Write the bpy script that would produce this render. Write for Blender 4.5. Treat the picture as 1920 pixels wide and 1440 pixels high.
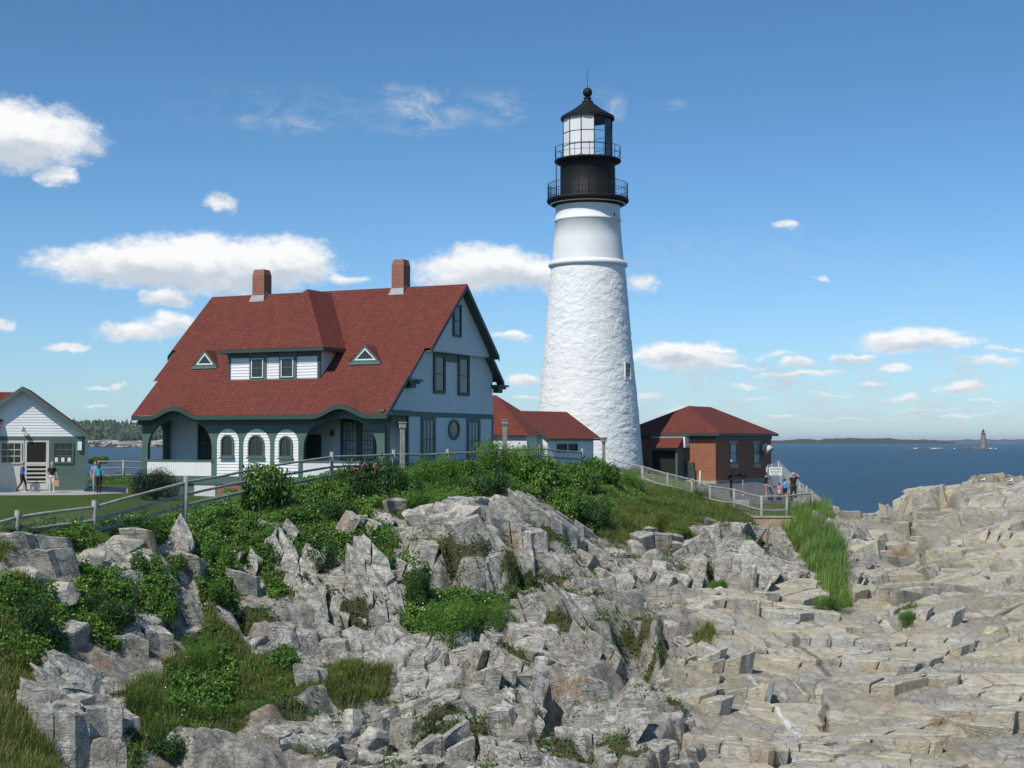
import bpy, math, random
import numpy as np
from mathutils import Vector, Matrix
from mathutils.geometry import tessellate_polygon
for o in list(bpy.data.objects): bpy.data.objects.remove(o)
R = math.radians
sc = bpy.context.scene
# ---------------------------------------------------------------- camera
FPX, PITCH, HC = 2700.0, math.atan(106/2700.0), 10.0
cam_d = bpy.data.cameras.new('camera'); cam = bpy.data.objects.new('camera', cam_d)
sc.collection.objects.link(cam); sc.camera = cam
cam.location = (0, 0, HC); cam.rotation_euler = (R(90)+PITCH, 0, 0)
cam_d.sensor_width = 36; cam_d.lens = 36*FPX/1920; cam_d.clip_start = 0.5; cam_d.clip_end = 60000
def ray(px, py):
    u = (px-960)/FPX; v = (720-py)/FPX; c, s = math.cos(PITCH), math.sin(PITCH)
    return Vector((u, c-v*s, s+v*c))
def at(px, py, Y):
    d = ray(px, py); return Vector((d.x/d.y*Y, Y, HC+d.z/d.y*Y))
def uvec(px, py):
    d = ray(px, py); return d.x/d.y, d.z/d.y
def proj(x, y, z):            # numpy: world -> photo pixel (photo is 1920 wide)
    c, s = math.cos(PITCH), math.sin(PITCH); h = z-HC
    f = y*c+h*s; up = -y*s+h*c
    return 960+FPX*x/f, 720-FPX*up/f
# ---------------------------------------------------------------- sun + sky
SUN_EL, SUN_A = 50.0, 33.0        # sun behind the camera, A degrees to its left
sdir = Vector((-math.sin(R(SUN_A))*math.cos(R(SUN_EL)), -math.cos(R(SUN_A))*math.cos(R(SUN_EL)), math.sin(R(SUN_EL))))
sd = bpy.data.lights.new('sun', 'SUN'); sd.energy = 4.0; sd.angle = R(0.53); sd.color = (1.0, 0.955, 0.88)
sun = bpy.data.objects.new('sun', sd); sc.collection.objects.link(sun)
sun.rotation_euler = sdir.to_track_quat('Z', 'Y').to_euler()
sc.view_settings.view_transform = 'Standard'; sc.view_settings.look = 'None'
sc.view_settings.exposure = 0.0; sc.view_settings.gamma = 1; sc.view_settings.use_curve_mapping = False
world = bpy.data.worlds.new('World'); sc.world = world; world.use_nodes = True
class NT:
    def __init__(s, tree): s.t = tree; s.n = tree.nodes; s.l = tree.links
    def add(s, typ, **k):
        n = s.n.new(typ)
        for a, b in k.items():
            if a == 'op': n.operation = b
            else: setattr(n, a, b)
        return n
    def put(s, sock, v):
        if hasattr(v, 'is_output') or isinstance(v, bpy.types.NodeSocket): s.l.new(v, sock)
        elif v is not None: sock.default_value = v
    def math(s, op, a, b=None, c=None, clamp=False):
        n = s.n.new('ShaderNodeMath'); n.operation = op; n.use_clamp = clamp
        s.put(n.inputs[0], a)
        if b is not None: s.put(n.inputs[1], b)
        if c is not None: s.put(n.inputs[2], c)
        return n.outputs[0]
    def vm(s, op, a, b=None):
        n = s.n.new('ShaderNodeVectorMath'); n.operation = op
        s.put(n.inputs[0], a)
        if b is not None: s.put(n.inputs[1], b)
        return n.outputs['Value'] if op in ('LENGTH', 'DOT_PRODUCT') else n.outputs[0]
    def noise(s, vec, scale, detail=4, rough=0.5, dist=0.0):
        n = s.n.new('ShaderNodeTexNoise'); s.put(n.inputs['Vector'], vec)
        n.inputs['Scale'].default_value = scale; n.inputs['Detail'].default_value = detail
        n.inputs['Roughness'].default_value = rough; n.inputs['Distortion'].default_value = dist
        return n.outputs[0]
    def mix(s, f, a, b, mode='MIX'):
        n = s.n.new('ShaderNodeMix'); n.data_type = 'RGBA'; n.blend_type = mode
        s.put(n.inputs[0], f)
        for sock, v in ((n.inputs[6], a), (n.inputs[7], b)):
            if isinstance(v, (tuple, list)): sock.default_value = (*v[:3], 1)
            else: s.l.new(v, sock)
        return n.outputs[2]
    def rng(s, v, a, b, c=0.0, d=1.0, smooth=True):
        n = s.n.new('ShaderNodeMapRange'); n.interpolation_type = 'SMOOTHSTEP' if smooth else 'LINEAR'
        s.put(n.inputs[0], v)
        for i, q in enumerate((a, b, c, d)): n.inputs[i+1].default_value = q
        return n.outputs[0]
    def map(s, vec, sc_=(1, 1, 1), rot=(0, 0, 0), loc=(0, 0, 0)):
        n = s.n.new('ShaderNodeMapping'); s.put(n.inputs[0], vec)
        n.inputs[1].default_value = loc; n.inputs[2].default_value = rot; n.inputs[3].default_value = sc_
        return n.outputs[0]
wt = NT(world.node_tree); world.node_tree.nodes.clear()
sky = wt.add('ShaderNodeTexSky', sky_type='NISHITA', sun_disc=False)
sky.sun_elevation = R(SUN_EL); sky.sun_rotation = R(180+SUN_A); sky.altitude = 0; sky.air_density = 1.0; sky.dust_density = 0.25; sky.ozone_density = 2.2
tc = wt.add('ShaderNodeTexCoord'); sep = wt.add('ShaderNodeSeparateXYZ'); wt.l.new(tc.outputs['Generated'], sep.inputs[0])
az = wt.math('ARCTAN2', sep.outputs[0], sep.outputs[1]); el = wt.math('ARCSINE', sep.outputs[2])
cmb = wt.add('ShaderNodeCombineXYZ'); wt.put(cmb.inputs[0], az); wt.put(cmb.inputs[1], el)
AE = cmb.outputs[0]
# wobble the direction so cloud outlines are uneven
wn = wt.add('ShaderNodeTexNoise'); wt.put(wn.inputs['Vector'], wt.map(AE, (1, 1.4, 1))); wn.inputs['Scale'].default_value = 26; wn.inputs['Detail'].default_value = 7; wn.inputs['Roughness'].default_value = 0.62
wob = wt.vm('MULTIPLY', wt.vm('SUBTRACT', wn.outputs['Color'], (0.5, 0.5, 0.5)), (0.050, 0.022, 0))
P_ = wt.vm('ADD', AE, wob)
# cumulus: (px, py of the base line centre, half width px, height above base px, strength)
CL = [(20,290,190,104,1.3),(-60,288,160,84,1.2),(110,336,40,32,.8),(235,520,185,72,1.1),(380,528,250,92,1.2),(520,520,130,80,1.1),(640,528,70,22,.6),
      (310,568,60,32,1.0),(905,532,165,78,1.2),(1010,536,90,66,1.0),(1195,535,40,38,.5),(255,634,95,34,.9),(320,618,66,38,.7),(128,655,44,18,.8),
      (420,392,34,30,.5),(1485,430,36,18,.6),(1535,529,20,12,.5),(960,638,52,26,.8),(980,717,46,18,.8),(990,752,50,10,.6),(1290,688,120,44,1.1),
      (1240,676,90,34,.9),(1700,652,110,42,1.05),(1780,650,70,26,.7),(1600,672,50,16,.7),(1500,680,46,20,.7),(1667,693,32,16,.9),(1500,703,110,14,.6),(1800,731,74,22,.95),
      (1860,680,70,18,.6),(1700,745,50,12,.5),(1215,748,34,12,.7),(1390,730,44,12,.5),(1420,756,30,9,.5),(1560,742,60,10,.4),(190,738,38,9,.6),(235,737,22,10,.6),(180,762,30,6,.5),(6,622,18,28,.6),
      (1800,782,150,8,.45),(1600,790,180,7,.35),(1380,798,120,7,.3),(1340,664,60,12,.6),(1450,662,60,10,.4),(1640,722,40,9,.5),(1740,770,70,8,.4),(1270,770,60,7,.4),(1890,655,50,10,.4),(1560,700,44,9,.5),(1390,688,60,9,.5),(1850,756,60,8,.4),(1470,784,60,7,.4),(1130,690,60,14,.5)]
fld = None; shd = None
def dirae(px, py):
    d = ray(px, py).normalized(); return math.atan2(d.x, d.y), math.asin(d.z)
for (px, py, hw, hh, st) in CL:
    a0, e0 = dirae(px, py-hh*0.35); ra, re = hw/FPX, hh/FPX*0.72
    st += .12 if hw < 70 else .05
    q = wt.vm('MULTIPLY', wt.vm('SUBTRACT', P_, (a0, e0, 0)), (1/ra, 1/re, 0))
    f = wt.math('MULTIPLY_ADD', wt.vm('LENGTH', q), -st, st)
    f = wt.math('MAXIMUM', f, 0.0)
    fld = f if fld is None else wt.math('MAXIMUM', fld, f)
    if hw > 45:
        sx = wt.add('ShaderNodeSeparateXYZ'); wt.put(sx.inputs[0], q)
        t = wt.math('MULTIPLY', f, sx.outputs[1])
        shd = t if shd is None else wt.math('ADD', shd, t)
edge = wt.noise(wt.map(AE, (1, 1.5, 1)), 95, 9, 0.66)
# wisps: thin high streaks (px, py, hw, hh)
wis = None
for (px, py, hw, hh, st) in [(790,212,110,48,.7),(560,228,70,26,.5),(470,228,40,26,.35),(930,200,80,50,.45),(1145,195,45,36,.5),(1250,196,40,16,.3),(1750,520,80,50,.16),(600,205,330,60,.15),(1330,480,420,60,.14),(740,175,60,16,.35),(1750,640,240,60,.16),(1450,715,420,60,.75),(1550,775,640,50,.8),(1750,700,220,45,.7),(1250,760,200,30,.6),(360,720,300,40,.2)]:
    a0, e0 = dirae(px, py)
    q = wt.vm('MULTIPLY', wt.vm('SUBTRACT', P_, (a0, e0, 0)), (FPX/hw, FPX/hh, 0))
    f = wt.math('MAXIMUM', wt.math('MULTIPLY_ADD', wt.vm('LENGTH', q), -st, st), 0.0)
    wis = f if wis is None else wt.math('MAXIMUM', wis, f)
wnz = wt.rng(wt.noise(wt.map(AE, (1, 1.9, 1), (0, 0, 0.35)), 38, 8, 0.66, 0.8), 0.36, 0.72)
wa = wt.math('MULTIPLY', wt.math('MULTIPLY', wis, wnz), 1.5, clamp=True)
ca = wt.math('ADD', fld, wt.math('MULTIPLY', wt.math('SUBTRACT', edge, 0.5), 0.75))
ca = wt.math('MULTIPLY', wt.rng(ca, 0.04, 0.62), wt.rng(fld, 0.0, 0.12))
lit = wt.rng(wt.math('ADD', wt.math('MULTIPLY', shd, 0.9), wt.math('MULTIPLY', wt.math('SUBTRACT', wt.noise(wt.map(AE, (1, 1.8, 1)), 55, 7, 0.62), 0.5), 0.9)), -0.42, 0.24)
ccol = wt.mix(lit, (6.2, 6.9, 7.7), (10.8, 10.8, 10.7))
ccol = wt.mix(wt.rng(el, 0.0, 0.06, 0.35, 0.0), ccol, (6.6, 7.6, 8.4))
skyc = wt.mix(1.0, sky.outputs[0], wt.mix(wt.rng(el, 0.0, 0.30), (0.74, 1.04, 1.42), (0.54, 0.88, 1.12)), 'MULTIPLY')
skc = wt.mix(wa, skyc, (6.4, 7.1, 7.8))
skc = wt.mix(wt.math('MULTIPLY', ca, 0.97), skc, ccol)
bg = wt.add('ShaderNodeBackground'); bg.inputs[1].default_value = 0.093; wt.l.new(skc, bg.inputs[0])
wo = wt.add('ShaderNodeOutputWorld'); wt.l.new(bg.outputs[0], wo.inputs[0])
# ---------------------------------------------------------------- generic helpers
COL = sc.collection
def tag(o, label=None, cat=None, group=None, kind=None):
    if label: o['label'] = label
    if cat: o['category'] = cat
    if group: o['group'] = group
    if kind: o['kind'] = kind
    return o
def thing(name, label, cat, loc=(0, 0, 0), rz=0.0, group=None):
    o = bpy.data.objects.new(name, None); COL.objects.link(o); o.location = loc; o.rotation_euler = (0, 0, rz)
    o.empty_display_size = 0.3
    return tag(o, label, cat, group)
def link_mesh(name, me, parent=None):
    o = bpy.data.objects.new(name, me); COL.objects.link(o)
    if parent is not None: o.parent = parent
    return o
def mesh_np(name, V, F, mats, parent=None, attrs=None, smooth=False):
    """V (n,3) array, F (m,k) array of equal-size faces"""
    V = np.ascontiguousarray(V, dtype=np.float32); F = np.ascontiguousarray(F, dtype=np.int32)
    me = bpy.data.meshes.new(name); m, k = F.shape
    me.vertices.add(len(V)); me.vertices.foreach_set('co', V.ravel())
    me.loops.add(m*k); me.loops.foreach_set('vertex_index', F.ravel())
    me.polygons.add(m); me.polygons.foreach_set('loop_start', np.arange(0, m*k, k, dtype=np.int32))
    me.polygons.foreach_set('use_smooth', np.full(m, smooth, dtype=bool))
    for a, arr in (attrs or {}).items():
        at_ = me.attributes.new(a, 'FLOAT', 'POINT'); at_.data.foreach_set('value', np.ascontiguousarray(arr, dtype=np.float32))
    me.update(calc_edges=True)
    for mt in (mats if isinstance(mats, (list, tuple)) else [mats]): me.materials.append(mt)
    return link_mesh(name, me, parent)
class MB:
    """collects polygons; build() links them as ONE mesh"""
    def __init__(s): s.v = []; s.f = []; s.m = []; s.sm = []
    def poly(s, pts, mi=0, sm=False):
        b = len(s.v); s.v += [tuple(p) for p in pts]; s.f.append(tuple(range(b, b+len(pts)))); s.m.append(mi); s.sm.append(sm)
    def box(s, x0, x1, y0, y1, z0, z1, mi=0):
        b = len(s.v); s.v += [(x0,y0,z0),(x1,y0,z0),(x1,y1,z0),(x0,y1,z0),(x0,y0,z1),(x1,y0,z1),(x1,y1,z1),(x0,y1,z1)]
        for f in ((0,3,2,1),(4,5,6,7),(0,1,5,4),(1,2,6,5),(2,3,7,6),(3,0,4,7)): s.f.append(tuple(b+i for i in f)); s.m.append(mi); s.sm.append(False)
    def obox(s, c, ex, ey, ez, mi=0):
        c, ex, ey, ez = map(Vector, (c, ex, ey, ez)); b = len(s.v)
        for q in ((-1,-1,-1),(1,-1,-1),(1,1,-1),(-1,1,-1),(-1,-1,1),(1,-1,1),(1,1,1),(-1,1,1)):
            s.v.append(tuple(c+ex*q[0]+ey*q[1]+ez*q[2]))
        for f in ((0,3,2,1),(4,5,6,7),(0,1,5,4),(1,2,6,5),(2,3,7,6),(3,0,4,7)): s.f.append(tuple(b+i for i in f)); s.m.append(mi); s.sm.append(False)
    def tube(s, p0, p1, r0, r1=None, n=8, mi=0, cap=True):
        p0, p1 = Vector(p0), Vector(p1); r1 = r0 if r1 is None else r1
        d = (p1-p0).normalized(); a = d.orthogonal().normalized(); c = d.cross(a); b = len(s.v)
        for p, r in ((p0, r0), (p1, r1)):
            for i in range(n):
                t = 2*math.pi*i/n; s.v.append(tuple(p+(a*math.cos(t)+c*math.sin(t))*r))
        for i in range(n):
            j = (i+1) % n; s.f.append((b+i, b+j, b+n+j, b+n+i)); s.m.append(mi); s.sm.append(True)
        if cap:
            s.f.append(tuple(b+i for i in reversed(range(n)))); s.m.append(mi); s.sm.append(False)
            s.f.append(tuple(b+n+i for i in range(n))); s.m.append(mi); s.sm.append(False)
    def path(s, pts, r, n=6, mi=0, closed=False):
        pts = [Vector(p) for p in pts]; K = len(pts); b = len(s.v); ref = None
        for i, p in enumerate(pts):
            q0 = pts[(i-1) % K] if closed else pts[max(0, i-1)]; q1 = pts[(i+1) % K] if closed else pts[min(K-1, i+1)]
            d = (q1-q0).normalized()
            a = d.orthogonal().normalized() if ref is None else (ref-d*ref.dot(d)).normalized()
            ref = a; c = d.cross(a); rr = r[i] if isinstance(r, (list, tuple)) else r
            for j in range(n):
                t = 2*math.pi*j/n; s.v.append(tuple(p+(a*math.cos(t)+c*math.sin(t))*rr))
        for i in range(K if closed else K-1):
            i2 = (i+1) % K
            for j in range(n):
                j2 = (j+1) % n; s.f.append((b+i*n+j, b+i*n+j2, b+i2*n+j2, b+i2*n+j)); s.m.append(mi); s.sm.append(True)
    def lathe(s, prof, n=48, mi=0, c=(0, 0), a0=0.0, a1=2*math.pi, sm=True):
        full = abs(a1-a0-2*math.pi) < 1e-6; b = len(s.v); K = n if full else n+1
        for (r, z) in prof:
            for i in range(K):
                t = a0+(a1-a0)*i/n; s.v.append((c[0]+r*math.cos(t), c[1]+r*math.sin(t), z))
        for k in range(len(prof)-1):
            for i in range(n):
                j = (i+1) % K if full else i+1
                s.f.append((b+k*K+i, b+k*K+j, b+(k+1)*K+j, b+(k+1)*K+i)); s.m.append(mi); s.sm.append(sm)
    def build(s, name, mats, parent=None, uv=True, bevel=0):
        me = bpy.data.meshes.new(name); me.from_pydata(s.v, [], s.f); 
        for mt in (mats if isinstance(mats, (list, tuple)) else [mats]): me.materials.append(mt)
        me.polygons.foreach_set('material_index', s.m); me.polygons.foreach_set('use_smooth', s.sm); me.update()
        if uv: auto_uv(me)
        return link_mesh(name, me, parent)
def auto_uv(me):
    n = len(me.polygons); L = len(me.loops)
    if not n: return
    uvl = me.uv_layers.new(name='UVMap')
    co = np.empty(len(me.vertices)*3, np.float32); me.vertices.foreach_get('co', co); co = co.reshape(-1, 3)
    li = np.empty(L, np.int32); me.loops.foreach_get('vertex_index', li)
    lt = np.empty(n, np.int32); me.polygons.foreach_get('loop_total', lt)
    nr = np.empty(n*3, np.float32); me.polygons.foreach_get('normal', nr); nr = nr.reshape(-1, 3)
    N = np.repeat(nr, lt, axis=0)
    T1 = np.stack([-N[:, 1], N[:, 0], np.zeros(L)], 1); ln = np.linalg.norm(T1, axis=1)
    T1[ln < 0.15] = (1, 0, 0); T1 /= np.linalg.norm(T1, axis=1)[:, None]
    T2 = np.cross(N, T1); P = co[li]
    uv = np.stack([(P*T1).sum(1), (P*T2).sum(1)], 1).astype(np.float32); uvl.data.foreach_set('uv', uv.ravel())
def ico_parts(sub=2):
    import bmesh
    bm = bmesh.new(); bmesh.ops.create_icosphere(bm, subdivisions=sub, radius=1)
    V = np.array([v.co[:] for v in bm.verts]); F = np.array([[v.index for v in f.verts] for f in bm.faces]); bm.free(); return V, F
# ---------------------------------------------------------------- materials
def mat(name, col, rough=0.7, var=0.0, vscale=3.0, bump=0.0, bscale=20.0, metal=0.0, spec=0.5, col2=None):
    m = bpy.data.materials.new(name); m.use_nodes = True; t = NT(m.node_tree); b = t.n['Principled BSDF']
    b.inputs['Roughness'].default_value = rough; b.inputs['Metallic'].default_value = metal; b.inputs['Specular IOR Level'].default_value = spec
    tc = t.add('ShaderNodeTexCoord'); ob = tc.outputs['Object']
    if var > 0 or col2:
        c2 = col2 or tuple(c*(1-var) for c in col)
        t.l.new(t.mix(t.rng(t.noise(ob, vscale, 6, 0.6), 0.35, 0.68), col, c2), b.inputs['Base Color'])
    else: b.inputs['Base Color'].default_value = (*col, 1)
    if bump > 0:
        bn = t.add('ShaderNodeBump'); bn.inputs['Strength'].default_value = bump; bn.inputs['Distance'].default_value = 0.02
        t.l.new(t.noise(ob, bscale, 6, 0.6), bn.inputs['Height']); t.l.new(bn.outputs[0], b.inputs['Normal'])
    return m
def brickmat(name, c1, c2, mortar, bw, bh, ms=0.012, rough=0.85, off=0.5, bump=0.6, var=0.25, bdist=0.01):
    m = bpy.data.materials.new(name); m.use_nodes = True; t = NT(m.node_tree); b = t.n['Principled BSDF']
    uv = t.add('ShaderNodeTexCoord'); b.inputs['Roughness'].default_value = rough; b.inputs['Specular IOR Level'].default_value = 0.25
    br = t.add('ShaderNodeTexBrick'); br.offset = off; t.l.new(uv.outputs['UV'], br.inputs['Vector'])
    br.inputs['Color1'].default_value = (*c1, 1); br.inputs['Color2'].default_value = (*c2, 1); br.inputs['Mortar'].default_value = (*mortar, 1)
    br.inputs['Scale'].default_value = 1; br.inputs['Mortar Size'].default_value = ms; br.inputs['Mortar Smooth'].default_value = 0.1
    br.inputs['Brick Width'].default_value = bw; br.inputs['Row Height'].default_value = bh; br.inputs['Bias'].default_value = 0
    nz = t.noise(t.map(uv.outputs['UV'], (1.6, .55, 1)), 1.7, 8, 0.72)
    c = t.mix(t.rng(nz, 0.3, 0.75, 0, var), br.outputs[0], tuple(x*0.35 for x in c1))
    t.l.new(c, b.inputs['Base Color'])
    bn = t.add('ShaderNodeBump'); bn.inputs['Strength'].default_value = bump; bn.inputs['Distance'].default_value = bdist
    t.l.new(t.math('ADD', t.math('MULTIPLY', br.outputs[1], -1.0), t.math('MULTIPLY', t.noise(uv.outputs['UV'], 30, 3), 0.5)), bn.inputs['Height']); t.l.new(bn.outputs[0], b.inputs['Normal'])
    return m
M = {}
M['roof'] = brickmat('red_shingle', (0.222, 0.055, 0.036), (0.160, 0.045, 0.032), (0.092, 0.033, 0.025), 0.34, 0.17, 0.016, 0.9, bump=1.0, var=0.42, bdist=.02)
M['brick'] = brickmat('red_brick', (0.38, 0.115, 0.055), (0.29, 0.085, 0.045), (0.34, 0.23, 0.155), 0.30, 0.11, 0.016, 0.9, var=0.2)
M['brick2'] = brickmat('house_brick', (0.34, 0.10, 0.055), (0.26, 0.075, 0.045), (0.36, 0.26, 0.19), 0.26, 0.09, 0.014, 0.9, var=0.2)
M['white'] = mat('white_paint', (0.80, 0.80, 0.78), 0.55, 0.06, 0.6)
M['siding'] = mat('painted_siding', (0.70, 0.725, 0.73), 0.6, 0.07, 0.7)
M['cream'] = mat('cream_paint', (0.60, 0.585, 0.50), 0.6, 0.08, 1.0)
M['green'] = mat('green_trim', (0.088, 0.145, 0.120), 0.55, 0.15, 1.2)
M['dgreen'] = mat('dark_green_trim', (0.042, 0.075, 0.062), 0.5, 0.15, 1.2)
M['glass'] = mat('dark_glass', (0.018, 0.022, 0.022), 0.06, spec=0.6)
M['curtain'] = mat('curtained_glass', (0.30, 0.34, 0.33), 0.2, 0.3, 5)
M['dark'] = mat('dark_interior', (0.012, 0.013, 0.012), 0.9)
M['lead'] = mat('lead_flashing', (0.36, 0.36, 0.34), 0.5, 0.25, 6)
M['black'] = mat('black_iron', (0.010, 0.012, 0.012), 0.62, 0.3, 2.0, spec=0.3)
M['wood'] = mat('weathered_wood', (0.36, 0.35, 0.315), 0.85, col2=(0.23, 0.215, 0.185), vscale=4, bump=0.5, bscale=30)
M['steel'] = mat('galvanised_wire', (0.42, 0.44, 0.43), 0.45, metal=0.3)
M['concrete'] = mat('concrete', (0.40, 0.37, 0.31), 0.9, 0.25, 2.0, 0.3, 30)
M['asphalt'] = mat('asphalt', (0.115, 0.115, 0.112), 0.9, 0.25, 1.2, 0.2, 60)
M['pave'] = mat('paved_walk', (0.42, 0.39, 0.35), 0.9, 0.15, 0.8, 0.2, 40)
M['skin'] = mat('skin', (0.50, 0.29, 0.20), 0.55)
# glass of the lantern room
m = bpy.data.materials.new('lantern_glass'); m.use_nodes = True; t = NT(m.node_tree); t.n.remove(t.n['Principled BSDF'])
gl = t.add('ShaderNodeBsdfGlossy'); gl.inputs['Roughness'].default_value = 0.03; tr = t.add('ShaderNodeBsdfTransparent'); mx = t.add('ShaderNodeMixShader')
fr = t.add('ShaderNodeFresnel'); t.l.new(fr.outputs[0], mx.inputs[0]); t.l.new(tr.outputs[0], mx.inputs[1]); t.l.new(gl.outputs[0], mx.inputs[2]); t.l.new(mx.outputs[0], t.n['Material Output'].inputs[0]); M['lglass'] = m
# whitewashed rubble stone
m = bpy.data.materials.new('whitewashed_stone'); m.use_nodes = True; t = NT(m.node_tree); b = t.n['Principled BSDF']; b.inputs['Roughness'].default_value = 0.75
ob = t.add('ShaderNodeTexCoord').outputs['Object']
b.inputs['Specular IOR Level'].default_value = 0.3
n1 = t.noise(ob, 9, 5, 0.6)
t.l.new(t.mix(t.rng(t.noise(ob, 1.1, 8, 0.68), 0.42, 0.78, 0, 0.5), (0.82, 0.82, 0.80), (0.63, 0.62, 0.56)), b.inputs['Base Color'])
bn = t.add('ShaderNodeBump'); bn.inputs['Strength'].default_value = 0.5; bn.inputs['Distance'].default_value = 0.03
t.l.new(n1, bn.inputs['Height']); t.l.new(bn.outputs[0], b.inputs['Normal']); M['stone'] = m
# foliage: tint attribute per leaf
def leafmat(name, c1, c2, c3=None, trans=0.3, rough=0.5):
    m = bpy.data.materials.new(name); m.use_nodes = True; t = NT(m.node_tree); b = t.n['Principled BSDF']
    b.inputs['Roughness'].default_value = rough; b.inputs['Specular IOR Level'].default_value = 0.35
    at_ = t.add('ShaderNodeAttribute'); at_.attribute_name = 'tint'; f = at_.outputs['Fac']
    c = t.mix(t.rng(f, 0.0, 0.8, smooth=False), c1, c2)
    if c3: c = t.mix(t.rng(f, 0.86, 0.98), c, c3)
    t.l.new(c, b.inputs['Base Color'])
    tl = t.add('ShaderNodeBsdfTranslucent'); t.l.new(t.mix(0.5, c, (0.22, 0.30, 0.03), 'ADD') if False else c, tl.inputs[0])
    mx = t.add('ShaderNodeMixShader'); mx.inputs[0].default_value = trans
    t.l.new(b.outputs[0], mx.inputs[1]); t.l.new(tl.outputs[0], mx.inputs[2]); t.l.new(mx.outputs[0], t.n['Material Output'].inputs[0])
    return m
M['leaf'] = leafmat('shrub_leaf', (0.050, 0.120, 0.018), (0.150, 0.290, 0.036))
M['leafd'] = leafmat('dark_shrub_leaf', (0.028, 0.072, 0.018), (0.078, 0.165, 0.032))
M['leafy'] = leafmat('pale_shrub_leaf', (0.060, 0.130, 0.022), (0.19, 0.31, 0.055), (0.36, 0.46, 0.16))
M['pine'] = leafmat('pine_needles', (0.010, 0.028, 0.012), (0.028, 0.052, 0.018), trans=0.1)
M['grassb'] = leafmat('wild_grass_blade', (0.065, 0.125, 0.020), (0.180, 0.240, 0.050), (0.30, 0.27, 0.10))
M['grassy'] = leafmat('dry_grass_blade', (0.17, 0.21, 0.040), (0.33, 0.33, 0.100), (0.30, 0.13, 0.06))
M['reed'] = leafmat('reed_blade', (0.085, 0.180, 0.045), (0.230, 0.350, 0.070), (0.38, 0.44, 0.10))
M['bark'] = mat('shrub_stem', (0.10, 0.075, 0.05), 0.9, 0.3, 8)
# ================================================================ TERRAIN
SEA = -1.0
rs = np.random.RandomState(7)
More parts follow.
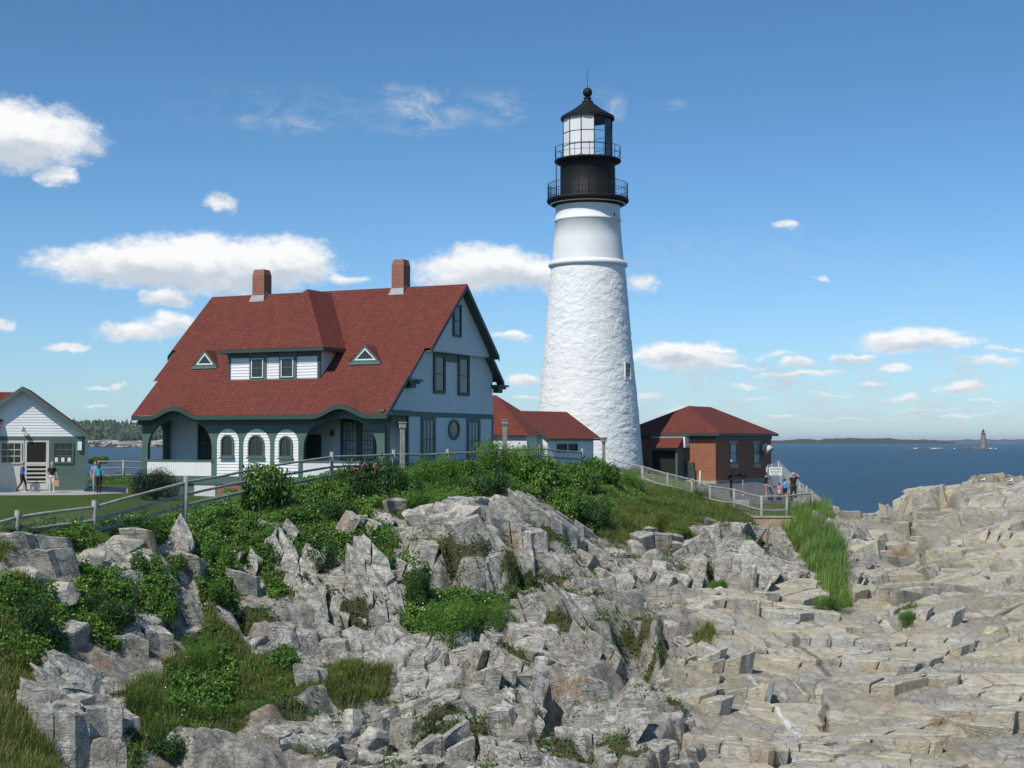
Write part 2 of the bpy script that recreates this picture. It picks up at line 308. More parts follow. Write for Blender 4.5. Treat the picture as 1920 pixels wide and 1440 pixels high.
# ground profiles: for a bearing (given by its photo column) the ground's distance and the photo row it reaches there
PROF = {
 -300:[(30,1560),(36,1400),(40,1240),(43,1130),(45,1060),(46.5,1012),(48,985),(76,926),(105,897),(112,930),(125,1130)],
 0:  [(30,1620),(35.5,1440),(39,1300),(41.5,1200),(44,1105),(45.3,1045),(46.2,1022),(48,1012),(49,988),(50.5,975),(77,924),(105,897),(112,930),(125,1130)],
 150:[(30,1680),(38.5,1440),(42,1300),(44.5,1200),(46.5,1130),(47.6,1062),(48.5,1030),(49.5,1008),(51,985),(53,970),(77,924),(105,897),(112,930),(125,1130)],
 300:[(31,1690),(40.3,1440),(42.2,1375),(45,1280),(47.5,1185),(49.2,1120),(50.4,1060),(51.5,1022),(53,998),(55.5,972),(62,955),(78,933),(105,899),(112,930),(125,1130)],
 450:[(31,1720),(42,1440),(44,1378),(46,1310),(48.5,1240),(51,1160),(53.3,1075),(55,1020),(57,978),(60,955),(64,944),(72,938),(82,931),(105,893),(112,930),(125,1130)],
 560:[(31,1720),(42.2,1440),(45,1360),(47.4,1300),(50,1240),(52,1180),(54.6,1080),(57,1010),(59,968),(62,934),(66,924),(72,920),(82,915),(105,889),(112,930),(125,1130)],
 640:[(31,1720),(42.5,1440),(46.5,1320),(49,1262),(52.6,1185),(54.2,1108),(56.5,1075),(58.5,1010),(61.5,950),(65,912),(68,898),(74,895),(105,880),(112,930),(125,1130)],
 780:[(31,1730),(43,1440),(46.5,1350),(50,1280),(52.6,1200),(55.5,1125),(57.2,1060),(58.6,990),(61.5,950),(65,915),(69,892),(76,888),(105,880),(112,930),(125,1130)],
 900:[(31,1740),(43,1440),(48.5,1305),(53,1200),(55.8,1132),(56.9,1088),(57.8,1015),(59.6,985),(61.6,945),(65,915),(70,890),(80,882),(105,876),(114,930),(125,1130)],
 1020:[(31,1740),(43,1440),(49.5,1300),(54,1205),(57.4,1130),(59.8,1075),(61.4,1005),(64.0,962),(66.5,930),(72,900),(80,888),(90,876),(105,872),(116,930),(125,1130)],
 1120:[(31,1740),(43,1440),(50,1300),(55.5,1185),(60,1110),(63.5,1050),(67.5,985),(73,935),(82,902),(90,890),(98,882),(106,876),(118,930),(126,1130)],
 1200:[(31,1740),(43,1440),(50.2,1300),(56,1205),(60.5,1130),(65,1060),(70,1003),(78,948),(86,920),(92.5,912),(98,900),(104,886),(110,880),(120,930),(127,1130)],
 1300:[(31,1740),(43,1440),(50.5,1300),(56.5,1205),(62,1120),(66.5,1062),(71.5,1010),(78,965),(84,943),(88,928),(94,922),(106,908),(112,903),(124,915),(130,1130)],
 1400:[(31,1730),(43,1440),(50.5,1305),(57,1205),(63,1120),(68,1062),(74,1003),(80,970),(84,960),(90,948),(96,936),(112,903),(124,905),(130,1130)],
 1450:[(31,1730),(43,1440),(51,1305),(58,1205),(64,1140),(70,1070),(76,1012),(78.8,995),(79.2,972),(84,962),(90,948),(97,936),(112,903),(124,905),(130,1130)],
 1500:[(31,1720),(43,1440),(51,1305),(58,1205),(64,1135),(70,1072),(76,1012),(80,975),(84,962),(90,948),(97,936),(106,918),(110,935),(118,1080),(130,1130)],
 1545:[(31,1720),(43,1440),(51,1305),(58,1205),(64,1135),(70,1072),(76,1015),(81,975),(85,950),(90,925),(94,908),(98,918),(104,960),(112,1090),(130,1160)],
 1575:[(31,1720),(43,1440),(51,1305),(58,1205),(64,1130),(70,1060),(77,1002),(83,966),(87,985),(92,1030),(100,1100),(112,1140),(130,1160)],
 1620:[(31,1700),(43,1440),(51,1305),(58,1200),(64,1125),(70,1058),(76,1005),(82,968),(86,980),(92,1030),(100,1100),(112,1140),(130,1160)],
 1660:[(31,1700),(43,1440),(51,1305),(58,1200),(64,1130),(69,1085),(75,1030),(81,985),(88,948),(91,944),(94,990),(102,1100),(112,1140),(130,1160)],
 1700:[(31,1700),(43,1440),(51,1300),(58,1190),(64,1120),(70,1070),(76,1020),(82,975),(88,930),(94,911),(98,930),(104,1080),(112,1140),(130,1160)],
 1745:[(31,1700),(43,1440),(51,1300),(58,1190),(65,1110),(72,1060),(78,1010),(84,970),(90,938),(95,915),(99,940),(104,1080),(112,1140),(130,1160)],
 1780:[(31,1700),(43,1440),(51,1300),(58,1190),(65,1110),(72,1060),(78,1005),(84,965),(90,938),(94,926),(98,950),(104,1080),(112,1140),(130,1160)],
 1805:[(31,1700),(43,1440),(51,1300),(58,1190),(65,1110),(72,1060),(78,1000),(84,955),(89,925),(93,908),(100,908),(104,1080),(112,1140),(130,1160)],
 1900:[(31,1690),(43,1430),(51,1290),(58,1180),(65,1105),(72,1045),(78,995),(84,950),(90,920),(94,908),(100,905),(104,1080),(112,1140),(130,1160)],
 2250:[(31,1690),(43,1420),(51,1280),(58,1170),(65,1095),(72,1040),(78,990),(84,950),(90,920),(94,910),(100,907),(104,1080),(112,1140),(130,1160)]}
EDGE = [(-300,47),(0,47.5),(150,49.5),(300,53),(450,59),(560,62.5),(640,64),(780,66),(900,68),(1020,70),(1120,75),(1200,80),(1300,83),(1400,83),(1450,81),(1500,87),(1530,120),(2300,160)]
NC, NR = 820, 1000
pxs = np.interp(np.linspace(0, 1, NC), [0, .05, .95, 1], [-330, -40, 1960, 2250])
tt = np.linspace(0, 1, NR)
Drow = np.interp(tt, [0, .04, .70, .93, 1.0], [30, 39.0, 66, 98, 130])
keys = sorted(PROF); Zk = []
for k in keys:
    d = np.array([q[0] for q in PROF[k]]); p = np.array([q[1] for q in PROF[k]])
    vz = np.array([uvec(k, q)[1] for q in p]); Zk.append(np.interp(Drow, d, HC+vz*d))
Zk = np.array(Zk)                                   # (keys, NR)
fi = np.interp(pxs, keys, np.arange(len(keys))); i0 = np.clip(fi.astype(int), 0, len(keys)-2); fr_ = fi-i0
Zb = Zk[i0]*(1-fr_)[:, None]+Zk[i0+1]*fr_[:, None]   # (NC, NR)
def blur(A, sig, axis):
    r = int(3*sig+1); k = np.exp(-0.5*(np.arange(-r, r+1)/sig)**2); k /= k.sum()
    P = np.pad(A, [(r, r) if i == axis else (0, 0) for i in range(2)], mode='edge'); out = np.zeros_like(A)
    for i, w in enumerate(k): out += w*(P[i:i+A.shape[0]] if axis == 0 else P[:, i:i+A.shape[1]])
    return out
Zb = blur(blur(Zb, 7, 0), 5, 1)
Ucol = np.array([uvec(p, 900)[0] for p in pxs])
X = Ucol[:, None]*Drow[None, :]; Y = np.broadcast_to(Drow[None, :], X.shape).copy()
def hsh(ix, iy, s):
    n = (ix.astype(np.int64)*374761393+iy.astype(np.int64)*668265263+s*1274126177) & 0xffffffff
    n = ((n ^ (n >> 13))*1274126177) & 0xffffffff; n = (n ^ (n >> 16))
    n = (n*2246822519) & 0xffffffff; n ^= (n >> 15)
    return (n & 0xffffff)/float(0xffffff)
def vnoise(x, y, s):
    ix = np.floor(x); iy = np.floor(y); fx = x-ix; fy = y-iy; fx = fx*fx*(3-2*fx); fy = fy*fy*(3-2*fy); ix = ix.astype(np.int64); iy = iy.astype(np.int64)
    return (hsh(ix, iy, s)*(1-fx)+hsh(ix+1, iy, s)*fx)*(1-fy)+(hsh(ix, iy+1, s)*(1-fx)+hsh(ix+1, iy+1, s)*fx)*fy
def fbm(x, y, s, o=4):
    v = 0; a = 0.5; t = 0
    for k in range(o): v = v+a*vnoise(x*2**k, y*2**k, s+k); t += a; a *= 0.5
    return v/t*2-1
def facet(a, b, size, seed, jit=0.9, tilt=1.0, brick=False, bias=(0,0)):
    """jointed-rock blocks: each cell is a tilted plane; returns height (-1..1), distance to joint, cell random"""
    ca = a/size; cb = b/size; ia = np.floor(ca).astype(np.int64); ib = np.floor(cb).astype(np.int64)
    a = np.asarray(a, np.float32); F1 = np.full(a.shape, 9.0, np.float32); F2 = F1.copy(); H = np.zeros(a.shape); H2 = H.copy(); RR = np.zeros(a.shape, np.float32)
    for da in (-1, 0, 1):
        for db in (-1, 0, 1):
            ja = ia+da; jb = ib+db
            g0 = hsh(ja, jb, seed); fr1 = lambda c_: (g0*c_) % 1.0
            px_ = ja+0.5+(g0-.5)*jit; py_ = jb+0.5+(fr1(571.3)-.5)*jit
            dx = ca-px_; dy = cb-py_
            D = np.maximum(abs(dx), abs(dy))*0.8+0.2*np.sqrt(dx*dx+dy*dy) if brick else np.sqrt(dx*dx+dy*dy)
            q = fr1(1931.7)
            h = (fr1(937.9)*2-1)+tilt*((fr1(3371.1)*2-1+bias[0])*dx+(fr1(4513.3)*2-1+bias[1])*dy)
            new = D < F1; sec = (~new) & (D < F2)
            H2 = np.where(new, H, np.where(sec, h, H2)); F2 = np.where(new, F1, np.where(sec, D, F2))
            H = np.where(new, h, H); RR = np.where(new, q, RR); F1 = np.where(new, D, F1)
    e = (F2-F1)*size; t_ = np.clip(e/(0.11*size+0.05), 0, 1)*.5
    return H*(.5+t_)+H2*(.5-t_), e, RR
# base normals
def normals(X, Y, Z):
    P = np.stack([X, Y, Z], -1); du = np.gradient(P, axis=0); dv = np.gradient(P, axis=1)
    n = np.cross(du, dv); n /= np.linalg.norm(n, axis=-1)[..., None]; n[n[..., 2] < 0] *= -1; return n
N0 = normals(X, Y, blur(blur(Zb, 6, 0), 6, 1))
PXg = np.broadcast_to(pxs[:, None], X.shape)
ed = np.interp(pxs, [e[0] for e in EDGE], [e[1] for e in EDGE])[:, None]
wr = np.clip((ed-Y)/3.0+0.15, 0, 1); wr = wr*wr*(3-2*wr)
PX0, PY0 = proj(X, Y, Zb)
# region masks in bearing/row space of the undisplaced ground (these only choose what kind of ground lies where)
def inpoly(px, py, poly):
    ins = np.zeros(px.shape, bool); n = len(poly)
    for i in range(n):
        x0, y0 = poly[i]; x1, y1 = poly[(i+1) % n]
        if y0 == y1: continue
        c = ((y0 > py) != (y1 > py)) & (px < (x1-x0)*(py-y0)/(y1-y0)+x0); ins ^= c
    return ins
def soft(mask, s=3): return blur(blur(mask.astype(float), s, 0), s, 1)
SLAB = soft(inpoly(PX0, PY0, [(1290,1110),(1480,1085),(1600,1130),(1640,1060),(1560,970),(1660,905),(2300,880),(2300,1600),(1180,1600),(1330,1400),(1250,1290),(1290,1200)]), 10)
HEAD = soft(inpoly(PX0, PY0, [(1560,960),(1640,900),(2300,880),(2300,1130),(1900,1200),(1600,1080)]), 12)
S = Y+1.25*Zb
wx = fbm(X*0.30, S*0.30, 11, 2)*1.0; wy = fbm(X*0.30+40, S*0.30+9, 23, 2)*1.0
wx2 = fbm(X*1.4, S*1.4, 51, 1)*0.05; wy2 = fbm(X*1.4+4, S*1.4+9, 63, 1)*0.05
def rot(a, b, deg, st=1.0): c, s = math.cos(R(deg)), math.sin(R(deg)); return (a*c+b*s), (-a*s+b*c)*st
A, B = X+wx, S+wy
def multi(levels, deg, brick=False, bias=(0,0), jit=.9):
    D = 0; cr = 0; last = None
    for (size, amp, crack, seed, st, tilt) in levels:
        a, b = rot(A+wx2*min(1, size), B+wy2*min(1, size), deg+6*math.sin(seed), st)
        h, e, r = facet(a, b, size, seed, brick=brick, tilt=tilt, bias=bias, jit=jit)
        D = D+amp*h; cr = cr+crack*np.clip(1-e/(0.10+0.03*size), 0, 1)*(0.25+0.75*(r > 0.3))
        last = r if last is None else last
    return D, cr, last
D1, C1, r1 = multi([(5.0, .42, .0, 101, 1.5, 1.7), (2.1, .14, .0, 131, 1.7, 1.6)], 32, bias=(.2,-.5))
D3, C3, r3 = multi([(7.5, .38, .0, 501, 1.5, 1.5)], 38, bias=(.1,-.4))
D = D1*(1-SLAB)+D3*HEAD*SLAB; C = C1*0; r2 = r1
D = D+fbm(X*0.22, S*0.22, 5, 3)*0.40*(1-HEAD*0.7)
# vegetation areas (photo outlines of where plants cover the ground)
VEG = {  # name: (kind, outline)
 'under_fence':('leaf',[(-330,990),(0,992),(180,985),(330,968),(440,945),(440,1000),(400,1012),(330,1016),(250,1005),(165,1002),(140,1030),(80,1022),(0,1032),(-330,1040)]),
 'mound':('leaf',[(425,905),(470,880),(640,872),(900,860),(1160,862),(1205,895),(1200,935),(1150,955),(1110,990),(1060,950),(1040,930),(900,932),(850,968),(800,962),(720,945),(690,985),(640,990),(560,1000),(500,990),(430,1005)]),
 'slope':('grassm',[(1150,870),(1205,895),(1300,925),(1400,958),(1415,985),(1330,990),(1250,965),(1180,965),(1130,985),(1090,960)]),
 'slope2':('grassd',[(1130,960),(1250,962),(1300,1000),(1260,1030),(1220,990),(1180,1010),(1120,1000)]),
 'mid':('leaf',[(755,1110),(800,1085),(870,1085),(960,1125),(955,1150),(905,1185),(850,1210),(780,1210),(750,1185)]),
 'midup':('leaf',[(545,1015),(600,990),(670,1005),(690,1050),(640,1070),(560,1060)]),'weeds1':('leaf',[(430,985),(520,1000),(540,1050),(500,1075),(440,1060)]),'meadow_leaf':('leaf',[(300,1290),(400,1230),(440,1250),(430,1330),(370,1390),(300,1380)]),'weeds2':('leaf',[(480,1080),(560,1075),(580,1110),(500,1130)]),
 'midup2':('leaf',[(690,990),(745,1000),(740,1060),(705,1070),(685,1030)]),
 'midup3':('leaf',[(760,1040),(800,1055),(790,1110),(762,1110)]),
 'leftbush':('leaf',[(130,1150),(150,1060),(240,1075),(235,1140),(240,1190),(200,1215),(150,1190)]),
 'leftbush2':('leaf',[(250,1075),(290,1080),(330,1140),(300,1165),(255,1130)]),
 'gully':('leaf',[(370,1000),(430,985),(440,1060),(430,1140),(380,1130),(370,1060)]),
 'leftbot':('grassd',[(-330,1080),(40,1080),(90,1130),(80,1240),(60,1330),(110,1440),(110,1700),(-330,1700)]),
 'leftmid':('leaf',[(-330,1080),(0,1085),(110,1120),(125,1200),(60,1260),(0,1230),(-330,1230)]),
 'leftlow':('grassd',[(-100,1040),(80,1040),(60,1060),(0,1055)]),
 'meadow':('grassm',[(235,1340),(262,1270),(345,1215),(385,1130),(430,1190),(470,1240),(560,1262),(620,1285),(520,1330),(450,1365),(390,1390),(300,1410),(240,1450)]),
 'meadow2':('grassd',[(500,1285),(600,1245),(740,1235),(735,1275),(640,1300),(540,1310)]),
 'meadow3':('grassd',[(850,1190),(900,1195),(880,1215),(840,1220)]),
 'reeds':('reed',[(1478,990),(1500,962),(1540,955),(1566,985),(1560,1020),(1582,1040),(1570,1068),(1584,1086),(1596,1118),(1582,1138),(1560,1128),(1545,1096),(1520,1078),(1508,1050),(1486,1028),(1472,1008)]),
 'tuft1':('grassm',[(1685,1140),(1710,1140),(1712,1170),(1688,1172)]),
 'tuft2':('grassm',[(1300,1180),(1330,1170),(1335,1200),(1300,1205)]),
 'terrace':('grassl',[(1385,935),(1440,945),(1470,940),(1500,950),(1490,975),(1430,970),(1395,955)]),
 'behind':('leaf',[(-300,903),(100,903),(560,897),(900,884),(900,860),(560,860),(-300,860)])}
VM = {k: soft(inpoly(PX0+(12 if k in ('mound', 'slope', 'under_fence') else 24)*fbm(X*.9, S*.9, 3, 4), PY0+(9 if k in ('mound', 'slope', 'under_fence') else 18)*fbm(X*1.1, S*1.1, 4, 4), v[1]), 2.0) for k, v in VEG.items()}
SOIL = np.zeros_like(X)
for k in VM: SOIL = np.maximum(SOIL, VM[k])
patch = np.clip((fbm(X*0.55, S*0.55, 88, 4)-0.16)*5, 0, 1)*(1-SLAB)*(PY0 > 950)*(PX0 < 1420)       # scattered pockets of grass in the joints
pock = np.clip((fbm(X*2.2, S*2.2, 92, 3)-.12)*4, 0, 1)*(1-SLAB*0.9)*np.clip(fbm(X*.3, S*.3, 91, 3)*3+.4, 0, 1)
SOIL2 = np.maximum(SOIL, patch*0.85)
amp = wr*(1-0.55*SOIL)*np.clip((ed-Y)/11, .22, 1)*np.where(PX0 > 1560, .7, 1)
DX = N0[..., 0]*(D-C)*amp; DY = N0[..., 1]*(D-C)*amp; DZ = N0[..., 2]*(D-C)*amp
Xd = X+DX*0.8; Yd = Y+DY*0.8; Zd = Zb+DZ
# gentle unevenness of lawn and plateau
Zd += (1-wr)*fbm(X*0.3, Y*0.3, 17, 3)*0.035*(Y < 84)
LAWN = (wr < 0.5) & (Y < 125) & (PX0 < 1620)
Zflat = Zd.copy()
# authored crags: (px, py) centre on the ground, half-sizes in metres, lift
def bump(px, py, rx, ry, h, pw=2.0):
    global Zd
    j = int(np.argmin(abs(pxs-px))); cand = np.where(PY0[j] <= py)[0]; r = cand[0] if len(cand) else NR-1
    cx, cy = X[j, r], Y[j, r]; q = (abs((X-cx)/rx)**pw+abs((Y-cy)/ry)**pw); Zd = Zd+h*np.clip(1-q, 0, 1)**0.6
bump(905, 1000, 2.0, 1.12, 0.56, 3); bump(965, 975, 0.9, 0.75, 0.38, 3); bump(1030, 990, 1.2, 0.88, 0.45, 3); bump(700, 1110, 1.9, 1.0, 0.41, 3); bump(520, 1000, 1.3, 0.75, 0.34, 3)
bump(215, 1040, 1.6, 0.75, 0.41, 3); bump(1380, 1020, 1.0, 0.88, 0.38, 3); bump(1330, 1040, .9, 0.75, 0.38, 3); bump(1250, 1010, .8, 1.0, 0.38, 3); bump(1455, 1010, 0.9, 1.0, 0.45, 3)
bump(1240, 1060, 1.0, 0.88, 0.38, 3); bump(1400, 1075, 1.3, 0.88, 0.34, 3); bump(330, 1110, .8, 1.5, 0.38, 3); bump(80, 1080, 1.5, 0.88, 0.34, 3); bump(400, 1420, 2.2, 1.12, 0.41, 2)
# deep clefts: polyline in photo coordinates carved into the rock
CLF = np.zeros_like(X)
def cleft(pts, w, depth):
    global Zd, CLF
    W = []
    for (px, py) in pts:
        j = int(np.argmin(abs(pxs-px))); cand = np.where(PY0[j] <= py)[0]; r = cand[0] if len(cand) else NR-1; W.append((X[j, r], Y[j, r]))
    best = np.full(X.shape, 99.0)
    for (x0, y0), (x1, y1) in zip(W[:-1], W[1:]):
        L = (x1-x0)**2+(y1-y0)**2; t = np.clip(((X-x0)*(x1-x0)+(Y-y0)*(y1-y0))/L, 0, 1); best = np.minimum(best, np.hypot(X-x0-t*(x1-x0), Y-y0-t*(y1-y0)))
    cl_ = np.clip(1.25-best/w*(1+0.3*wx), 0, 1); Zd = Zd-depth*1.35*cl_; CLF = np.maximum(CLF, cl_*depth)
cleft([(1185,1185),(1210,1240),(1255,1262)], .85, 1.8); cleft([(1255,1165),(1245,1225)], .35, 1.0); cleft([(1050,1265),(1045,1330),(1025,1370)], .55, 1.3); cleft([(1090,1300),(1150,1260),(1180,1250)], .4, .8)
cleft([(1300,1350),(1255,1405),(1230,1440)], .28, .7); cleft([(850,1020),(845,1070)], .3, .9); cleft([(935,1000),(925,1075)], .3, .9); cleft([(975,1040),(980,1090)], .25, .8)
cleft([(800,1086),(900,1094),(1040,1082)], .42, .8); cleft([(1180,1000),(1260,1045)], .3, .7); cleft([(560,1165),(650,1150),(760,1180)], .35, .7); cleft([(1240,980),(1235,1030)], .3, .9); cleft([(1430,975),(1425,1020)], .3, .9); cleft([(1340,1050),(1345,1090)], .35, .8); cleft([(345,1090),(370,1130),(350,1180)], .4, .9)
cleft([(620,1125),(610,1165),(750,1170)], .35, .7); cleft([(480,985),(560,990)], .3, .6); cleft([(1655,1000),(1690,1050),(1755,1052)], .65, 1.3); cleft([(1640,955),(1700,990),(1765,1058)], .5, 1.0); cleft([(1765,925),(1790,965),(1870,950)], .45, .8); cleft([(1800,1010),(1850,1060),(1930,1075)], .45, .8); cleft([(1740,1190),(1830,1200)], .3, .6); cleft([(1650,1150),(1700,1215),(1800,1240),(1930,1250)], .25, .5); cleft([(1740,1370),(1850,1372),(1930,1350)], .4, .8)
cleft([(240,1410),(330,1430)], .4, .7); cleft([(1000,1180),(1060,1215),(1150,1200)], .3, .7); cleft([(880,1330),(960,1370),(1010,1440)], .3, .7); cleft([(700,1330),(760,1400)], .3, .7); cleft([(1100,1400),(1160,1440)], .4, .8); cleft([(440,1120),(470,1180)], .3, .6); cleft([(120,1290),(200,1330)], .3, .6); cleft([(1530,1280),(1545,1440)], .12, .25); cleft([(1310,1180),(1480,1260),(1560,1330)], .12, .25)
Xd, Yd = X.copy(), Y.copy()
ZS = blur(blur(Zd, 1.0, 0), 1.6, 1)*wr+Zd*(1-wr)             # the smooth form of the ledges
Zd = ZS+(fbm(X*2.5, Y*2.5, 201, 4)*.10)*wr-.12*wr*np.clip(1-SOIL*1.3, 0, 1)   # floor of the joints; its dirt tone also paints in crevice shade
NRM = normals(Xd, Yd, Zd)
PXv, PYv = proj(Xd, Yd, Zd)
# ---- rock material
def rockmat():
    m = bpy.data.materials.new('ledge_rock'); m.use_nodes = True; t = NT(m.node_tree); b = t.n['Principled BSDF']
    b.inputs['Roughness'].default_value = 0.88; b.inputs['Specular IOR Level'].default_value = 0.2
    ob = t.add('ShaderNodeTexCoord').outputs['Object']
    def att(n): a = t.add('ShaderNodeAttribute'); a.attribute_name = n; return a.outputs['Fac']
    soil, tone, cell, crev_shade = att('soil'), att('tone'), att('cell'), att('crack')
    warp = t.vm('ADD', ob, t.vm('MULTIPLY', t.vm('SUBTRACT', t.add('ShaderNodeTexNoise').outputs['Color'], (.5, .5, .5)), (.0, .0, .0)))
    n1 = t.noise(ob, 0.55, 8, 0.62); n2 = t.noise(ob, 3.1, 8, 0.7); n3 = t.noise(t.map(ob, (1, 1, 1)), 14, 6, 0.7)
    fol = t.noise(t.map(ob, (1.1, 9.0, 9.0), (R(18), R(24), R(-34))), 1.5, 7, 0.68, 0.6)
    g1, g2 = (0.70, 0.665, 0.585), (0.30, 0.275, 0.23)
    base = t.mix(t.rng(n2, 0.34, 0.66), g1, g2)
    slab = t.mix(t.rng(n2, 0.30, 0.74), (0.72, 0.63, 0.45), (0.50, 0.43, 0.30))
    grey = t.mix(t.rng(n2, 0.30, 0.74), (0.68, 0.65, 0.57), (0.42, 0.395, 0.335))
    slab = t.mix(t.rng(n1, 0.40, 0.62), slab, grey)
    c = t.mix(tone, base, slab)
    c = t.mix(t.rng(fol, 0.52, 0.72, 0, 0.45), c, (0.16, 0.14, 0.11))
    c = t.mix(t.rng(fol, 0.42, 0.26, 0, 0.45), c, (0.50, 0.49, 0.46))
    # block to block differences
    c = t.mix(t.rng(cell, 0.0, 1.0, 0, 0.35, False), c, (0.17, 0.155, 0.13))
    # thin dark seams along the bedding, stronger on the crags
    sm1 = t.noise(t.map(ob, (0.5, 14.0, 14.0), (R(22), R(15), R(30))), 1.1, 5, 0.6, 0.8)
    c = t.mix(t.math('MULTIPLY', t.rng(sm1, 0.53, 0.64, 0, 0.65), t.math('SUBTRACT', 1.0, t.math('MULTIPLY', tone, 0.72))), c, (0.085, 0.075, 0.058))
    def streak(p0, p1, hw, col, c, f0=.85):
        d = (p1-p0); L = d.length; d = d/L; q = t.vm('SUBTRACT', ob, (p0.x, p0.y, 0)); wob = t.math('MULTIPLY', t.math('SUBTRACT', t.noise(ob, 1.2, 5, .6), .5), .55)
        u = t.vm('DOT_PRODUCT', q, (d.x, d.y, 0)); v = t.math('ABSOLUTE', t.math('ADD', t.vm('DOT_PRODUCT', q, (-d.y, d.x, 0)), wob))
        m_ = t.math('MULTIPLY', t.rng(v, hw*1.25, hw*.7), t.math('MULTIPLY', t.rng(u, 0, .5), t.rng(u, L, L-.5)))
        return t.mix(t.math('MULTIPLY', m_, f0), c, col)
    pv = lambda px, py, d: Vector(at(px, py, d).to_2d())
    c = streak(pv(1385, 1240, 55.5), pv(1500, 1395, 46.5), .085, (0.74, 0.73, 0.70), c, t.rng(n3, .3, .55, .35, .95))
    c = streak(pv(1480, 1185, 59), pv(1560, 1275, 53.5), .11, (0.20, 0.165, 0.115), c); c = streak(pv(1545, 1300, 51.2), pv(1548, 1390, 46.8), .13, (0.17, 0.145, 0.105), c)
    c = streak(pv(945, 1150, 57), pv(940, 1205, 54), .14, (0.70, 0.69, 0.66), c); c = streak(pv(1015, 1230, 54), pv(1010, 1330, 48.5), .12, (0.66, 0.65, 0.62), c, t.rng(n3, .3, .6, .1, .8))
    # rusty and ochre patches
    rp = t.math('MULTIPLY', t.rng(t.noise(ob, 0.33, 5, 0.6, 0.4), 0.60, 0.70), t.rng(n3, 0.32, 0.6, 0.2, 0.75))
    c = t.mix(rp, c, (0.36, 0.215, 0.10))
    # lichen darkness and green-brown stain
    c = t.mix(t.math('MULTIPLY', t.rng(t.noise(ob, 0.8, 7, 0.7, 0.3), 0.55, 0.68), 0.55), c, (0.10, 0.095, 0.065))
    # quartz veins
    vv = t.add('ShaderNodeTexVoronoi', feature='DISTANCE_TO_EDGE'); vv.inputs['Scale'].default_value = 0.16
    t.put(vv.inputs['Vector'], t.vm('ADD', t.map(ob, (1.6, 0.7, 1.0), (0, 0, R(40))), t.vm('MULTIPLY', t.vm('SUBTRACT', t_noise_col(t, ob, 1.4), (.5, .5, .5)), (1.1, 1.1, 1.1))))
    vein = t.math('MULTIPLY', t.rng(vv.outputs[0], 0.010, 0.003), t.rng(t.noise(ob, 0.3, 3), 0.56, 0.64))
    c = t.mix(t.math('MULTIPLY', vein, t.rng(n3, .35, .5, .3, .9)), c, (0.62, 0.61, 0.58))
    # fine joints
    v2 = t.add('ShaderNodeTexVoronoi', feature='DISTANCE_TO_EDGE'); v2.inputs['Scale'].default_value = 1.3
    t.put(v2.inputs['Vector'], t.vm('ADD', t.map(ob, (1.5, 0.75, 1.2), (R(15), 0, R(34))), t.vm('MULTIPLY', t.vm('SUBTRACT', t_noise_col(t, ob, 2.2), (.5, .5, .5)), (.6, .6, .6))))
    jn = t.rng(v2.outputs[0], 0.0, 0.03)
    c = t.mix(t.math('MULTIPLY', t.math('SUBTRACT', 1.0, jn), t.rng(n1, 0.42, 0.60, 0.0, 0.6)), c, (0.09, 0.075, 0.055))
    c = t.mix(t.rng(crev_shade, 0.0, 0.25, 0, 0.85), c, (0.070, 0.060, 0.042))  # dirt colour mixed in to darken joint and cleft floors, standing in for shade
    sc1 = t.mix(t.rng(n2, 0.35, 0.65), (0.060, 0.062, 0.026), (0.115, 0.090, 0.052))
    c = t.mix(t.rng(t.math('ADD', soil, t.math('MULTIPLY', t.math('SUBTRACT', n2, 0.5), 0.9)), 0.42, 0.62), c, sc1)
    t.l.new(c, b.inputs['Base Color'])
    h = t.math('ADD', t.math('MULTIPLY', jn, 0.5), t.math('ADD', t.math('ADD', t.math('MULTIPLY', fol, 1.2), t.math('MULTIPLY', sm1, 1.3)), t.math('MULTIPLY', n3, 0.9)))
    h = t.math('ADD', h, t.math('MULTIPLY', t.noise(ob, 5.5, 6, 0.7), 0.9))
    bn = t.add('ShaderNodeBump'); bn.inputs['Strength'].default_value = 0.85; bn.inputs['Distance'].default_value = 0.05
    t.l.new(h, bn.inputs['Height']); t.l.new(bn.outputs[0], b.inputs['Normal'])
    return m
def t_noise_col(t, vec, scale):
    n = t.add('ShaderNodeTexNoise'); t.put(n.inputs['Vector'], vec); n.inputs['Scale'].default_value = scale; n.inputs['Detail'].default_value = 5; return n.outputs['Color']
M['rock'] = rockmat()
def lawnmat():
    m = bpy.data.materials.new('mown_grass'); m.use_nodes = True; t = NT(m.node_tree); b = t.n['Principled BSDF']; b.inputs['Roughness'].default_value = 0.95; b.inputs['Specular IOR Level'].default_value = 0.1
    ob = t.add('ShaderNodeTexCoord').outputs['Object']
    c = t.mix(t.rng(t.noise(ob, 0.5, 6, 0.65), 0.35, 0.65), (0.070, 0.120, 0.028), (0.100, 0.150, 0.038))
    c = t.mix(t.rng(t.noise(t.map(ob, (1, 3, 1)), 7, 6, 0.7), 0.4, 0.7), c, (0.045, 0.080, 0.018)); t.l.new(c, b.inputs['Base Color'])
    bn = t.add('ShaderNodeBump'); bn.inputs['Strength'].default_value = 1.0; bn.inputs['Distance'].default_value = 0.08
    t.l.new(t.noise(ob, 16, 6, 0.75), bn.inputs['Height']); t.l.new(bn.outputs[0], b.inputs['Normal']); return m
M['lawn'] = lawnmat()
idx = np.arange(NC*NR).reshape(NC, NR)
Q = np.stack([idx[:-1, :-1], idx[1:, :-1], idx[1:, 1:], idx[:-1, 1:]], -1)
lawnq = LAWN[:-1, :-1] & LAWN[1:, 1:] & LAWN[1:, :-1] & LAWN[:-1, 1:]
VV = np.stack([Xd, Yd, Zd], -1).reshape(-1, 3)
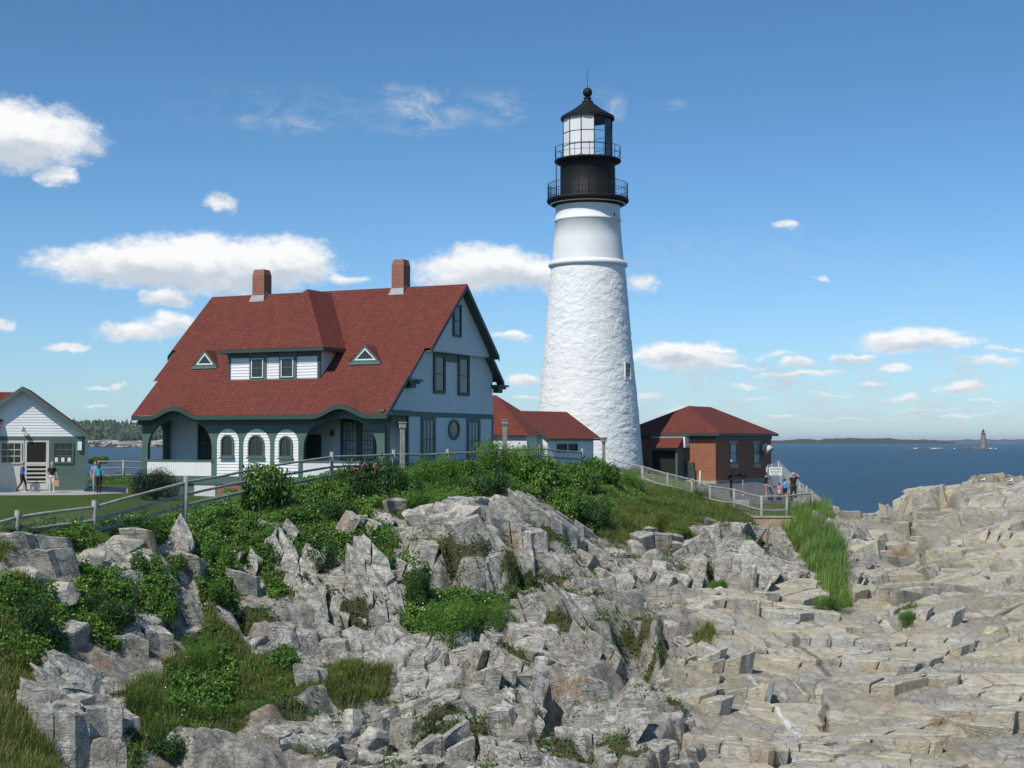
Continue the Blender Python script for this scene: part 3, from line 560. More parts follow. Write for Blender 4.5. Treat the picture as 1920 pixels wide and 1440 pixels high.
tone = np.clip(SLAB*1.1, 0, 1); cellr = r1*(1-SLAB)+r2*SLAB*(1-HEAD)+r3*SLAB*HEAD
def sub_mesh(name, mask, m, attrs, smooth=False):
    F = Q[mask]; u, inv = np.unique(F.ravel(), return_inverse=True)
    return mesh_np(name, VV[u], inv.reshape(-1, 4), m, None, {k: v.reshape(-1)[u] for k, v in attrs.items()}, smooth)
o = sub_mesh('rocky_ground', ~lawnq, M['rock'], {'soil': SOIL2, 'tone': tone, 'cell': cellr, 'crack': np.clip(1-SOIL*1.3, 0, 1)*wr*.10}, True); tag(o, kind='structure', label='grey and beige fractured rock ledges of the headland')  # crack sets how strongly crevice shade is painted on the floor
o = sub_mesh('lawn', lawnq, M['lawn'], {}, True); tag(o, kind='structure')

# ---- jointed bedrock: every block is a prism cut along the joints, its top a flat tilted bedding face
def samp(G, x, y):
    x = np.asarray(x, float); y = np.asarray(y, float)
    fr = np.interp(y, Drow, np.arange(NR)); fc = np.interp(x/y, Ucol, np.arange(NC)); r = np.clip(fr.astype(int), 0, NR-2); c = np.clip(fc.astype(int), 0, NC-2); fr = fr-r; fc = fc-c
    return (G[c, r]*(1-fc)+G[c+1, r]*fc)*(1-fr)+(G[c, r+1]*(1-fc)+G[c+1, r+1]*fc)*fr
BV, BF, BT, BC, BCR = [], [], [], [], []; bn_ = 0
def warp(x, y):
    return x+fbm(x*.22, y*.22, 611, 2)*.55+fbm(x*1.1, y*1.1, 613, 2)*.07, y+fbm(x*.22+9, y*.22, 621, 2)*.55+fbm(x*1.1+5, y*1.1, 623, 2)*.07
def jointed(region, size, st, deg, seed, par, chi, fine, tone0, jit=.8, ymin=36.5, rough=1.0, lean=(0, 0, .3), tcap=1.05):
    """par/chi: (cell size in fine cells, height, tilt, gap); fine: (height, tilt, gap)"""
    global bn_
    c_, s_ = math.cos(R(deg)), math.sin(R(deg)); fw = lambda x, y: ((x*c_+y*s_)/size, (-x*s_+y*c_)*st/size); bw = lambda a, b: ((a*size*c_-b*size/st*s_), (a*size*s_+b*size/st*c_))
    cx, cy = np.array([-34, 60, -34, 60]), np.array([34, 34, 108, 108]); A_, B_ = fw(cx, cy); ia, ib = np.meshgrid(np.arange(int(A_.min())-1, int(A_.max())+2), np.arange(int(B_.min())-1, int(B_.max())+2), indexing='ij')
    def site(i, j): g = hsh(i, j, seed); return i+.5+(g-.5)*jit, j+.5+(((g*571.3) % 1)-.5)*jit, g
    sa, sb, sg_ = site(ia, ib)
    def cell(sa, sb, n, sd, asp):     # nearest coarse cell: id and centre
        ca, cb = sa/n, sb/(n*asp); fa, fb_ = np.floor(ca).astype(int), np.floor(cb).astype(int); best = np.full(sa.shape, 9e9); I = np.zeros(sa.shape, int); J = I.copy(); PA = np.zeros(sa.shape); PB = PA.copy()
        for da in (-1, 0, 1):
            for db in (-1, 0, 1):
                g = hsh(fa+da, fb_+db, sd); xa = fa+da+.5+(g-.5)*.75; xb = fb_+db+.5+(((g*571.3) % 1)-.5)*.75; D_ = np.maximum(abs(ca-xa), abs(cb-xb))*.7+.3*np.hypot(ca-xa, cb-xb); m_ = D_ < best
                best = np.where(m_, D_, best); I = np.where(m_, fa+da, I); J = np.where(m_, fb_+db, J); PA = np.where(m_, xa*n, PA); PB = np.where(m_, xb*n*asp, PB)
        return I*100003+J, hsh(I, J, sd+7), PA, PB
    pid, pg, pa, pb = cell(sa, sb, par[0], seed+11, par[4]); cid, cg, _, _ = cell(sa, sb, chi[0], seed+23, chi[4])
    x0, y0 = bw(sa, sb); xp, yp = bw(pa, pb)
    ok = (y0 > ymin) & (y0 < 106) & (x0/np.maximum(y0, 1) > Ucol[6]) & (x0/np.maximum(y0, 1) < Ucol[-6])
    reg = np.zeros(sa.shape); reg[ok] = samp(region, x0[ok], y0[ok]); ok &= reg > .5
    rg = np.random.RandomState(seed); ypc = np.clip(yp, 31, 125)
    e_ = 1.1; gx = (samp(ZS, xp+e_, ypc)-samp(ZS, xp-e_, ypc))/(2*e_); gy = (samp(ZS, xp, ypc+e_)-samp(ZS, xp, ypc-e_))/(2*e_); gm = np.hypot(gx, gy); k_ = np.minimum(1, 1.15/np.maximum(gm, 1e-6)); gx *= k_; gy *= k_
    zp = samp(ZS, xp, ypc)
    f = lambda g, m_: ((g*m_) % 1)*2-1
    hz_ = (f(pg, 937.9))*par[1]; tx = gx*par[5]+(f(pg, 3371.1)+par[6])*par[2]; ty = gy*par[5]+(f(pg, 4513.3)+par[7])*par[2]
    tm = np.hypot(tx, ty); kt = np.minimum(1, tcap/np.maximum(tm, 1e-6)); tx = tx*kt; ty = ty*kt
    hc = f(cg, 811.7)*chi[1]; cxx, cyy = f(cg, 2371.1)*chi[2], f(cg, 5113.3)*chi[2]
    hf = f(sg_, 1511.3)*fine[0]; fx, fy = f(sg_, 2971.9)*fine[1], f(sg_, 6133.7)*fine[1]
    zs0 = samp(ZS, x0, np.clip(y0, 31, 125)); lim_ = (par[1]*1.25+.06)*np.where(y0 > 86, .55, 1.0)
    II, JJ = np.where(ok)
    for i, j in zip(II.tolist(), JJ.tolist()):
        if not (2 <= i < sa.shape[0]-2 and 2 <= j < sa.shape[1]-2): continue
        a, b = sa[i, j], sb[i, j]; P = [(a-1.2, b-1.2), (a+1.2, b-1.2), (a+1.2, b+1.2), (a-1.2, b+1.2)]; pi_, ci_ = pid[i, j], cid[i, j]
        for di in (-2, -1, 0, 1, 2):
            for dj in (-2, -1, 0, 1, 2):
                if di == 0 and dj == 0: continue
                na, nb = sa[i+di, j+dj]-a, sb[i+di, j+dj]-b; L = math.hypot(na, nb)
                if L > 2.4: continue
                gap = par[3] if pid[i+di, j+dj] != pi_ else (chi[3] if cid[i+di, j+dj] != ci_ else fine[2])
                na /= L; nb /= L; lim = L*.5-gap/size; o = []; n = len(P); ds = [(p[0]-a)*na+(p[1]-b)*nb-lim for p in P]
                for k in range(n):
                    d0, d1 = ds[k], ds[(k+1) % n]
                    if d0 <= 0: o.append(P[k])
                    if (d0 <= 0) != (d1 <= 0): t_ = d0/(d0-d1); q0, q1 = P[k], P[(k+1) % n]; o.append((q0[0]+(q1[0]-q0[0])*t_, q0[1]+(q1[1]-q0[1])*t_))
                P = o
                if len(P) < 3: break
            if len(P) < 3: break
        if len(P) < 3: continue
        pa_ = np.array(P); keep = [k for k in range(len(P)) if math.hypot(P[k][0]-P[k-1][0], P[k][1]-P[k-1][1]) > .03]
        if len(keep) < 3: continue
        x, y = bw(pa_[keep, 0], pa_[keep, 1]); xc, yc = x.mean(), y.mean(); xo, yo = [], []
        for k in range(len(x)):
            xa, ya, xb_, yb_ = x[k], y[k], x[(k+1) % len(x)], y[(k+1) % len(x)]; L = math.hypot(xb_-xa, yb_-ya); xo.append(xa); yo.append(ya)
            if L > .38: t_ = rg.uniform(.3, .7); o_ = rg.uniform(-.10, .02)*min(L, .9)*rough; xo.append(xa+(xb_-xa)*t_+(yb_-ya)/L*-o_*-1); yo.append(ya+(yb_-ya)*t_-(xb_-xa)/L*-o_*-1)
        x, y = np.array(xo), np.array(yo); n = len(x); bev = rg.uniform(.015, .05)
        dd = np.hypot(x-xc, y-yc); tI = np.clip(1-bev*1.6*rg.uniform(.5, 1.6, n)/np.maximum(dd, .02), .3, 1); xi, yi = xc+(x-xc)*tI, yc+(y-yc)*tI
        def top(u, v): return zp[i, j]+hz_[i, j]+tx[i, j]*(u-xp[i, j])+ty[i, j]*(v-yp[i, j])+hc[i, j]+cxx[i, j]*(u-x0[i, j])+cyy[i, j]*(v-y0[i, j])+hf[i, j]+fx[i, j]*(u-xc)+fy[i, j]*(v-yc)
        dv_ = top(xc, yc)-zs0[i, j]; l_ = lim_[i, j]; sh0 = max(-l_, min(l_, dv_))-dv_; topr = top; top = lambda u, v: topr(u, v)+sh0
        zi = top(xi, yi)+(rg.rand(n)-.5)*.07*rough; ze_ = top(x, y)-bev*(.6+rg.rand(n)*1.3)+(rg.rand(n)-.5)*.04*rough; zb2 = ze_-1.5
        lx, ly = lean[0]+f(pg[i, j], 6151.1)*lean[2], lean[1]+f(pg[i, j], 7151.1)*lean[2]; sh_ = .93
        mx_ = xc+(rg.rand()-.5)*.5*(x.max()-x.min()); my_ = yc+(rg.rand()-.5)*.5*(y.max()-y.min()); mx_, my_ = xc+(mx_-xc)*.5, yc+(my_-yc)*.5
        w_ = warp(np.concatenate([[mx_], xi, x, xc+(x-xc)*sh_+lx*1.5]), np.concatenate([[my_], yi, y, yc+(y-yc)*sh_+ly*1.5])); BV.append(np.stack([w_[0], w_[1], np.concatenate([[top(mx_, my_)+(rg.rand()-.35)*.09*rough], zi, ze_, zb2])], 1))
        BF.append((bn_, n)); bn_ += 3*n+1
        v_ = tone0+.0*n; BT.append((3*n+1, samp(tone, [xc], [yc])[0] if tone0 is None else tone0, cg[i, j]*.6+sg_[i, j]*.4))
tone = np.clip(SLAB*1.1, 0, 1)
kind_leaf = np.maximum(VM['mound'], VM['slope'])
okR = (wr > .55)*(SOIL < .5)*(CLF < .45)*(np.gradient(ZS, axis=1)/np.gradient(Y, axis=1) > -.25)*(~((PX0 > 1425) & (PX0 < 1505) & (PY0 < 1003) & (Y > 76)))*1.0
okv = np.maximum(okR, (wr > .7)*(fbm(X*.9, Y*.9, 222, 3) > .22)*(SOIL < .9)*1.0*(1-SLAB)*(CLF < .45)*(PY0 > 985)*(kind_leaf < .5))
mkb = np.clip(fbm(X*.13+3, S*.13, 401, 2)*6+.3, 0, 1)
#            region                       size  st   deg seed  parent:(n,h,tilt,gap,asp,follow,bx,by)           child                       fine
jointed(okv*(SLAB <= .5)*(mkb > .5), .95, 2.0, -50, 900, (3.6, .44, .26, .07, 1.0, .85, -.35, -.6), (1.6, .06, .10, .025, 1.1), (.07, .16, .012), 0.0, jit=1.0, rough=1.5, lean=(-.35, .1, .3))
jointed(okv*(SLAB <= .5)*(mkb <= .5), 1.0, 1.8, 30, 930, (3.6, .42, .24, .07, 1.0, .85, .35, -.6), (1.6, .06, .10, .025, 1.0), (.07, .15, .012), 0.0, jit=1.0, rough=1.5, lean=(.30, .1, .3))
jointed(okR*(SLAB > .5)*(HEAD <= .5), 1.25, 1.5, -36, 960, (3.9, .20, .055, .055, .8, .92, .9, -1.4), (1.5, .03, .02, .028, .9), (.032, .04, .012), 1.0, jit=.95, rough=.55, lean=(-.15, .1, .15), tcap=.48)
jointed(okR*(HEAD > .5), 1.7, 1.5, 36, 990, (3.0, .17, .13, .09, 1.0, .95, .5, -.7), (1.5, .06, .05, .035, 1.0), (.04, .05, .008), 1.0, jit=.95, rough=1.0, lean=(.2, .0, .2), tcap=.55)
def link_blocks():
    V = np.concatenate(BV); T = []; 
    loops = []; tot = []
    for (b, n) in BF:
        c0 = b; b = b+1
        for k in range(n):
            k2 = (k+1) % n; loops.extend((c0, b+k, b+k2)); tot.append(3); loops.extend((b+n+k, b+n+k2, b+k2, b+k)); tot.append(4); loops.extend((b+2*n+k, b+2*n+k2, b+n+k2, b+n+k)); tot.append(4)
    me = bpy.data.meshes.new('rock_ledge'); me.vertices.add(len(V)); me.vertices.foreach_set('co', V.astype(np.float32).ravel()); me.loops.add(len(loops)); me.loops.foreach_set('vertex_index', np.array(loops, np.int32))
    tot = np.array(tot, np.int32); me.polygons.add(len(tot)); me.polygons.foreach_set('loop_start', np.concatenate([[0], np.cumsum(tot)[:-1]]).astype(np.int32)); me.polygons.foreach_set('use_smooth', np.zeros(len(tot), bool)); me.update(calc_edges=True)
    nn = [q[0] for q in BT]
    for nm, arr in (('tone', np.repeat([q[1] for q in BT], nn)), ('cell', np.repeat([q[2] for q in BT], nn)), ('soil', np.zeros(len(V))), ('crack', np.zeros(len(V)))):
        at_ = me.attributes.new(nm, 'FLOAT', 'POINT'); at_.data.foreach_set('value', arr.astype(np.float32))
    me.materials.append(M['rock']); return link_mesh('rock_ledge', me)
print('blocks', len(BF))
tag(link_blocks(), kind='structure')
def ground(px, py=None, d=None):
    """ground point under a photo column: first hit of photo row py from the near side, or at distance d"""
    j = int(np.argmin(abs(pxs-px)))
    r = int(np.argmin(abs(Drow-d))) if d is not None else (np.where(PYv[j] <= py)[0][0] if (PYv[j] <= py).any() else NR-1)
    return Vector((Xd[j, r], Yd[j, r], Zd[j, r]))
def gz(x, y):
    r = int(np.argmin(abs(Drow-y))); j = int(np.argmin(abs(X[:, r]-x))); return float(Zd[j, r])
# ---- sea
def seamat():
    m = bpy.data.materials.new('sea_water'); m.use_nodes = True; t = NT(m.node_tree); b = t.n['Principled BSDF']
    ob = t.add('ShaderNodeTexCoord').outputs['Object']
    c = t.mix(t.rng(t.noise(t.map(ob, (0.4, 1, 1)), 0.012, 6, 0.65), 0.35, 0.65), (0.001, 0.026, 0.056), (0.003, 0.040, 0.082))
    t.l.new(c, b.inputs['Base Color']); b.inputs['Roughness'].default_value = 0.30; b.inputs['IOR'].default_value = 1.33; b.inputs['Specular IOR Level'].default_value = 0.20
    h = t.math('ADD', t.math('MULTIPLY', t.noise(t.map(ob, (0.6, 1, 1), (0, 0, .5)), 0.28, 7, 0.7), 1.0), t.math('MULTIPLY', t.noise(t.map(ob, (0.4, 1, 1), (0, 0, -.2)), 0.05, 5, 0.6), 2.2))
    bn = t.add('ShaderNodeBump'); bn.inputs['Strength'].default_value = 1.0; bn.inputs['Distance'].default_value = 1.6
    t.l.new(h, bn.inputs['Height']); t.l.new(bn.outputs[0], b.inputs['Normal']); return m
M['sea'] = seamat()
mb = MB(); mb.poly([(-26000, -200, SEA), (26000, -200, SEA), (26000, 30000, SEA), (-26000, 30000, SEA)]); tag(mb.build('sea', M['sea'], uv=False), kind='structure')
# ================================================================ BUILDING HELPERS
class Wall:
    """a vertical plane in a thing's local frame: origin O, right R_, outward normal Nn"""
    def __init__(s, O, Rv, Nn): s.O, s.R, s.N = Vector(O), Vector(Rv).normalized(), Vector(Nn).normalized()
    def p(s, u, z, o=0.0): return s.O+s.R*u+Vector((0, 0, z))+s.N*o
def clap(mb, w, poly, h=0.16, out=0.034, off=0.0, mi=0):
    """lapped boards filling a polygon (u,z) on wall w"""
    zmin = min(q[1] for q in poly); zmax = max(q[1] for q in poly); k = int((zmax-zmin)/h)+1
    def cut(P, z, keep_above):
        o = []
        for i in range(len(P)):
            a, b = P[i], P[(i+1) % len(P)]; ia = (a[1] >= z) == keep_above or a[1] == z; ib = (b[1] >= z) == keep_above or b[1] == z
            if ia: o.append(a)
            if ia != ib and abs(b[1]-a[1]) > 1e-9: t = (z-a[1])/(b[1]-a[1]); o.append((a[0]+(b[0]-a[0])*t, z))
        return o
    for i in range(k):
        z0 = zmin+i*h; z1 = min(zmax, z0+h)
        if z1-z0 < 0.01: continue
        P = cut(cut(poly, z0, True), z1, False)
        if len(P) < 3: continue
        mb.poly([w.p(u, z, off+0.004+out*(z1-z)/h) for u, z in P], mi)
        lo = [q for q in P if abs(q[1]-z0) < 1e-6]
        if len(lo) >= 2:
            a, b = min(lo), max(lo); mb.poly([w.p(a[0], z0, off), w.p(b[0], z0, off), w.p(b[0], z0, off+0.004+out), w.p(a[0], z0, off+0.004+out)], mi)
def plate(mb, w, poly, o0, o1, mi=0):
    """solid slab with outline poly between offsets o0 and o1 along the normal"""
    n = len(poly); tri = tessellate_polygon([[Vector((q[0], q[1], 0)) for q in poly]])
    for t in tri:
        mb.poly([w.p(*poly[i], o1) for i in t], mi); mb.poly([w.p(*poly[i], o0) for i in reversed(t)], mi)
    for i in range(n):
        a, b = poly[i], poly[(i+1) % n]; mb.poly([w.p(*a, o0), w.p(*b, o0), w.p(*b, o1), w.p(*a, o1)], mi)
def plate_holes(mb, w, poly, holes, o0, o1, mi=0):
    loops = [poly]+holes; fl = [q for l in loops for q in l]
    tri = tessellate_polygon([[Vector((q[0], q[1], 0)) for q in l] for l in loops])
    for t in tri:
        mb.poly([w.p(*fl[i], o1) for i in t], mi); mb.poly([w.p(*fl[i], o0) for i in reversed(t)], mi)
    for l in loops:
        for i in range(len(l)):
            a, b = l[i], l[(i+1) % len(l)]; mb.poly([w.p(*a, o0), w.p(*b, o0), w.p(*b, o1), w.p(*a, o1)], mi)
def arch(u0, u1, z0, z1, n=14, spring=None, pw=2.0):
    c = (u0+u1)/2; r = (u1-u0)/2; s = z1-r if spring is None else spring
    pts = [(u0, z0), (u1, z0)]
    for i in range(n+1):
        t = math.pi*i/n; cu, su = math.cos(t), math.sin(t)
        pts.append((c+r*math.copysign(abs(cu)**(2/pw), cu), s+(z1-s)*abs(su)**(2/pw)))
    return pts
def rect(u0, u1, z0, z1): return [(u0, z0), (u1, z0), (u1, z1), (u0, z1)]
def window(parent, w, u0, u1, z0, z1, fr=0.09, proud=0.05, mf='dgreen', mg='glass', nx=1, nz=2, sash='dgreen', shape='rect', sill=False, name='window', off=0.06, label=None, ft=None):
    """window frame part with a pane as its sub-part"""
    sh = arch if shape == 'arch' else (lambda a, b, c, d: [((a+b)/2+(b-a)/2*math.cos(math.pi*i/12), (c+d)/2+(d-c)/2*math.sin(math.pi*i/12)) for i in range(24)]) if shape == 'oval' else rect
    f = MB(); out = sh(u0, u1, z0, z1); ft = fr if ft is None else ft
    inn = sh(u0+fr, u1-fr, z0+fr, z1-ft); plate_holes(f, w, out, [inn], off-0.02, off+proud, 0)
    if sill: f.obox(w.p((u0+u1)/2, z0-0.04, off+proud*0.5+0.02), w.R*((u1-u0)/2+0.06), w.N*(proud*0.5+0.045), Vector((0, 0, 0.035)), 0)
    s = 0.022
    if shape != 'oval':
        for i in range(1, nx): f.obox(w.p(u0+fr+(u1-u0-2*fr)*i/nx, (z0+z1)/2, off+0.018), w.R*s*0.6, w.N*0.012, Vector((0, 0, (z1-z0)/2-fr-0.003)), 1)
        for i in range(1, nz): f.obox(w.p((u0+u1)/2, z0+fr+(z1-z0-2*fr)*i/nz, off+0.016), w.R*((u1-u0)/2-fr-0.002), w.N*0.012, Vector((0, 0, s)), 1)
    fo = f.build(name, [M[mf], M[sash]], parent)
    g = MB(); plate(g, w, sh(u0+fr*0.8, u1-fr*0.8, z0+fr*0.8, z1-ft*0.8), off-0.015, off+0.004); po = g.build('pane', M[mg], fo)
    if label: fo['label'] = label
    return fo
def local(px, py, th, plane, val):
    """photo point -> local coords on plane 'b'=val or 'a'=val or 'z'=val of thing th"""
    Mi = th.matrix_basis.inverted(); o = Mi @ Vector((0, 0, HC)); d = Mi.to_3x3() @ ray(px, py); k = {'a': 0, 'b': 1, 'z': 2}[plane]
    t = (val-o[k])/d[k]; return o+d*t
# ================================================================ KEEPER'S HOUSE
HD = at(763, 826, 78); HZ = 7.05; TH = R(-25)
H = thing('house', 'large white and green wooden house with steep red roof, two brick chimneys and arched porch', 'house', (HD.x, 78, HZ), TH)
LB = lambda px, py, b: (lambda v: (v.x, v.z))(local(px, py, H, 'b', b))
LA = lambda px, py, a: (lambda v: (v.y, v.z))(local(px, py, H, 'a', a))
LEN = -16.0; BW = 10.6; BP = -2.4; RB = 5.35
Zr = LB(868, 536, RB)[1]; ze = LB(490, 781, -3.0)[1]; slope = (Zr-ze)/(RB+3.0); zback = LA(940, 719, 0.5)[1]; bback = RB+(Zr-zback)/slope
def rz(b): return Zr-slope*abs(b-RB)
# roof: front slope as a grid whose eave lifts in two eyebrows, side steps in the verge
hl, hr = LB(325, 780, -3.0)[0], LB(637, 778, -3.0)[0]
def hump(a): return sum(0.52*max(0, math.cos(min(1, abs(a-c)/1.75)*math.pi)*0.5+0.5) if abs(a-c) < 1.75 else 0 for c in (hl, hr))
rf = MB(); T = 0.10
def vL(b):  # left verge a at depth b
    z = rz(b); return LEN-0.98 if z > z_s1 else (LEN-0.62 if z > z_s2 else LEN-0.25)
def vR(b):
    z = rz(b); return 0.95 if z > z_s1r else (0.55 if z > z_s2r else 0.45)
z_s1 = LB(320, 660, 1.0)[1]; z_s2 = LB(288, 718, -.9)[1]; z_s1r = LA(803, 656, .7)[1]; z_s2r = z_s2
bs = sorted(set([round(-3.0+i*0.2, 3) for i in range(41)]+[RB]+[RB-(Zr-z_s1)/slope, RB-(Zr-z_s1)/slope-1e-3, RB-(Zr-z_s2)/slope, RB-(Zr-z_s2)/slope-1e-3, RB-(Zr-z_s1r)/slope, RB-(Zr-z_s1r)/slope-1e-3]))
bs = [b for b in bs if b <= RB]
def zr_front(a, b):
    t = max(0, 1-(b+3.0)/2.2); return rz(b)+hump(a)*t**1.4
ngrid = 90
for i in range(len(bs)-1):
    b0, b1 = bs[i], bs[i+1]; eps = 2e-4
    l0, l1, q0, q1 = vL(b0+eps), vL(b1-eps), vR(b0+eps), vR(b1-eps)
    for k in range(ngrid):
        A0 = [l0+(q0-l0)*k/ngrid, l0+(q0-l0)*(k+1)/ngrid]; A1 = [l1+(q1-l1)*k/ngrid, l1+(q1-l1)*(k+1)/ngrid]
        rf.poly([(A0[0], b0, zr_front(A0[0], b0)+T), (A0[1], b0, zr_front(A0[1], b0)+T), (A1[1], b1, zr_front(A1[1], b1)+T), (A1[0], b1, zr_front(A1[0], b1)+T)])
# back slope
bbs = [RB, RB+(Zr-z_s1r)/slope, RB+(Zr-z_s1r)/slope+1e-3, bback]
for i in range(3):
    b0, b1 = bbs[i], bbs[i+1]; l = LEN-0.95 if i < 1 else LEN-.4; q = 0.95 if i < 1 else 0.5
    rf.poly([(l, b0, rz(b0)+T), (q, b0, rz(b0)+T), (q, b1, rz(b1)+T), (l, b1, rz(b1)+T)])
roof = rf.build('roof', M['roof'], H)
# underside + rake boards + fascia
for (bA, bB, aR, aL) in ((RB, RB-(Zr-z_s1r)/slope, 0.95, LEN-.98), (RB-(Zr-z_s1r)/slope, -3.0, 0.5, LEN-.3), (RB, bbs[1], 0.95, LEN-.95), (bbs[2], bback, 0.5, LEN-.4)):
    if bB > 1e9: continue
    for aa, s_ in ((aR, 1), (aL, -1)):
        tr = MB()
        # soffit between wall and rake, and the rake board
        w0 = 0 if s_ > 0 else LEN
        for sft in (0,):
            tr.poly([(w0, bA, rz(bA)-0.10), (aa-0.01*s_, bA, rz(bA)-0.10), (aa-0.01*s_, bB, rz(bB)-0.10), (w0, bB, rz(bB)-0.10)], 0)
            x0, x1 = sorted((aa-0.06*s_, aa-0.005*s_)); c0 = Vector(((x0+x1)/2, (bA+bB)/2, (rz(bA)+rz(bB))/2-0.055))
            dv = Vector((0, bB-bA, rz(bB)-rz(bA))); up = Vector((0, 0, 0.14))
            tr.obox(c0, Vector(((x1-x0)/2, 0, 0)), dv/2, up, 0)
        tr.build('rake_board', M['dgreen'], H)
fa = MB(); n = 120; a0, a1 = LEN-0.25, 0.45
for i in range(n):
    u0, u1 = a0+(a1-a0)*i/n, a0+(a1-a0)*(i+1)/n
    for (o, zt, zb_, bb) in ((0, 0.09, -0.16, -3.0),):
        z0, z1 = zr_front(u0, -3.0), zr_front(u1, -3.0)
        fa.poly([(u0, bb-.03, z0+zb_), (u1, bb-.03, z1+zb_), (u1, bb-.03, z1+zt), (u0, bb-.03, z0+zt)])
        fa.poly([(u0, bb-.03, z0+zb_), (u1, bb-.03, z1+zb_), (u1, bb+.08, z1+zb_), (u0, bb+.08, z0+zb_)])
        fa.poly([(u0, bb+.0, z0+zb_+.03), (u1, bb+.0, z1+zb_+.03), (u1, BP-.02, z1+zb_+.10), (u0, BP-.02, z0+zb_+.10)])
        # curved moulding following the eave on the wall
        fa.poly([(u0, BP-.09, z0-.42), (u1, BP-.09, z1-.42), (u1, BP-.09, z1-.06), (u0, BP-.09, z0-.06)])
        fa.poly([(u0, BP-.09, z0-.42), (u1, BP-.09, z1-.42), (u1, BP, z1-.42), (u0, BP, z0-.42)])
fa.build('fascia', M['dgreen'], H)
# walls
WF = Wall((0, BP, 0), (1, 0, 0), (0, -1, 0)); WM = Wall((0, 0, 0), (1, 0, 0), (0, -1, 0)); WG = Wall((0, 0, 0), (0, 1, 0), (1, 0, 0)); WL = Wall((LEN, 0, 0), (0, 1, 0), (-1, 0, 0))
wz = MB()   # body: main walls
fl = LB(340, 905, BP)[1]         # porch floor height
belt = LA(845, 779, 0)[1]
gab = [(0, 0), (BW, 0), (BW, rz(BW)-.1), (RB, Zr-.1), (0, rz(0)-.1)]
clap(wz, WG, [(0, -.3), (BW, -.3), (BW, belt-.12), (0, belt-.12)], 0.17)
up = LA(870, 660, 0)[1]
def xb(z, side): return RB-(Zr-z)/slope if side < 0 else RB+(Zr-z)/slope
clap(wz, WG, [(xb(belt+.15, -1) if xb(belt+.15, -1) > BP+.1 else BP, belt+.15), (BW, belt+.15), (BW, rz(BW)-.12), (xb(up, 1)-.12, up), (xb(up, -1)+.12, up)], 0.17)
wz.poly([(LEN, 0, -.3), (LEN, BW, -.3), (LEN, BW, rz(BW)-.1), (LEN, RB, Zr-.1), (LEN, 0, rz(0)-.1)][::-1])
wz.poly([(LEN, BW, -.3), (0, BW, -.3), (0, BW, rz(BW)-.1), (LEN, BW, rz(BW)-.1)][::-1])
wz.build('wall', M['siding'], H)
# upper gable panel standing proud with a scalloped foot
ug = MB(); ap = 0.40
WU = Wall((ap, 0, 0), (0, 1, 0), (1, 0, 0))
zl = LA(803, 652, ap)[1]; pu = [(xb(zl, -1)+.1, zl), (xb(zl, 1)-.1, zl), (RB, Zr-.12)]
clap(ug, WU, pu, 0.13, 0.012)
u0, u1 = pu[0][0]+.1, pu[1][0]-.1; ns = 27
for i in range(ns):
    a = u0+(u1-u0)*i/ns; b = u0+(u1-u0)*(i+1)/ns; m_ = (a+b)/2; ug.poly([WU.p(a, zl, .01), WU.p(a, zl-.10, .01), WU.p(m_, zl-.20, .01), WU.p(b, zl-.10, .01), WU.p(b, zl, .01)])
ug.poly([(0, pu[0][0], zl), (0, pu[1][0], zl), (ap, pu[1][0], zl), (ap, pu[0][0], zl)])
ug.build('gable_panel', M['siding'], H)
# belt course and trim on the gable
gt = MB(); gt.box(0.0, 0.07, 0, BW+.02, belt-.12, belt+.15); gt.box(0.0, 0.075, -.04, .10, -.3, belt-.12); gt.box(0.0, .075, BW-.1, BW+.03, -.3, belt-.12)
zt = LA(842, 740, 0)[1]
(bA, zA), (bB, zB) = LA(812, 664, 0), LA(879, 740, 0)
gt.box(0.0, 0.06, bA, bB, zA-.35, zA+.15)
gt.build('trim', M['green'], H)
# bracket returns at both eaves of the gable
for (px_, py_, bb) in ((775, 713, None), (938, 724, None)):
    k = MB(); b_, z_ = LA(px_, py_, 0.3)
    k.box(0.0, .62, b_-.75, b_+.55, z_-.06, z_+.06); k.box(0, .5, b_-.62, b_+.42, z_-.20, z_-.06); k.box(0, .36, b_-.42, b_+.2, z_-.42, z_-.20); k.build('eave_bracket', M['dgreen'], H)
def gw(px0, px1, py0, py1, w=WG, a=0, **k):
    b0 = LA(px0, (py0+py1)/2, a)[0]; b1 = LA(px1, (py0+py1)/2, a)[0]; zt_ = LA((px0+px1)/2, py0, a)[1]; zb_ = LA((px0+px1)/2, py1, a)[1]; return window(H, w, b0, b1, zb_, zt_, **k)
gw(848, 863, 571, 632, w=WU, a=ap, fr=.13, nz=2)
gw(811, 833, 664, 738, fr=.20, nz=2); gw(857, 878, 668, 742, fr=.20, nz=2)
gw(788, 814, 781, 868, fr=.22, nx=3, nz=2, mg='curtain', mf='green', sash='dgreen'); gw(874, 898, 785, 868, fr=.22, nx=3, nz=2, mg='curtain', mf='green', sash='dgreen')
gw(839, 860, 786, 825, fr=.17, shape='oval', mf='green')
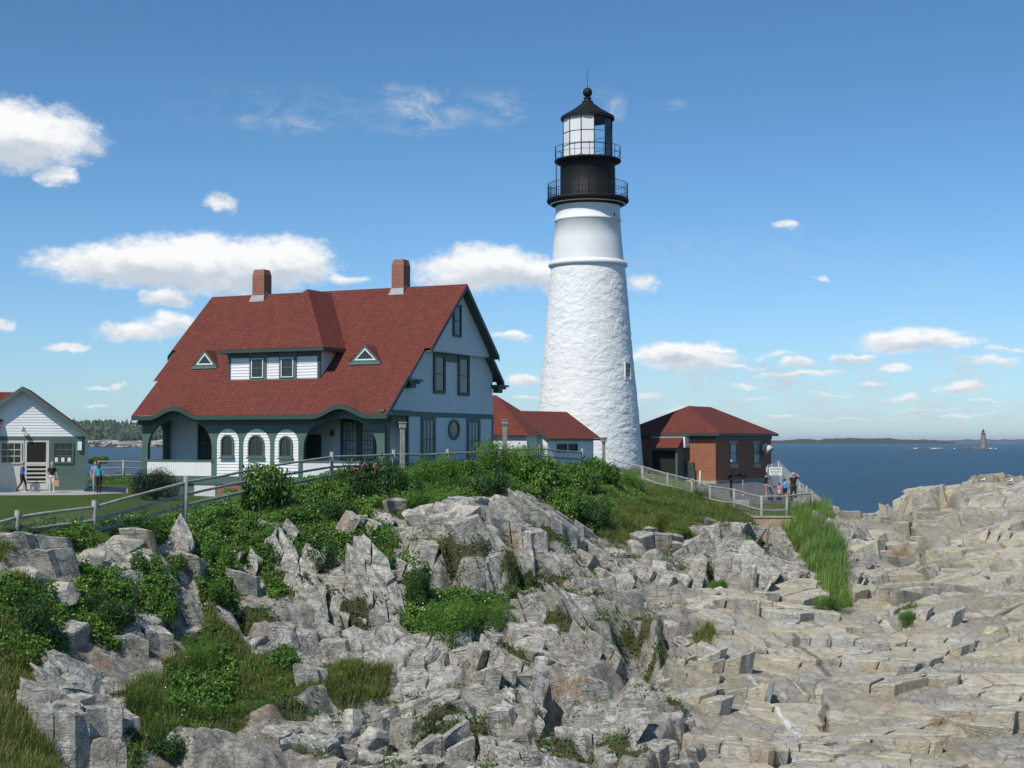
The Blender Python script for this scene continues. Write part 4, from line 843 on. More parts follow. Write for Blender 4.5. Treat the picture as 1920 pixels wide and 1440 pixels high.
# front (porch) wall with arches
pl = MB(); uL, uR = LEN, 0.0; topw = lambda a: zr_front(a, -3.0)-.25
ptsT = [(uR-(uR-uL)*i/60, topw(uR-(uR-uL)*i/60)) for i in range(61)]
zfl = LB(400, 902, BP)[1]; zlow = -.4
outer = [(uL, zlow), (uR, zlow)]+ptsT
sillz = LB(350, 862, BP)[1]
aL0, aL1 = LB(277, 830, BP)[0], LB(397, 830, BP)[0]; zA1 = LB(337, 786, BP)[1]
aR0, aR1 = LB(569, 830, BP)[0], LB(707, 830, BP)[0]; zA2 = LB(640, 784, BP)[1]
HL = arch(aL0, aL1, sillz, zA1, 20, spring=LB(340, 842, BP)[1], pw=2.25); HR_ = arch(aR0, aR1, sillz, zA2, 20, spring=LB(340, 842, BP)[1], pw=2.25)
wins = []
for (p0, p1, ptop, i0_, i1_, it, ib) in ((407.5, 448.5, 804, 416, 440, 815, 857), (457, 507, 804, 467, 497, 815, 857), (515.5, 560, 805, 525, 550, 817, 858)):
    u0, u1 = LB(p0, 850, BP)[0], LB(p1, 850, BP)[0]; wins.append((u0, u1, LB((p0+p1)/2, ptop, BP)[1], LB(i0_, 840, BP)[0], LB(i1_, 840, BP)[0], LB((p0+p1)/2, it, BP)[1], LB((p0+p1)/2, ib, BP)[1]))
plate_holes(pl, WF, outer, [HL, HR_], -0.22, 0.0)
pl.build('porch_wall', M['green'], H)
wb = LB(430, 893, BP)[1]
for (u0, u1, zt_, i0_, i1_, it, ib) in wins:
    c = MB(); P = arch(u0, u1, wb, zt_, 16)
    # boards split round the window opening
    clap(c, WF, P, 0.165, 0.034, 0.006); cp = c.build('arched_panel', M['white'], H)
    window(H, WF, i0_, i1_, ib, it, fr=.09, proud=.07, shape='arch', mf='green', sash='green', mg='glass', nx=2 if i1_-i0_ > .75 else 1, nz=1, sill=True, off=.07)
# balustrade panels (white vertical boards under the open arches)
for (x0, x1) in ((aL0, aL1), (aR0, aR1)):
    c = MB(); z0, z1 = LB(350, 892, BP)[1], sillz-.10; nb = int((x1-x0)/.14)
    for i in range(nb):
        a = x0+(x1-x0)*i/nb; b = x0+(x1-x0)*(i+1)/nb; c.box(a+.008, b-.008, BP-.035, BP-.003, z0, z1)
    c.box(x0, x1, BP-.02, BP-.002, z0+.002, z1-.002); c.build('balustrade', M['white'], H)
for (x0, x1) in ((aL0-.1, aL1+.1), (aR0-.1, aR1+.1)): c = MB(); c.box(x0, x1, BP-.07, BP-.001, sillz-.10, sillz); c.build('sill_rail', M['green'], H)
# porch floor, inner wall, ceiling
c = MB(); c.box(LEN+.05, -.02, BP-.12, .0, zfl-.15, zfl); c.build('porch_floor', M['green'], H)
c = MB(); clap(c, WM, [(LEN, -.3), (0, -.3), (0, rz(0)-.3), (LEN, rz(0)-.3)], .17); c.build('inner_wall', M['siding'], H)
c = MB(); zc = LB(400, 784, BP)[1]; c.box(LEN+.02, -.02, BP+.02, -.01, zc+.45, zc+.5); c.build('porch_ceiling', M['dgreen'], H)
# porch interior as seen through the left arch: end arch, white pier, dark windows
xi = LB(372, 840, -0.05)[0]
window(H, WM, LB(372, 840, 0)[0], LB(404, 840, 0)[0], LB(390, 868, 0)[1], LB(390, 792, 0)[1], fr=.12, nx=2, nz=2, mf='dgreen')
window(H, WM, LB(405, 840, 0)[0], LB(425, 840, 0)[0], LB(390, 868, 0)[1], LB(390, 792, 0)[1], fr=.12, nx=2, nz=2, mf='dgreen')
window(H, WM, LB(640, 840, 0)[0], LB(674, 840, 0)[0], LB(655, 866, 0)[1], LB(655, 786, 0)[1], fr=.16, nx=4, nz=4, mf='dgreen', mg='curtain', sash='dgreen')
window(H, WM, LB(676, 840, 0)[0], LB(706, 840, 0)[0], LB(655, 866, 0)[1], LB(655, 786, 0)[1], fr=.16, nx=4, nz=4, mf='dgreen', mg='curtain', sash='dgreen')
c = MB(); c.box(LB(574, 840, 0)[0], LB(603, 840, 0)[0], -.06, -.03, zfl, zfl+2.6); c.build('door', M['dgreen'], H)
c = MB(); lx, lz = LB(625, 812, 0); c.box(lx-.09, lx+.09, -.22, -.03, lz-.16, lz+.14); c.tube((lx, -.12, lz+.14), (lx, -.12, lz+.24), .07, .01); c.build('wall_lantern', M['dgreen'], H)
# porch ends
for (a, nm) in ((0.0, 1), (LEN, -1)):
    c = MB(); we = Wall((a, 0, 0), (0, 1, 0), (nm, 0, 0)); hole = arch(BP+.55, -.55, sillz, sillz+2.1, 16)
    plate_holes(c, we, [(BP+.01, zlow), (-.02, zlow), (-.02, zA1+.1), (BP+.01, zA1+.1)], [hole], -.15, 0.0)
    c.build('porch_end', M['green'], H)
c = MB(); c.box(-.03, .55, BP-.35, -.05, zA1+.12, zA1+.30); c.box(-.03, .3, BP-.6, -.05, zA1+.3, zA1+.42); c.build('eave_return', M['green'], H)
# lattice and brick skirting under the porch
c = MB(); lx0, lx1 = LB(365, 915, BP)[0], LB(404, 915, BP)[0]; lz0, lz1 = LB(385, 931, BP)[1], LB(385, 908, BP)[1]; st = .11
c.box(lx0-.08, lx1+.08, BP-.035, BP-.004, lz1, lz1+.09); c.box(lx0-.08, lx1+.08, BP-.035, BP-.004, lz0-.05, lz0)
k = lx0-(lz1-lz0)
while k < lx1:
    for sg in (1, -1):
        A_ = Vector((k, 0, lz0)) if sg > 0 else Vector((k, 0, lz1)); B_ = Vector((k+(lz1-lz0), 0, lz1)) if sg > 0 else Vector((k+(lz1-lz0), 0, lz0))
        t0 = max(0, (lx0-k)/(lz1-lz0)); t1 = min(1, (lx1-k)/(lz1-lz0))
        if t1 > t0:
            p, q = A_.lerp(B_, t0), A_.lerp(B_, t1); m_ = (p+q)/2+Vector((0, BP-(.02 if sg > 0 else .028), 0)); d = (q-p)/2; nn = Vector((-d.z, 0, d.x)).normalized()*.022; c.obox(m_, d, (0, .005, 0), nn)
    k += st
c.build('lattice', M['white'], H)
c = MB(); c.box(LEN-.01, -.0, BP-.06, BP-.002, -.6, zfl-.22); 
c = MB(); bx0, bx1 = LB(408, 915, BP)[0], -.01; c.box(bx0, bx1, BP-.05, BP-.003, -.6, LB(420, 905, BP)[1]); c.build('brick_skirting', M['brick2'], H)
c = MB(); c.box(LEN, -.0, BP-.05, BP-.004, LB(420, 905, BP)[1]+.002, wb-.004); c.box(LEN, bx0-.2, BP-.03, BP-.004, -.6, lz0-.06); c.build('base_board', M['green'], H)
# dormer
DB = -0.75; WD = Wall((0, DB, 0), (1, 0, 0), (0, -1, 0)); dz0 = LB(515, 715, DB)[1]; dz1 = LB(515, 657, DB)[1]; da0, da1 = LB(430, 690, DB)[0], LB(601, 690, DB)[0]; dc = (da0+da1)/2
c = MB(); clap(c, WD, rect(da0, da1, dz0, dz1), .165, .034); dormer = c.build('dormer', M['white'], H)
bk = RB-(Zr-dz1)/slope
for aa, nm in ((da1, 1), (da0, -1)):
    c = MB(); c.poly([(aa, DB, dz0), (aa, bk+.1, dz1), (aa, DB, dz1)]) if nm > 0 else c.poly([(aa, DB, dz0), (aa, DB, dz1), (aa, bk+.1, dz1)])
    c.build('dormer_cheek', M['siding'], dormer)
pz = LB(575, 542, 2.57)[1]; pkb = 2.57; ov = .5; eb = DB-ov; ez = dz1-.02; e0, e1 = da0-ov, da1+ov
c = MB(); PK = (dc, pkb, pz); PB = (dc, RB+.6, pz)
ke = RB-(Zr-ez)/slope; th = .10
for dzz in (0,):
    c.poly([(e0, eb, ez+th), (e1, eb, ez+th), PK]); c.poly([(e1, eb, ez+th), (e1, ke+.25, ez+th), PB, PK]); c.poly([(e0, eb, ez+th), PK, PB, (e0, ke+.25, ez+th)])
c.build('dormer_roof', M['roof'], dormer)
c = MB(); c.box(e0, e1, eb, ke-.1, ez-.09, ez-.02); c.box(e0-.02, e1+.02, eb-.03, eb+.05, ez-.10, ez+.085); c.box(e1-.05, e1+.02, eb+.05, ke+.1, ez-.10, ez+.085); c.box(e0-.02, e0+.05, eb+.05, ke+.1, ez-.10, ez+.085)
c.box(da0-.06, da1+.06, DB-.09, DB-.03, ez-.36, ez-.10); c.box(da1-.17, da1+.03, DB-.06, DB+.02, dz0, ez-.1); c.box(da0-.03, da0+.12, DB-.06, DB+.02, dz0, ez-.1)
c.build('dormer_trim', M['dgreen'], dormer)
c = MB(); c.box(da0-.15, da1+.15, DB-.16, DB-.03, dz0-.10, dz0-.02); c.build('flashing', M['lead'], dormer)
for (p0, p1) in ((469.5, 500.5), (525, 557)):
    u0, u1 = LB(p0, 690, DB)[0], LB(p1, 690, DB)[0]
    c = MB(); c.box(u0, u1, DB-.10, DB-.035, LB(490, 714, DB)[1], ez-.1); c.build('window_surround', M['green'], dormer)
    window(dormer, Wall((0, DB-.08, 0), (1, 0, 0), (0, -1, 0)), u0+.16, u1-.16, LB(490, 712, DB)[1]+.1, LB(490, 672, DB)[1], fr=.05, mf='white', sash='green', nx=2, nz=2, name='window', off=.03)
# two small triangular roof windows
for (px0, px1, pyb, pyt) in ((361, 410, 689, 655), (656, 716, 681, 645)):
    bq = RB-(Zr-LB((px0+px1)/2, pyb, -.4)[1])/slope
    for _ in range(4): bq = RB-(Zr-LB((px0+px1)/2, pyb, bq)[1])/slope
    bq -= .02; u0, zb_ = LB(px0, pyb, bq); u1, _ = LB(px1, pyb, bq); zt_ = LB((px0+px1)/2, pyt, bq+.1)[1]-.10; uc = (u0+u1)/2; kb = RB-(Zr-zt_)/slope
    c = MB(); F0 = bq-.12; th = .05
    c.poly([(u0-.05, F0, zb_), (uc, F0, zt_+th), (uc, kb+.3, zt_+th), (u0-.05, bq+.1, zb_)][::-1]); c.poly([(u1+.05, F0, zb_), (uc, F0, zt_+th), (uc, kb+.3, zt_+th), (u1+.05, bq+.1, zb_)])
    ed_ = c.build('roof_window', M['roof'], H)
    c = MB(); w = Wall((0, bq-.06, 0), (1, 0, 0), (0, -1, 0)); ti = [(u0+.30, zb_+.14), (u1-.30, zb_+.14), (uc, zt_-.12)]
    plate_holes(c, w, [(u0, zb_-.02), (u1, zb_-.02), (uc, zt_+.05)], [ti], 0, .05); c.poly([(u0, bq-.11, zb_+.03), (u1, bq-.11, zb_+.03), (u1-.05, bq-.26, zb_-.10), (u0+.05, bq-.26, zb_-.10)][::-1]); c.build('surround', M['green'], ed_)
    c = MB(); t2 = [(u0+.47, zb_+.21), (u1-.47, zb_+.21), (uc, zt_-.24)]; plate_holes(c, w, ti, [t2], 0.0, .035); c.build('frame', M['white'], ed_)
    c = MB(); plate(c, w, t2, 0.0, .012); c.build('pane', M['glass'], ed_)
# chimneys
for (px0, px1, ptop, pbot) in ((474, 508, 506, 556), (735, 769.5, 487, 546)):
    u0, u1 = LB(px0, 530, RB-.3)[0], LB(px1-12, 530, RB-.3)[0]; zt_ = LB(px0, ptop, RB-.3)[1]; zb_ = Zr-1.0; bb0, bb1 = RB-.35, RB+.45
    c = MB(); c.box(u0, u1, bb0, bb1, zb_, zt_-.35); uc, bc = (u0+u1)/2, (bb0+bb1)/2
    for (x0, x1, y0, y1) in ((u0, u1, bb0, bb1),):
        lo = [(x0, y0), (x1, y0), (x1, y1), (x0, y1)]; hi = [(uc+(x-uc)*.82, bc+(y-bc)*.82) for x, y in lo]
        for i in range(4):
            j = (i+1) % 4; c.poly([(*lo[i], zt_-.35), (*lo[j], zt_-.35), (*hi[j], zt_), (*hi[i], zt_)])
        c.poly([(*q, zt_) for q in hi])
    ch = c.build('chimney', M['brick2'], roof)
    c = MB(); fz = rz(bb0); c.poly([(u0-.10, bb0-.20, rz(bb0-.20)+.12), (u1+.10, bb0-.20, rz(bb0-.20)+.12), (u1+.02, bb0-.02, fz+.34), (u0-.02, bb0-.02, fz+.34)])
    c.poly([(u1+.012, bb0-.02, fz+.02), (u1+.012, RB, Zr+.05), (u1+.012, RB, Zr+.30), (u1+.012, bb0-.02, fz+.42)]); c.build('flashing', M['lead'], roof)
# ================================================================ ROOFED BLOCK BEHIND THE HOUSE
def prism(mb, pts, y0, y1, mi=0):
    pass
K = thing('annex', 'red hip-roofed annex half hidden behind the right end of the big house', 'annex', (at(900, 826, 93).x, 93, 7.6), R(-25))
LK = lambda px, py, b: (lambda v: (v.x, v.z))(local(px, py, K, 'b', b))
x1, ze_ = LK(992, 816, 0); xr, zr_ = LK(930, 741, 2.6); x0 = -5.0
c = MB(); c.poly([(x0, 0, ze_), (x1, 0, ze_), (xr, 2.6, zr_), (x0+1, 2.6, zr_)]); c.poly([(x1, 0, ze_), (x1, 5.2, ze_), (xr, 2.6, zr_)]); c.poly([(x1, 5.2, ze_), (x0, 5.2, ze_), (x0+1, 2.6, zr_), (xr, 2.6, zr_)]); c.poly([(x0, 5.2, ze_), (x0, 0, ze_), (x0+1, 2.6, zr_)])
c.build('roof', M['roof'], K)
c = MB(); c.box(x0+.3, x1-.3, .3, 4.9, -.8, ze_+.02); c.build('wall', M['siding'], K)
# ================================================================ WHITE PASSAGE BUILDING AT THE FOOT OF THE TOWER
Pd = 95.0; e = at(965, 770, Pd); ang = math.atan2(3.5, 3.2)
Pg = thing('passage_building', 'small white building with red gabled roof joined to the tower foot', 'building', (e.x, e.y, 7.9), ang)   # local x along the ridge
LP = lambda px, py, pl_, v: local(px, py, Pg, pl_, v)
zr_ = e.z-7.9; v = LP(1052, 772, 'b', 0); Lr = v.x; w_ = -3.0
q = LP(1031, 822, 'a', 0); wy, ze_ = q.y, q.z
c = MB(); ov = .12
for s_ in (1, -1): 
    P = [(-ov, 0, zr_), (Lr+.6, 0, zr_), (Lr+.6, s_*wy, ze_), (-ov, s_*wy, ze_)]
    c.poly(P if s_ > 0 else P[::-1])
c.build('roof', M['roof'], Pg)
c = MB(); c.poly([(0, wy+.2, -1), (0, -wy-.2, -1), (0, -wy-.2, ze_-.02), (0, 0, zr_-.1), (0, wy+.2, ze_-.02)]); c.poly([(0, wy+.22, -1), (Lr, wy+.22, -1), (Lr, wy+.22, ze_), (0, wy+.22, ze_)]); c.poly([(Lr, wy+.22, -1), (Lr, -wy-.2, -1), (Lr, -wy-.2, ze_-.02), (Lr, 0, zr_-.1), (Lr, wy+.22, ze_)])
c.build('wall', M['white'], Pg)
c = MB()
for s_ in (1, -1):
    d = Vector((0, s_*wy, ze_-zr_))/2; c.obox(Vector((-ov-.02, 0, zr_))+d+Vector((0, 0, -.10)), (.03, 0, 0), d, (0, 0, .10))
c.obox(((Lr+.5)/2, wy-.02, ze_-.07), ((Lr+.6)/2, 0, 0), (0, .03, 0), (0, 0, .06)); c.build('trim', M['dgreen'], Pg)
ws = Wall((0, wy+.22, 0), (1, 0, 0), (0, -1, 0))
for (p0, p1) in ((1044, 1062), (1066, 1082)):
    a, b = LP(p0, 838, 'b', wy+.22), LP(p1, 838, 'b', wy+.22); window(Pg, ws, a.x, b.x, LP(p0, 848, 'b', wy+.22).z, LP(p0, 832, 'b', wy+.22).z, fr=.07, off=.02, nx=1, nz=2)
# ================================================================ TOWER
TC = at(1103, 826, 107); TX, TY = TC.x, 107.0
tz = lambda py, dd=0: at(1103, py, TY+dd).z
Tw = thing('lighthouse', 'tall white stone lighthouse tower with black lantern gallery beside the house', 'lighthouse', (TX, TY, 7.6))
B0 = 7.6
def rad(px0, px1): 
    h = (px1-px0)/2/FPX*TY; return h*TY/math.sqrt(TY*TY+h*h)*1.0
prof = [(4.15+.08, -1.4), (rad(1000, 1206)*1.0, tz(876)-B0), (rad(1009, 1197.5), tz(770)-B0), (rad(1017, 1189), tz(690)-B0), (rad(1025, 1181.5), tz(600)-B0), (rad(1032, 1174), tz(512)-B0), (rad(1033, 1173), tz(503)-B0)]
rr = np.random.RandomState(3)
nz_, na_ = 520, 720
zs = np.linspace(prof[0][1], prof[-1][1], nz_); rads = np.interp(zs, [p[1] for p in prof], [p[0] for p in prof]); th_ = np.linspace(0, 2*np.pi, na_, endpoint=False)
TT, ZZ = np.meshgrid(th_, zs, indexing='ij'); s_ = TT*3.4
def wrapf(u, v, su, sd_, o): # cell stones, periodic round the shaft
    return facet(u, v, su, sd_, jit=.95, tilt=.5)
ws_ = fbm(np.cos(TT)*4+9, ZZ*.9+np.sin(TT)*4, 31, 3)*.22
hA, eA, _ = facet(s_*0.55+ws_, ZZ*1.1+ws_*.8, 0.40, 701, jit=.95, tilt=.7); hB, eB, _ = facet(s_*0.9, ZZ*1.1, 0.24, 741, jit=.95, tilt=.6)
disp = hA*.016+hB*.008-.010*np.exp(-(eA/.045)**2)-.008*np.exp(-(eB/.03)**2)+fbm(np.cos(TT)*9, ZZ*3.2+np.sin(TT)*9, 33, 5)*.020
disp *= np.clip((zs[-1]-ZZ)/.4, 0, 1)
Rr = rads[None, :]+disp; Vt = np.stack([np.cos(TT)*Rr, np.sin(TT)*Rr, ZZ], -1).reshape(-1, 3)
ii = np.arange(na_*nz_).reshape(na_, nz_); i2 = np.roll(ii, -1, 0); Ft = np.stack([ii[:, :-1], i2[:, :-1], i2[:, 1:], ii[:, 1:]], -1).reshape(-1, 4)
shaft = mesh_np('shaft', Vt, Ft, M['stone'], Tw, smooth=True); shaft['label'] = 'rough whitewashed rubble stone shaft'
c = MB(); r0 = rad(1033, 1173)
c.lathe([(r0-.05, tz(505)-B0), (r0+.02, tz(502)-B0), (rad(1028.5, 1177.5), tz(500)-B0), (rad(1028.5, 1177.5), tz(495)-B0), (rad(1033, 1173), tz(492)-B0), (rad(1035, 1171.5), tz(490)-B0)], 96); c.build('cornice', M['white'], Tw)
c = MB(); c.lathe([(rad(1035.5, 1171), tz(491)-B0), (rad(1038.5, 1166), tz(450)-B0), (rad(1041, 1163.5), tz(417)-B0), (rad(1039.5, 1165), tz(416)-B0), (rad(1039.5, 1165), tz(413)-B0), (rad(1041, 1163.5), tz(412)-B0), (rad(1042, 1162.5), tz(392)-B0), (rad(1038, 1167), tz(386)-B0), (rad(1030, 1174), tz(384)-B0)], 96); c.build('upper_shaft', M['white'], Tw)
c = MB(); rg = rad(1026, 1180.5)
c.lathe([(rad(1040, 1164), tz(388)-B0-.05), (rg-.28, tz(384)-B0), (rg-.06, tz(381)-B0), (rg, tz(379)-B0), (rg, tz(376)-B0), (rg-.03, tz(374)-B0), (1.5, tz(374)-B0+.02)], 96); c.build('gallery_deck', M['black'], Tw)
zd = tz(374)-B0; rb = rad(1051.5, 1154.5); zt_ = tz(306)-B0
c = MB(); c.lathe([(rb+.05, zd), (rb+.05, zd+.12), (rb, zd+.14), (rb, zt_-.25), (rb+.12, zt_-.08), (rad(1042, 1164), zt_+.02), (rad(1040, 1166), zt_+.08), (rad(1040, 1166), zt_+.16), (rad(1040, 1166)-.05, zt_+.2), (1.2, zt_+.26)], 72)
for k in range(16):
    t_ = 2*math.pi*k/16; c.obox((math.cos(t_)*(rb+.008), math.sin(t_)*(rb+.008), (zd+zt_)/2-.1), (math.cos(t_)*.008, math.sin(t_)*.008, 0), (-math.sin(t_)*.03, math.cos(t_)*.03, 0), (0, 0, (zt_-zd)/2-.3))
c.build('drum', M['black'], Tw)
def railing(name, r, z0, h, nb, nmid, post_every, parent, sr=.018, posts_over=.07):
    c = MB(); n = 72
    for hh in nmid: c.path([(r*math.cos(2*math.pi*i/n), r*math.sin(2*math.pi*i/n), z0+hh) for i in range(n)], sr, 5, closed=True)
    for i in range(nb):
        t_ = 2*math.pi*(i+.5)/nb; p = i % post_every == 0
        c.tube((r*math.cos(t_), r*math.sin(t_), z0), (r*math.cos(t_), r*math.sin(t_), z0+h+(posts_over if p else 0)), sr*(1.25 if p else .75), n=5)
    return c.build(name, M['black'], parent)
railing('railing', rg-.07, zd, 1.12, 84, (0.12, .62, 1.12), 12, Tw)
zl_ = zt_+.2; railing('railing', rad(1041, 1165.5), zl_, .92, 14, (.45, .92), 1, Tw, posts_over=.06)
rl = rad(1056.5, 1151); ztop = tz(222)-B0; NP = 12; ph = R(-90+12)
c = MB(); g1_ = MB(); g2_ = MB()
for k in range(NP):
    t0, t1 = ph+2*math.pi*k/NP, ph+2*math.pi*(k+1)/NP; p0 = Vector((rl*math.cos(t0), rl*math.sin(t0), 0)); p1 = Vector((rl*math.cos(t1), rl*math.sin(t1), 0))
    c.tube(p0+Vector((0, 0, zl_)), p0+Vector((0, 0, ztop)), .035, n=6)
    for f in (.62, .32): c.tube(p0+Vector((0, 0, zl_+(ztop-zl_)*f)), p1+Vector((0, 0, zl_+(ztop-zl_)*f)), .02, n=5)
    mid = (t0+t1)/2; deg = (math.degrees(mid)+360) % 360
    (g1_ if 165 < deg < 286 else g2_).poly([p0*.99+Vector((0, 0, zl_)), p1*.99+Vector((0, 0, zl_)), p1*.99+Vector((0, 0, ztop)), p0*.99+Vector((0, 0, ztop))])
c.build('lantern_frame', M['black'], Tw); o_ = g1_.build('blank_panels', M['white'], Tw); g2_.build('lantern_glass', M['lglass'], Tw)
c = MB(); c.lathe([(.28, zl_), (.28, zl_+.5), (.42, zl_+.55), (.50, zl_+1.0), (.42, zl_+1.45), (.2, zl_+1.5), (0, zl_+1.5)], 20); c.build('lamp', M['dark'], Tw)
zap = tz(193)-B0; re_ = rad(1052.5, 1154)
c = MB(); c.lathe([(re_-.2, ztop-.02), (re_, ztop-.14), (re_+.01, ztop+.08), (re_-.1, ztop+.14), (1.1, ztop+.14+(zap-ztop)*.42), (.42, zap-.02), (.42, zap+.1), (.30, zap+.12), (.24, zap+.3), (.30, zap+.33), (.30, zap+.38), (.18, zap+.42)], 16, sm=False)
c.lathe([(0, ztop-.02), (re_-.2, ztop-.02)], 16)
zb_ = tz(173.5)-B0
c.lathe([(.36*math.sin(math.pi*i/14), zb_-.36*math.cos(math.pi*i/14)) for i in range(15)], 24); c.tube((0, 0, zb_), (0, 0, tz(127)-B0), .022, .010, 5)
c.build('lantern_roof', M['black'], Tw)
# ladder between the galleries
c = MB(); ta = R(180+8); rx = rb+.35
for s2 in (-1, 1): c.tube((rx*math.cos(ta)+.2*s2*math.sin(ta), rx*math.sin(ta)-.2*s2*math.cos(ta)-.3, zd), (rx*math.cos(ta)+.2*s2*math.sin(ta), rx*math.sin(ta)-.2*s2*math.cos(ta)-.3, zt_+.2), .02, n=5)
for k in range(9): 
    z_ = zd+.2+k*.28; c.tube((rx*math.cos(ta)+.2*math.sin(ta), rx*math.sin(ta)-.2*math.cos(ta)-.3, z_), (rx*math.cos(ta)-.2*math.sin(ta), rx*math.sin(ta)+.2*math.cos(ta)-.3, z_), .014, n=4)
c.build('ladder', M['black'], Tw)
# tower window and port hole, on the surface
def tower_spot(px, py):
    o, d = Vector((-TX, -TY, HC-B0)), ray(px, py)
    t_ = 0.0; lo, hi = 90.0, 115.0
    for k in range(400):
        t_ = lo+(hi-lo)*k/400; p = o+d*t_; r_ = np.interp(p.z, [q[1] for q in prof]+[tz(450)-B0, tz(392)-B0], [q[0] for q in prof]+[rad(1038.5, 1166), rad(1042, 1162.5)])
        if math.hypot(p.x, p.y) < r_: break
    return p
p = tower_spot(1176, 695); an = math.atan2(p.y, p.x); nn = Vector((math.cos(an), math.sin(an), 0)); w = Wall((p.x, p.y, 0), (-math.sin(an), math.cos(an), 0), nn); zw0, zw1 = tower_spot(1176, 713).z, tower_spot(1176, 679).z
window(Tw, w, -.42, .42, zw0, zw1, fr=.11, proud=.07, mf='white', sash='white', nx=2, nz=3, off=.03)
p = tower_spot(1151, 402); an = math.atan2(p.y, p.x); nn = Vector((math.cos(an), math.sin(an), 0)); w = Wall((p.x, p.y, 0), (-math.sin(an), math.cos(an), 0), nn); window(Tw, w, -.16, .16, p.z-.2, p.z+.2, fr=.05, proud=.03, mf='white', shape='oval', off=.02, name='porthole')
# ================================================================ BRICK BUILDING
KB = at(1342, 905, 108.0); Bz = KB.z
Br = thing('brick_building', 'low red brick building with hipped red roof between the lighthouse and the sea', 'building', (KB.x, KB.y, Bz), R(-30))
LX = lambda px, py, pl_, v: local(px, py, Br, pl_, v)
zev = LX(1342, 812, 'b', -.4).z; L1, L2 = 7.5, 12.1; zrg = at(1315, 762, 115).z-Bz
c = MB(); c.box(-L1, 0, 0, L2, .12, zev-.1); bw = c.build('wall', M['brick'], Br)
c = MB(); o_ = .5; e_ = zev; A_, B_, C_, D_ = (-L1-o_, -o_, e_), (o_, -o_, e_), (o_, L2+o_, e_), (-L1-o_, L2+o_, e_); R1, R2 = (-L1/2, L1/2, zrg), (-L1/2, L2-L1/2, zrg)
c.poly([A_, B_, R1]); c.poly([B_, C_, R2, R1]); c.poly([C_, D_, R2]); c.poly([D_, A_, R1, R2]); c.build('roof', M['roof'], Br)
c = MB(); c.box(-L1-o_+.02, o_-.02, -o_+.02, L2+o_-.02, e_-.20, e_-.01); c.box(-L1-.06, .06, -.06, L2+.06, e_-.45, e_-.205); c.build('eaves', M['dgreen'], Br)
c = MB(); c.box(-L1-.1, .1, -.1, L2+.1, -.8, .14); c.build('footing', M['concrete'], Br)
wb_ = Wall((0, 0, 0), (0, 1, 0), (1, 0, 0))
for (p0, p1, t0, b0) in ((1368, 1381, 832, 869), (1412, 1424, 832, 869)):
    y0, y1 = LX(p0, 850, 'a', 0).y, LX(p1, 850, 'a', 0).y; z0, z1 = LX(p0, b0, 'a', 0).z, LX(p0, t0, 'a', 0).z
    f = window(Br, wb_, y0, y1, z0, z1, fr=.07, mf='green', mg='curtain', nx=1, nz=2, off=.02)
    c = MB(); c.box(0, .10, y0-.1, y1+.1, z0-.34, z0-.02); c.build('sill', M['concrete'], f)
    c = MB(); c.box(0, .05, y0-.12, y1+.12, z1, z1+.24); c.build('lintel', M['concrete'], f)
# round awning vent at the right window
c = MB(); y0 = LX(1429, 850, 'a', 0).y; z0 = LX(1429, 840, 'a', 0).z
c.tube((.05, y0, z0), (.35, y0, z0), .38, .38, 16); c.tube((.35, y0, z0), (.62, y0, z0-.3), .38, .46, 16); c.build('vent_hood', M['cream'], Br)
c = MB(); y0 = LX(1359, 866, 'a', 0).y; z0 = LX(1359, 866, 'a', 0).z; c.tube((.0, y0, z0-.2), (.5, y0-.2, z0+.1), .02, n=5); c.tube((.5, y0-.25, z0+.12), (.62, y0-.1, z0), .10, .16, 10); c.build('flood_lamp', M['steel'], Br)
# vestibule with its own little roof
vb = -1.6; v0, v1 = LX(1216, 860, 'b', vb).x, LX(1270, 860, 'b', vb).x; zt_ = LX(1240, 839, 'b', vb).z
c = MB(); c.box(v0, v0+.16, vb, -.0, -.5, zt_); c.box(v1-.16, v1, vb, 0, -.5, zt_); c.box(v0+.16, v1-.16, vb, vb+.1, zt_-.22, zt_); c.box(v0+.16, v1-.16, -.12, -.02, -.5, zt_); ve = c.build('vestibule', M['green'], Br)
c = MB(); zz = LX(1245, 820, 'b', vb+.7).z; c.poly([(v0-.2, vb-.35, zt_-.02), (v1+.2, vb-.35, zt_-.02), (v1+.15, vb+.75, zz), (v0-.15, vb+.75, zz)]); c.poly([(v1+.2, vb-.35, zt_-.02), (v1+.2, 0, zt_-.02), (v1+.15, vb+.75, zz)]); c.build('porch_roof', M['roof'], ve)
c = MB(); c.box(v0-.1, v1+.3, vb+.76, -.02, zt_, zz+.04); c.build('white_flat_roof', M['white'], ve)
c = MB(); c.box(v0+.17, v1-.17, vb+.35, vb+.42, -.5, zt_-.23); c.build('dark_door', M['dark'], ve)
c = MB(); c.box(LX(1296, 880, 'b', 0).x-.3, LX(1296, 880, 'b', 0).x+.3, -.25, -.02, .5, 1.5); c.build('meter_box', M['dgreen'], Br)
# ================================================================ PAVED AREAS (sheets on the ground)
def paved(name, m, mask_fn, lift=0.02):
    A_ = mask_fn(PX0, PY0) & LAWN; q = A_[:-1, :-1] & A_[1:, 1:] & A_[1:, :-1] & A_[:-1, 1:]
    F = Q[q]; u, inv = np.unique(F.ravel(), return_inverse=True); V = VV[u].copy(); V[:, 2] += lift
    return tag(mesh_np(name, V, inv.reshape(-1, 4), m, None, smooth=True), kind='structure')
paved('path', M['pave'], lambda x, y: inpoly(x, y, [(-330,921.5),(-330,929),(150,929),(240,925),(240,916),(60,914)]))
paved('paved_terrace', M['asphalt'], lambda x, y: inpoly(x, y, [(1285,912),(1345,905),(1520,900),(1535,938),(1500,944),(1400,946),(1345,936),(1290,925)]) & (Y > 86.5))
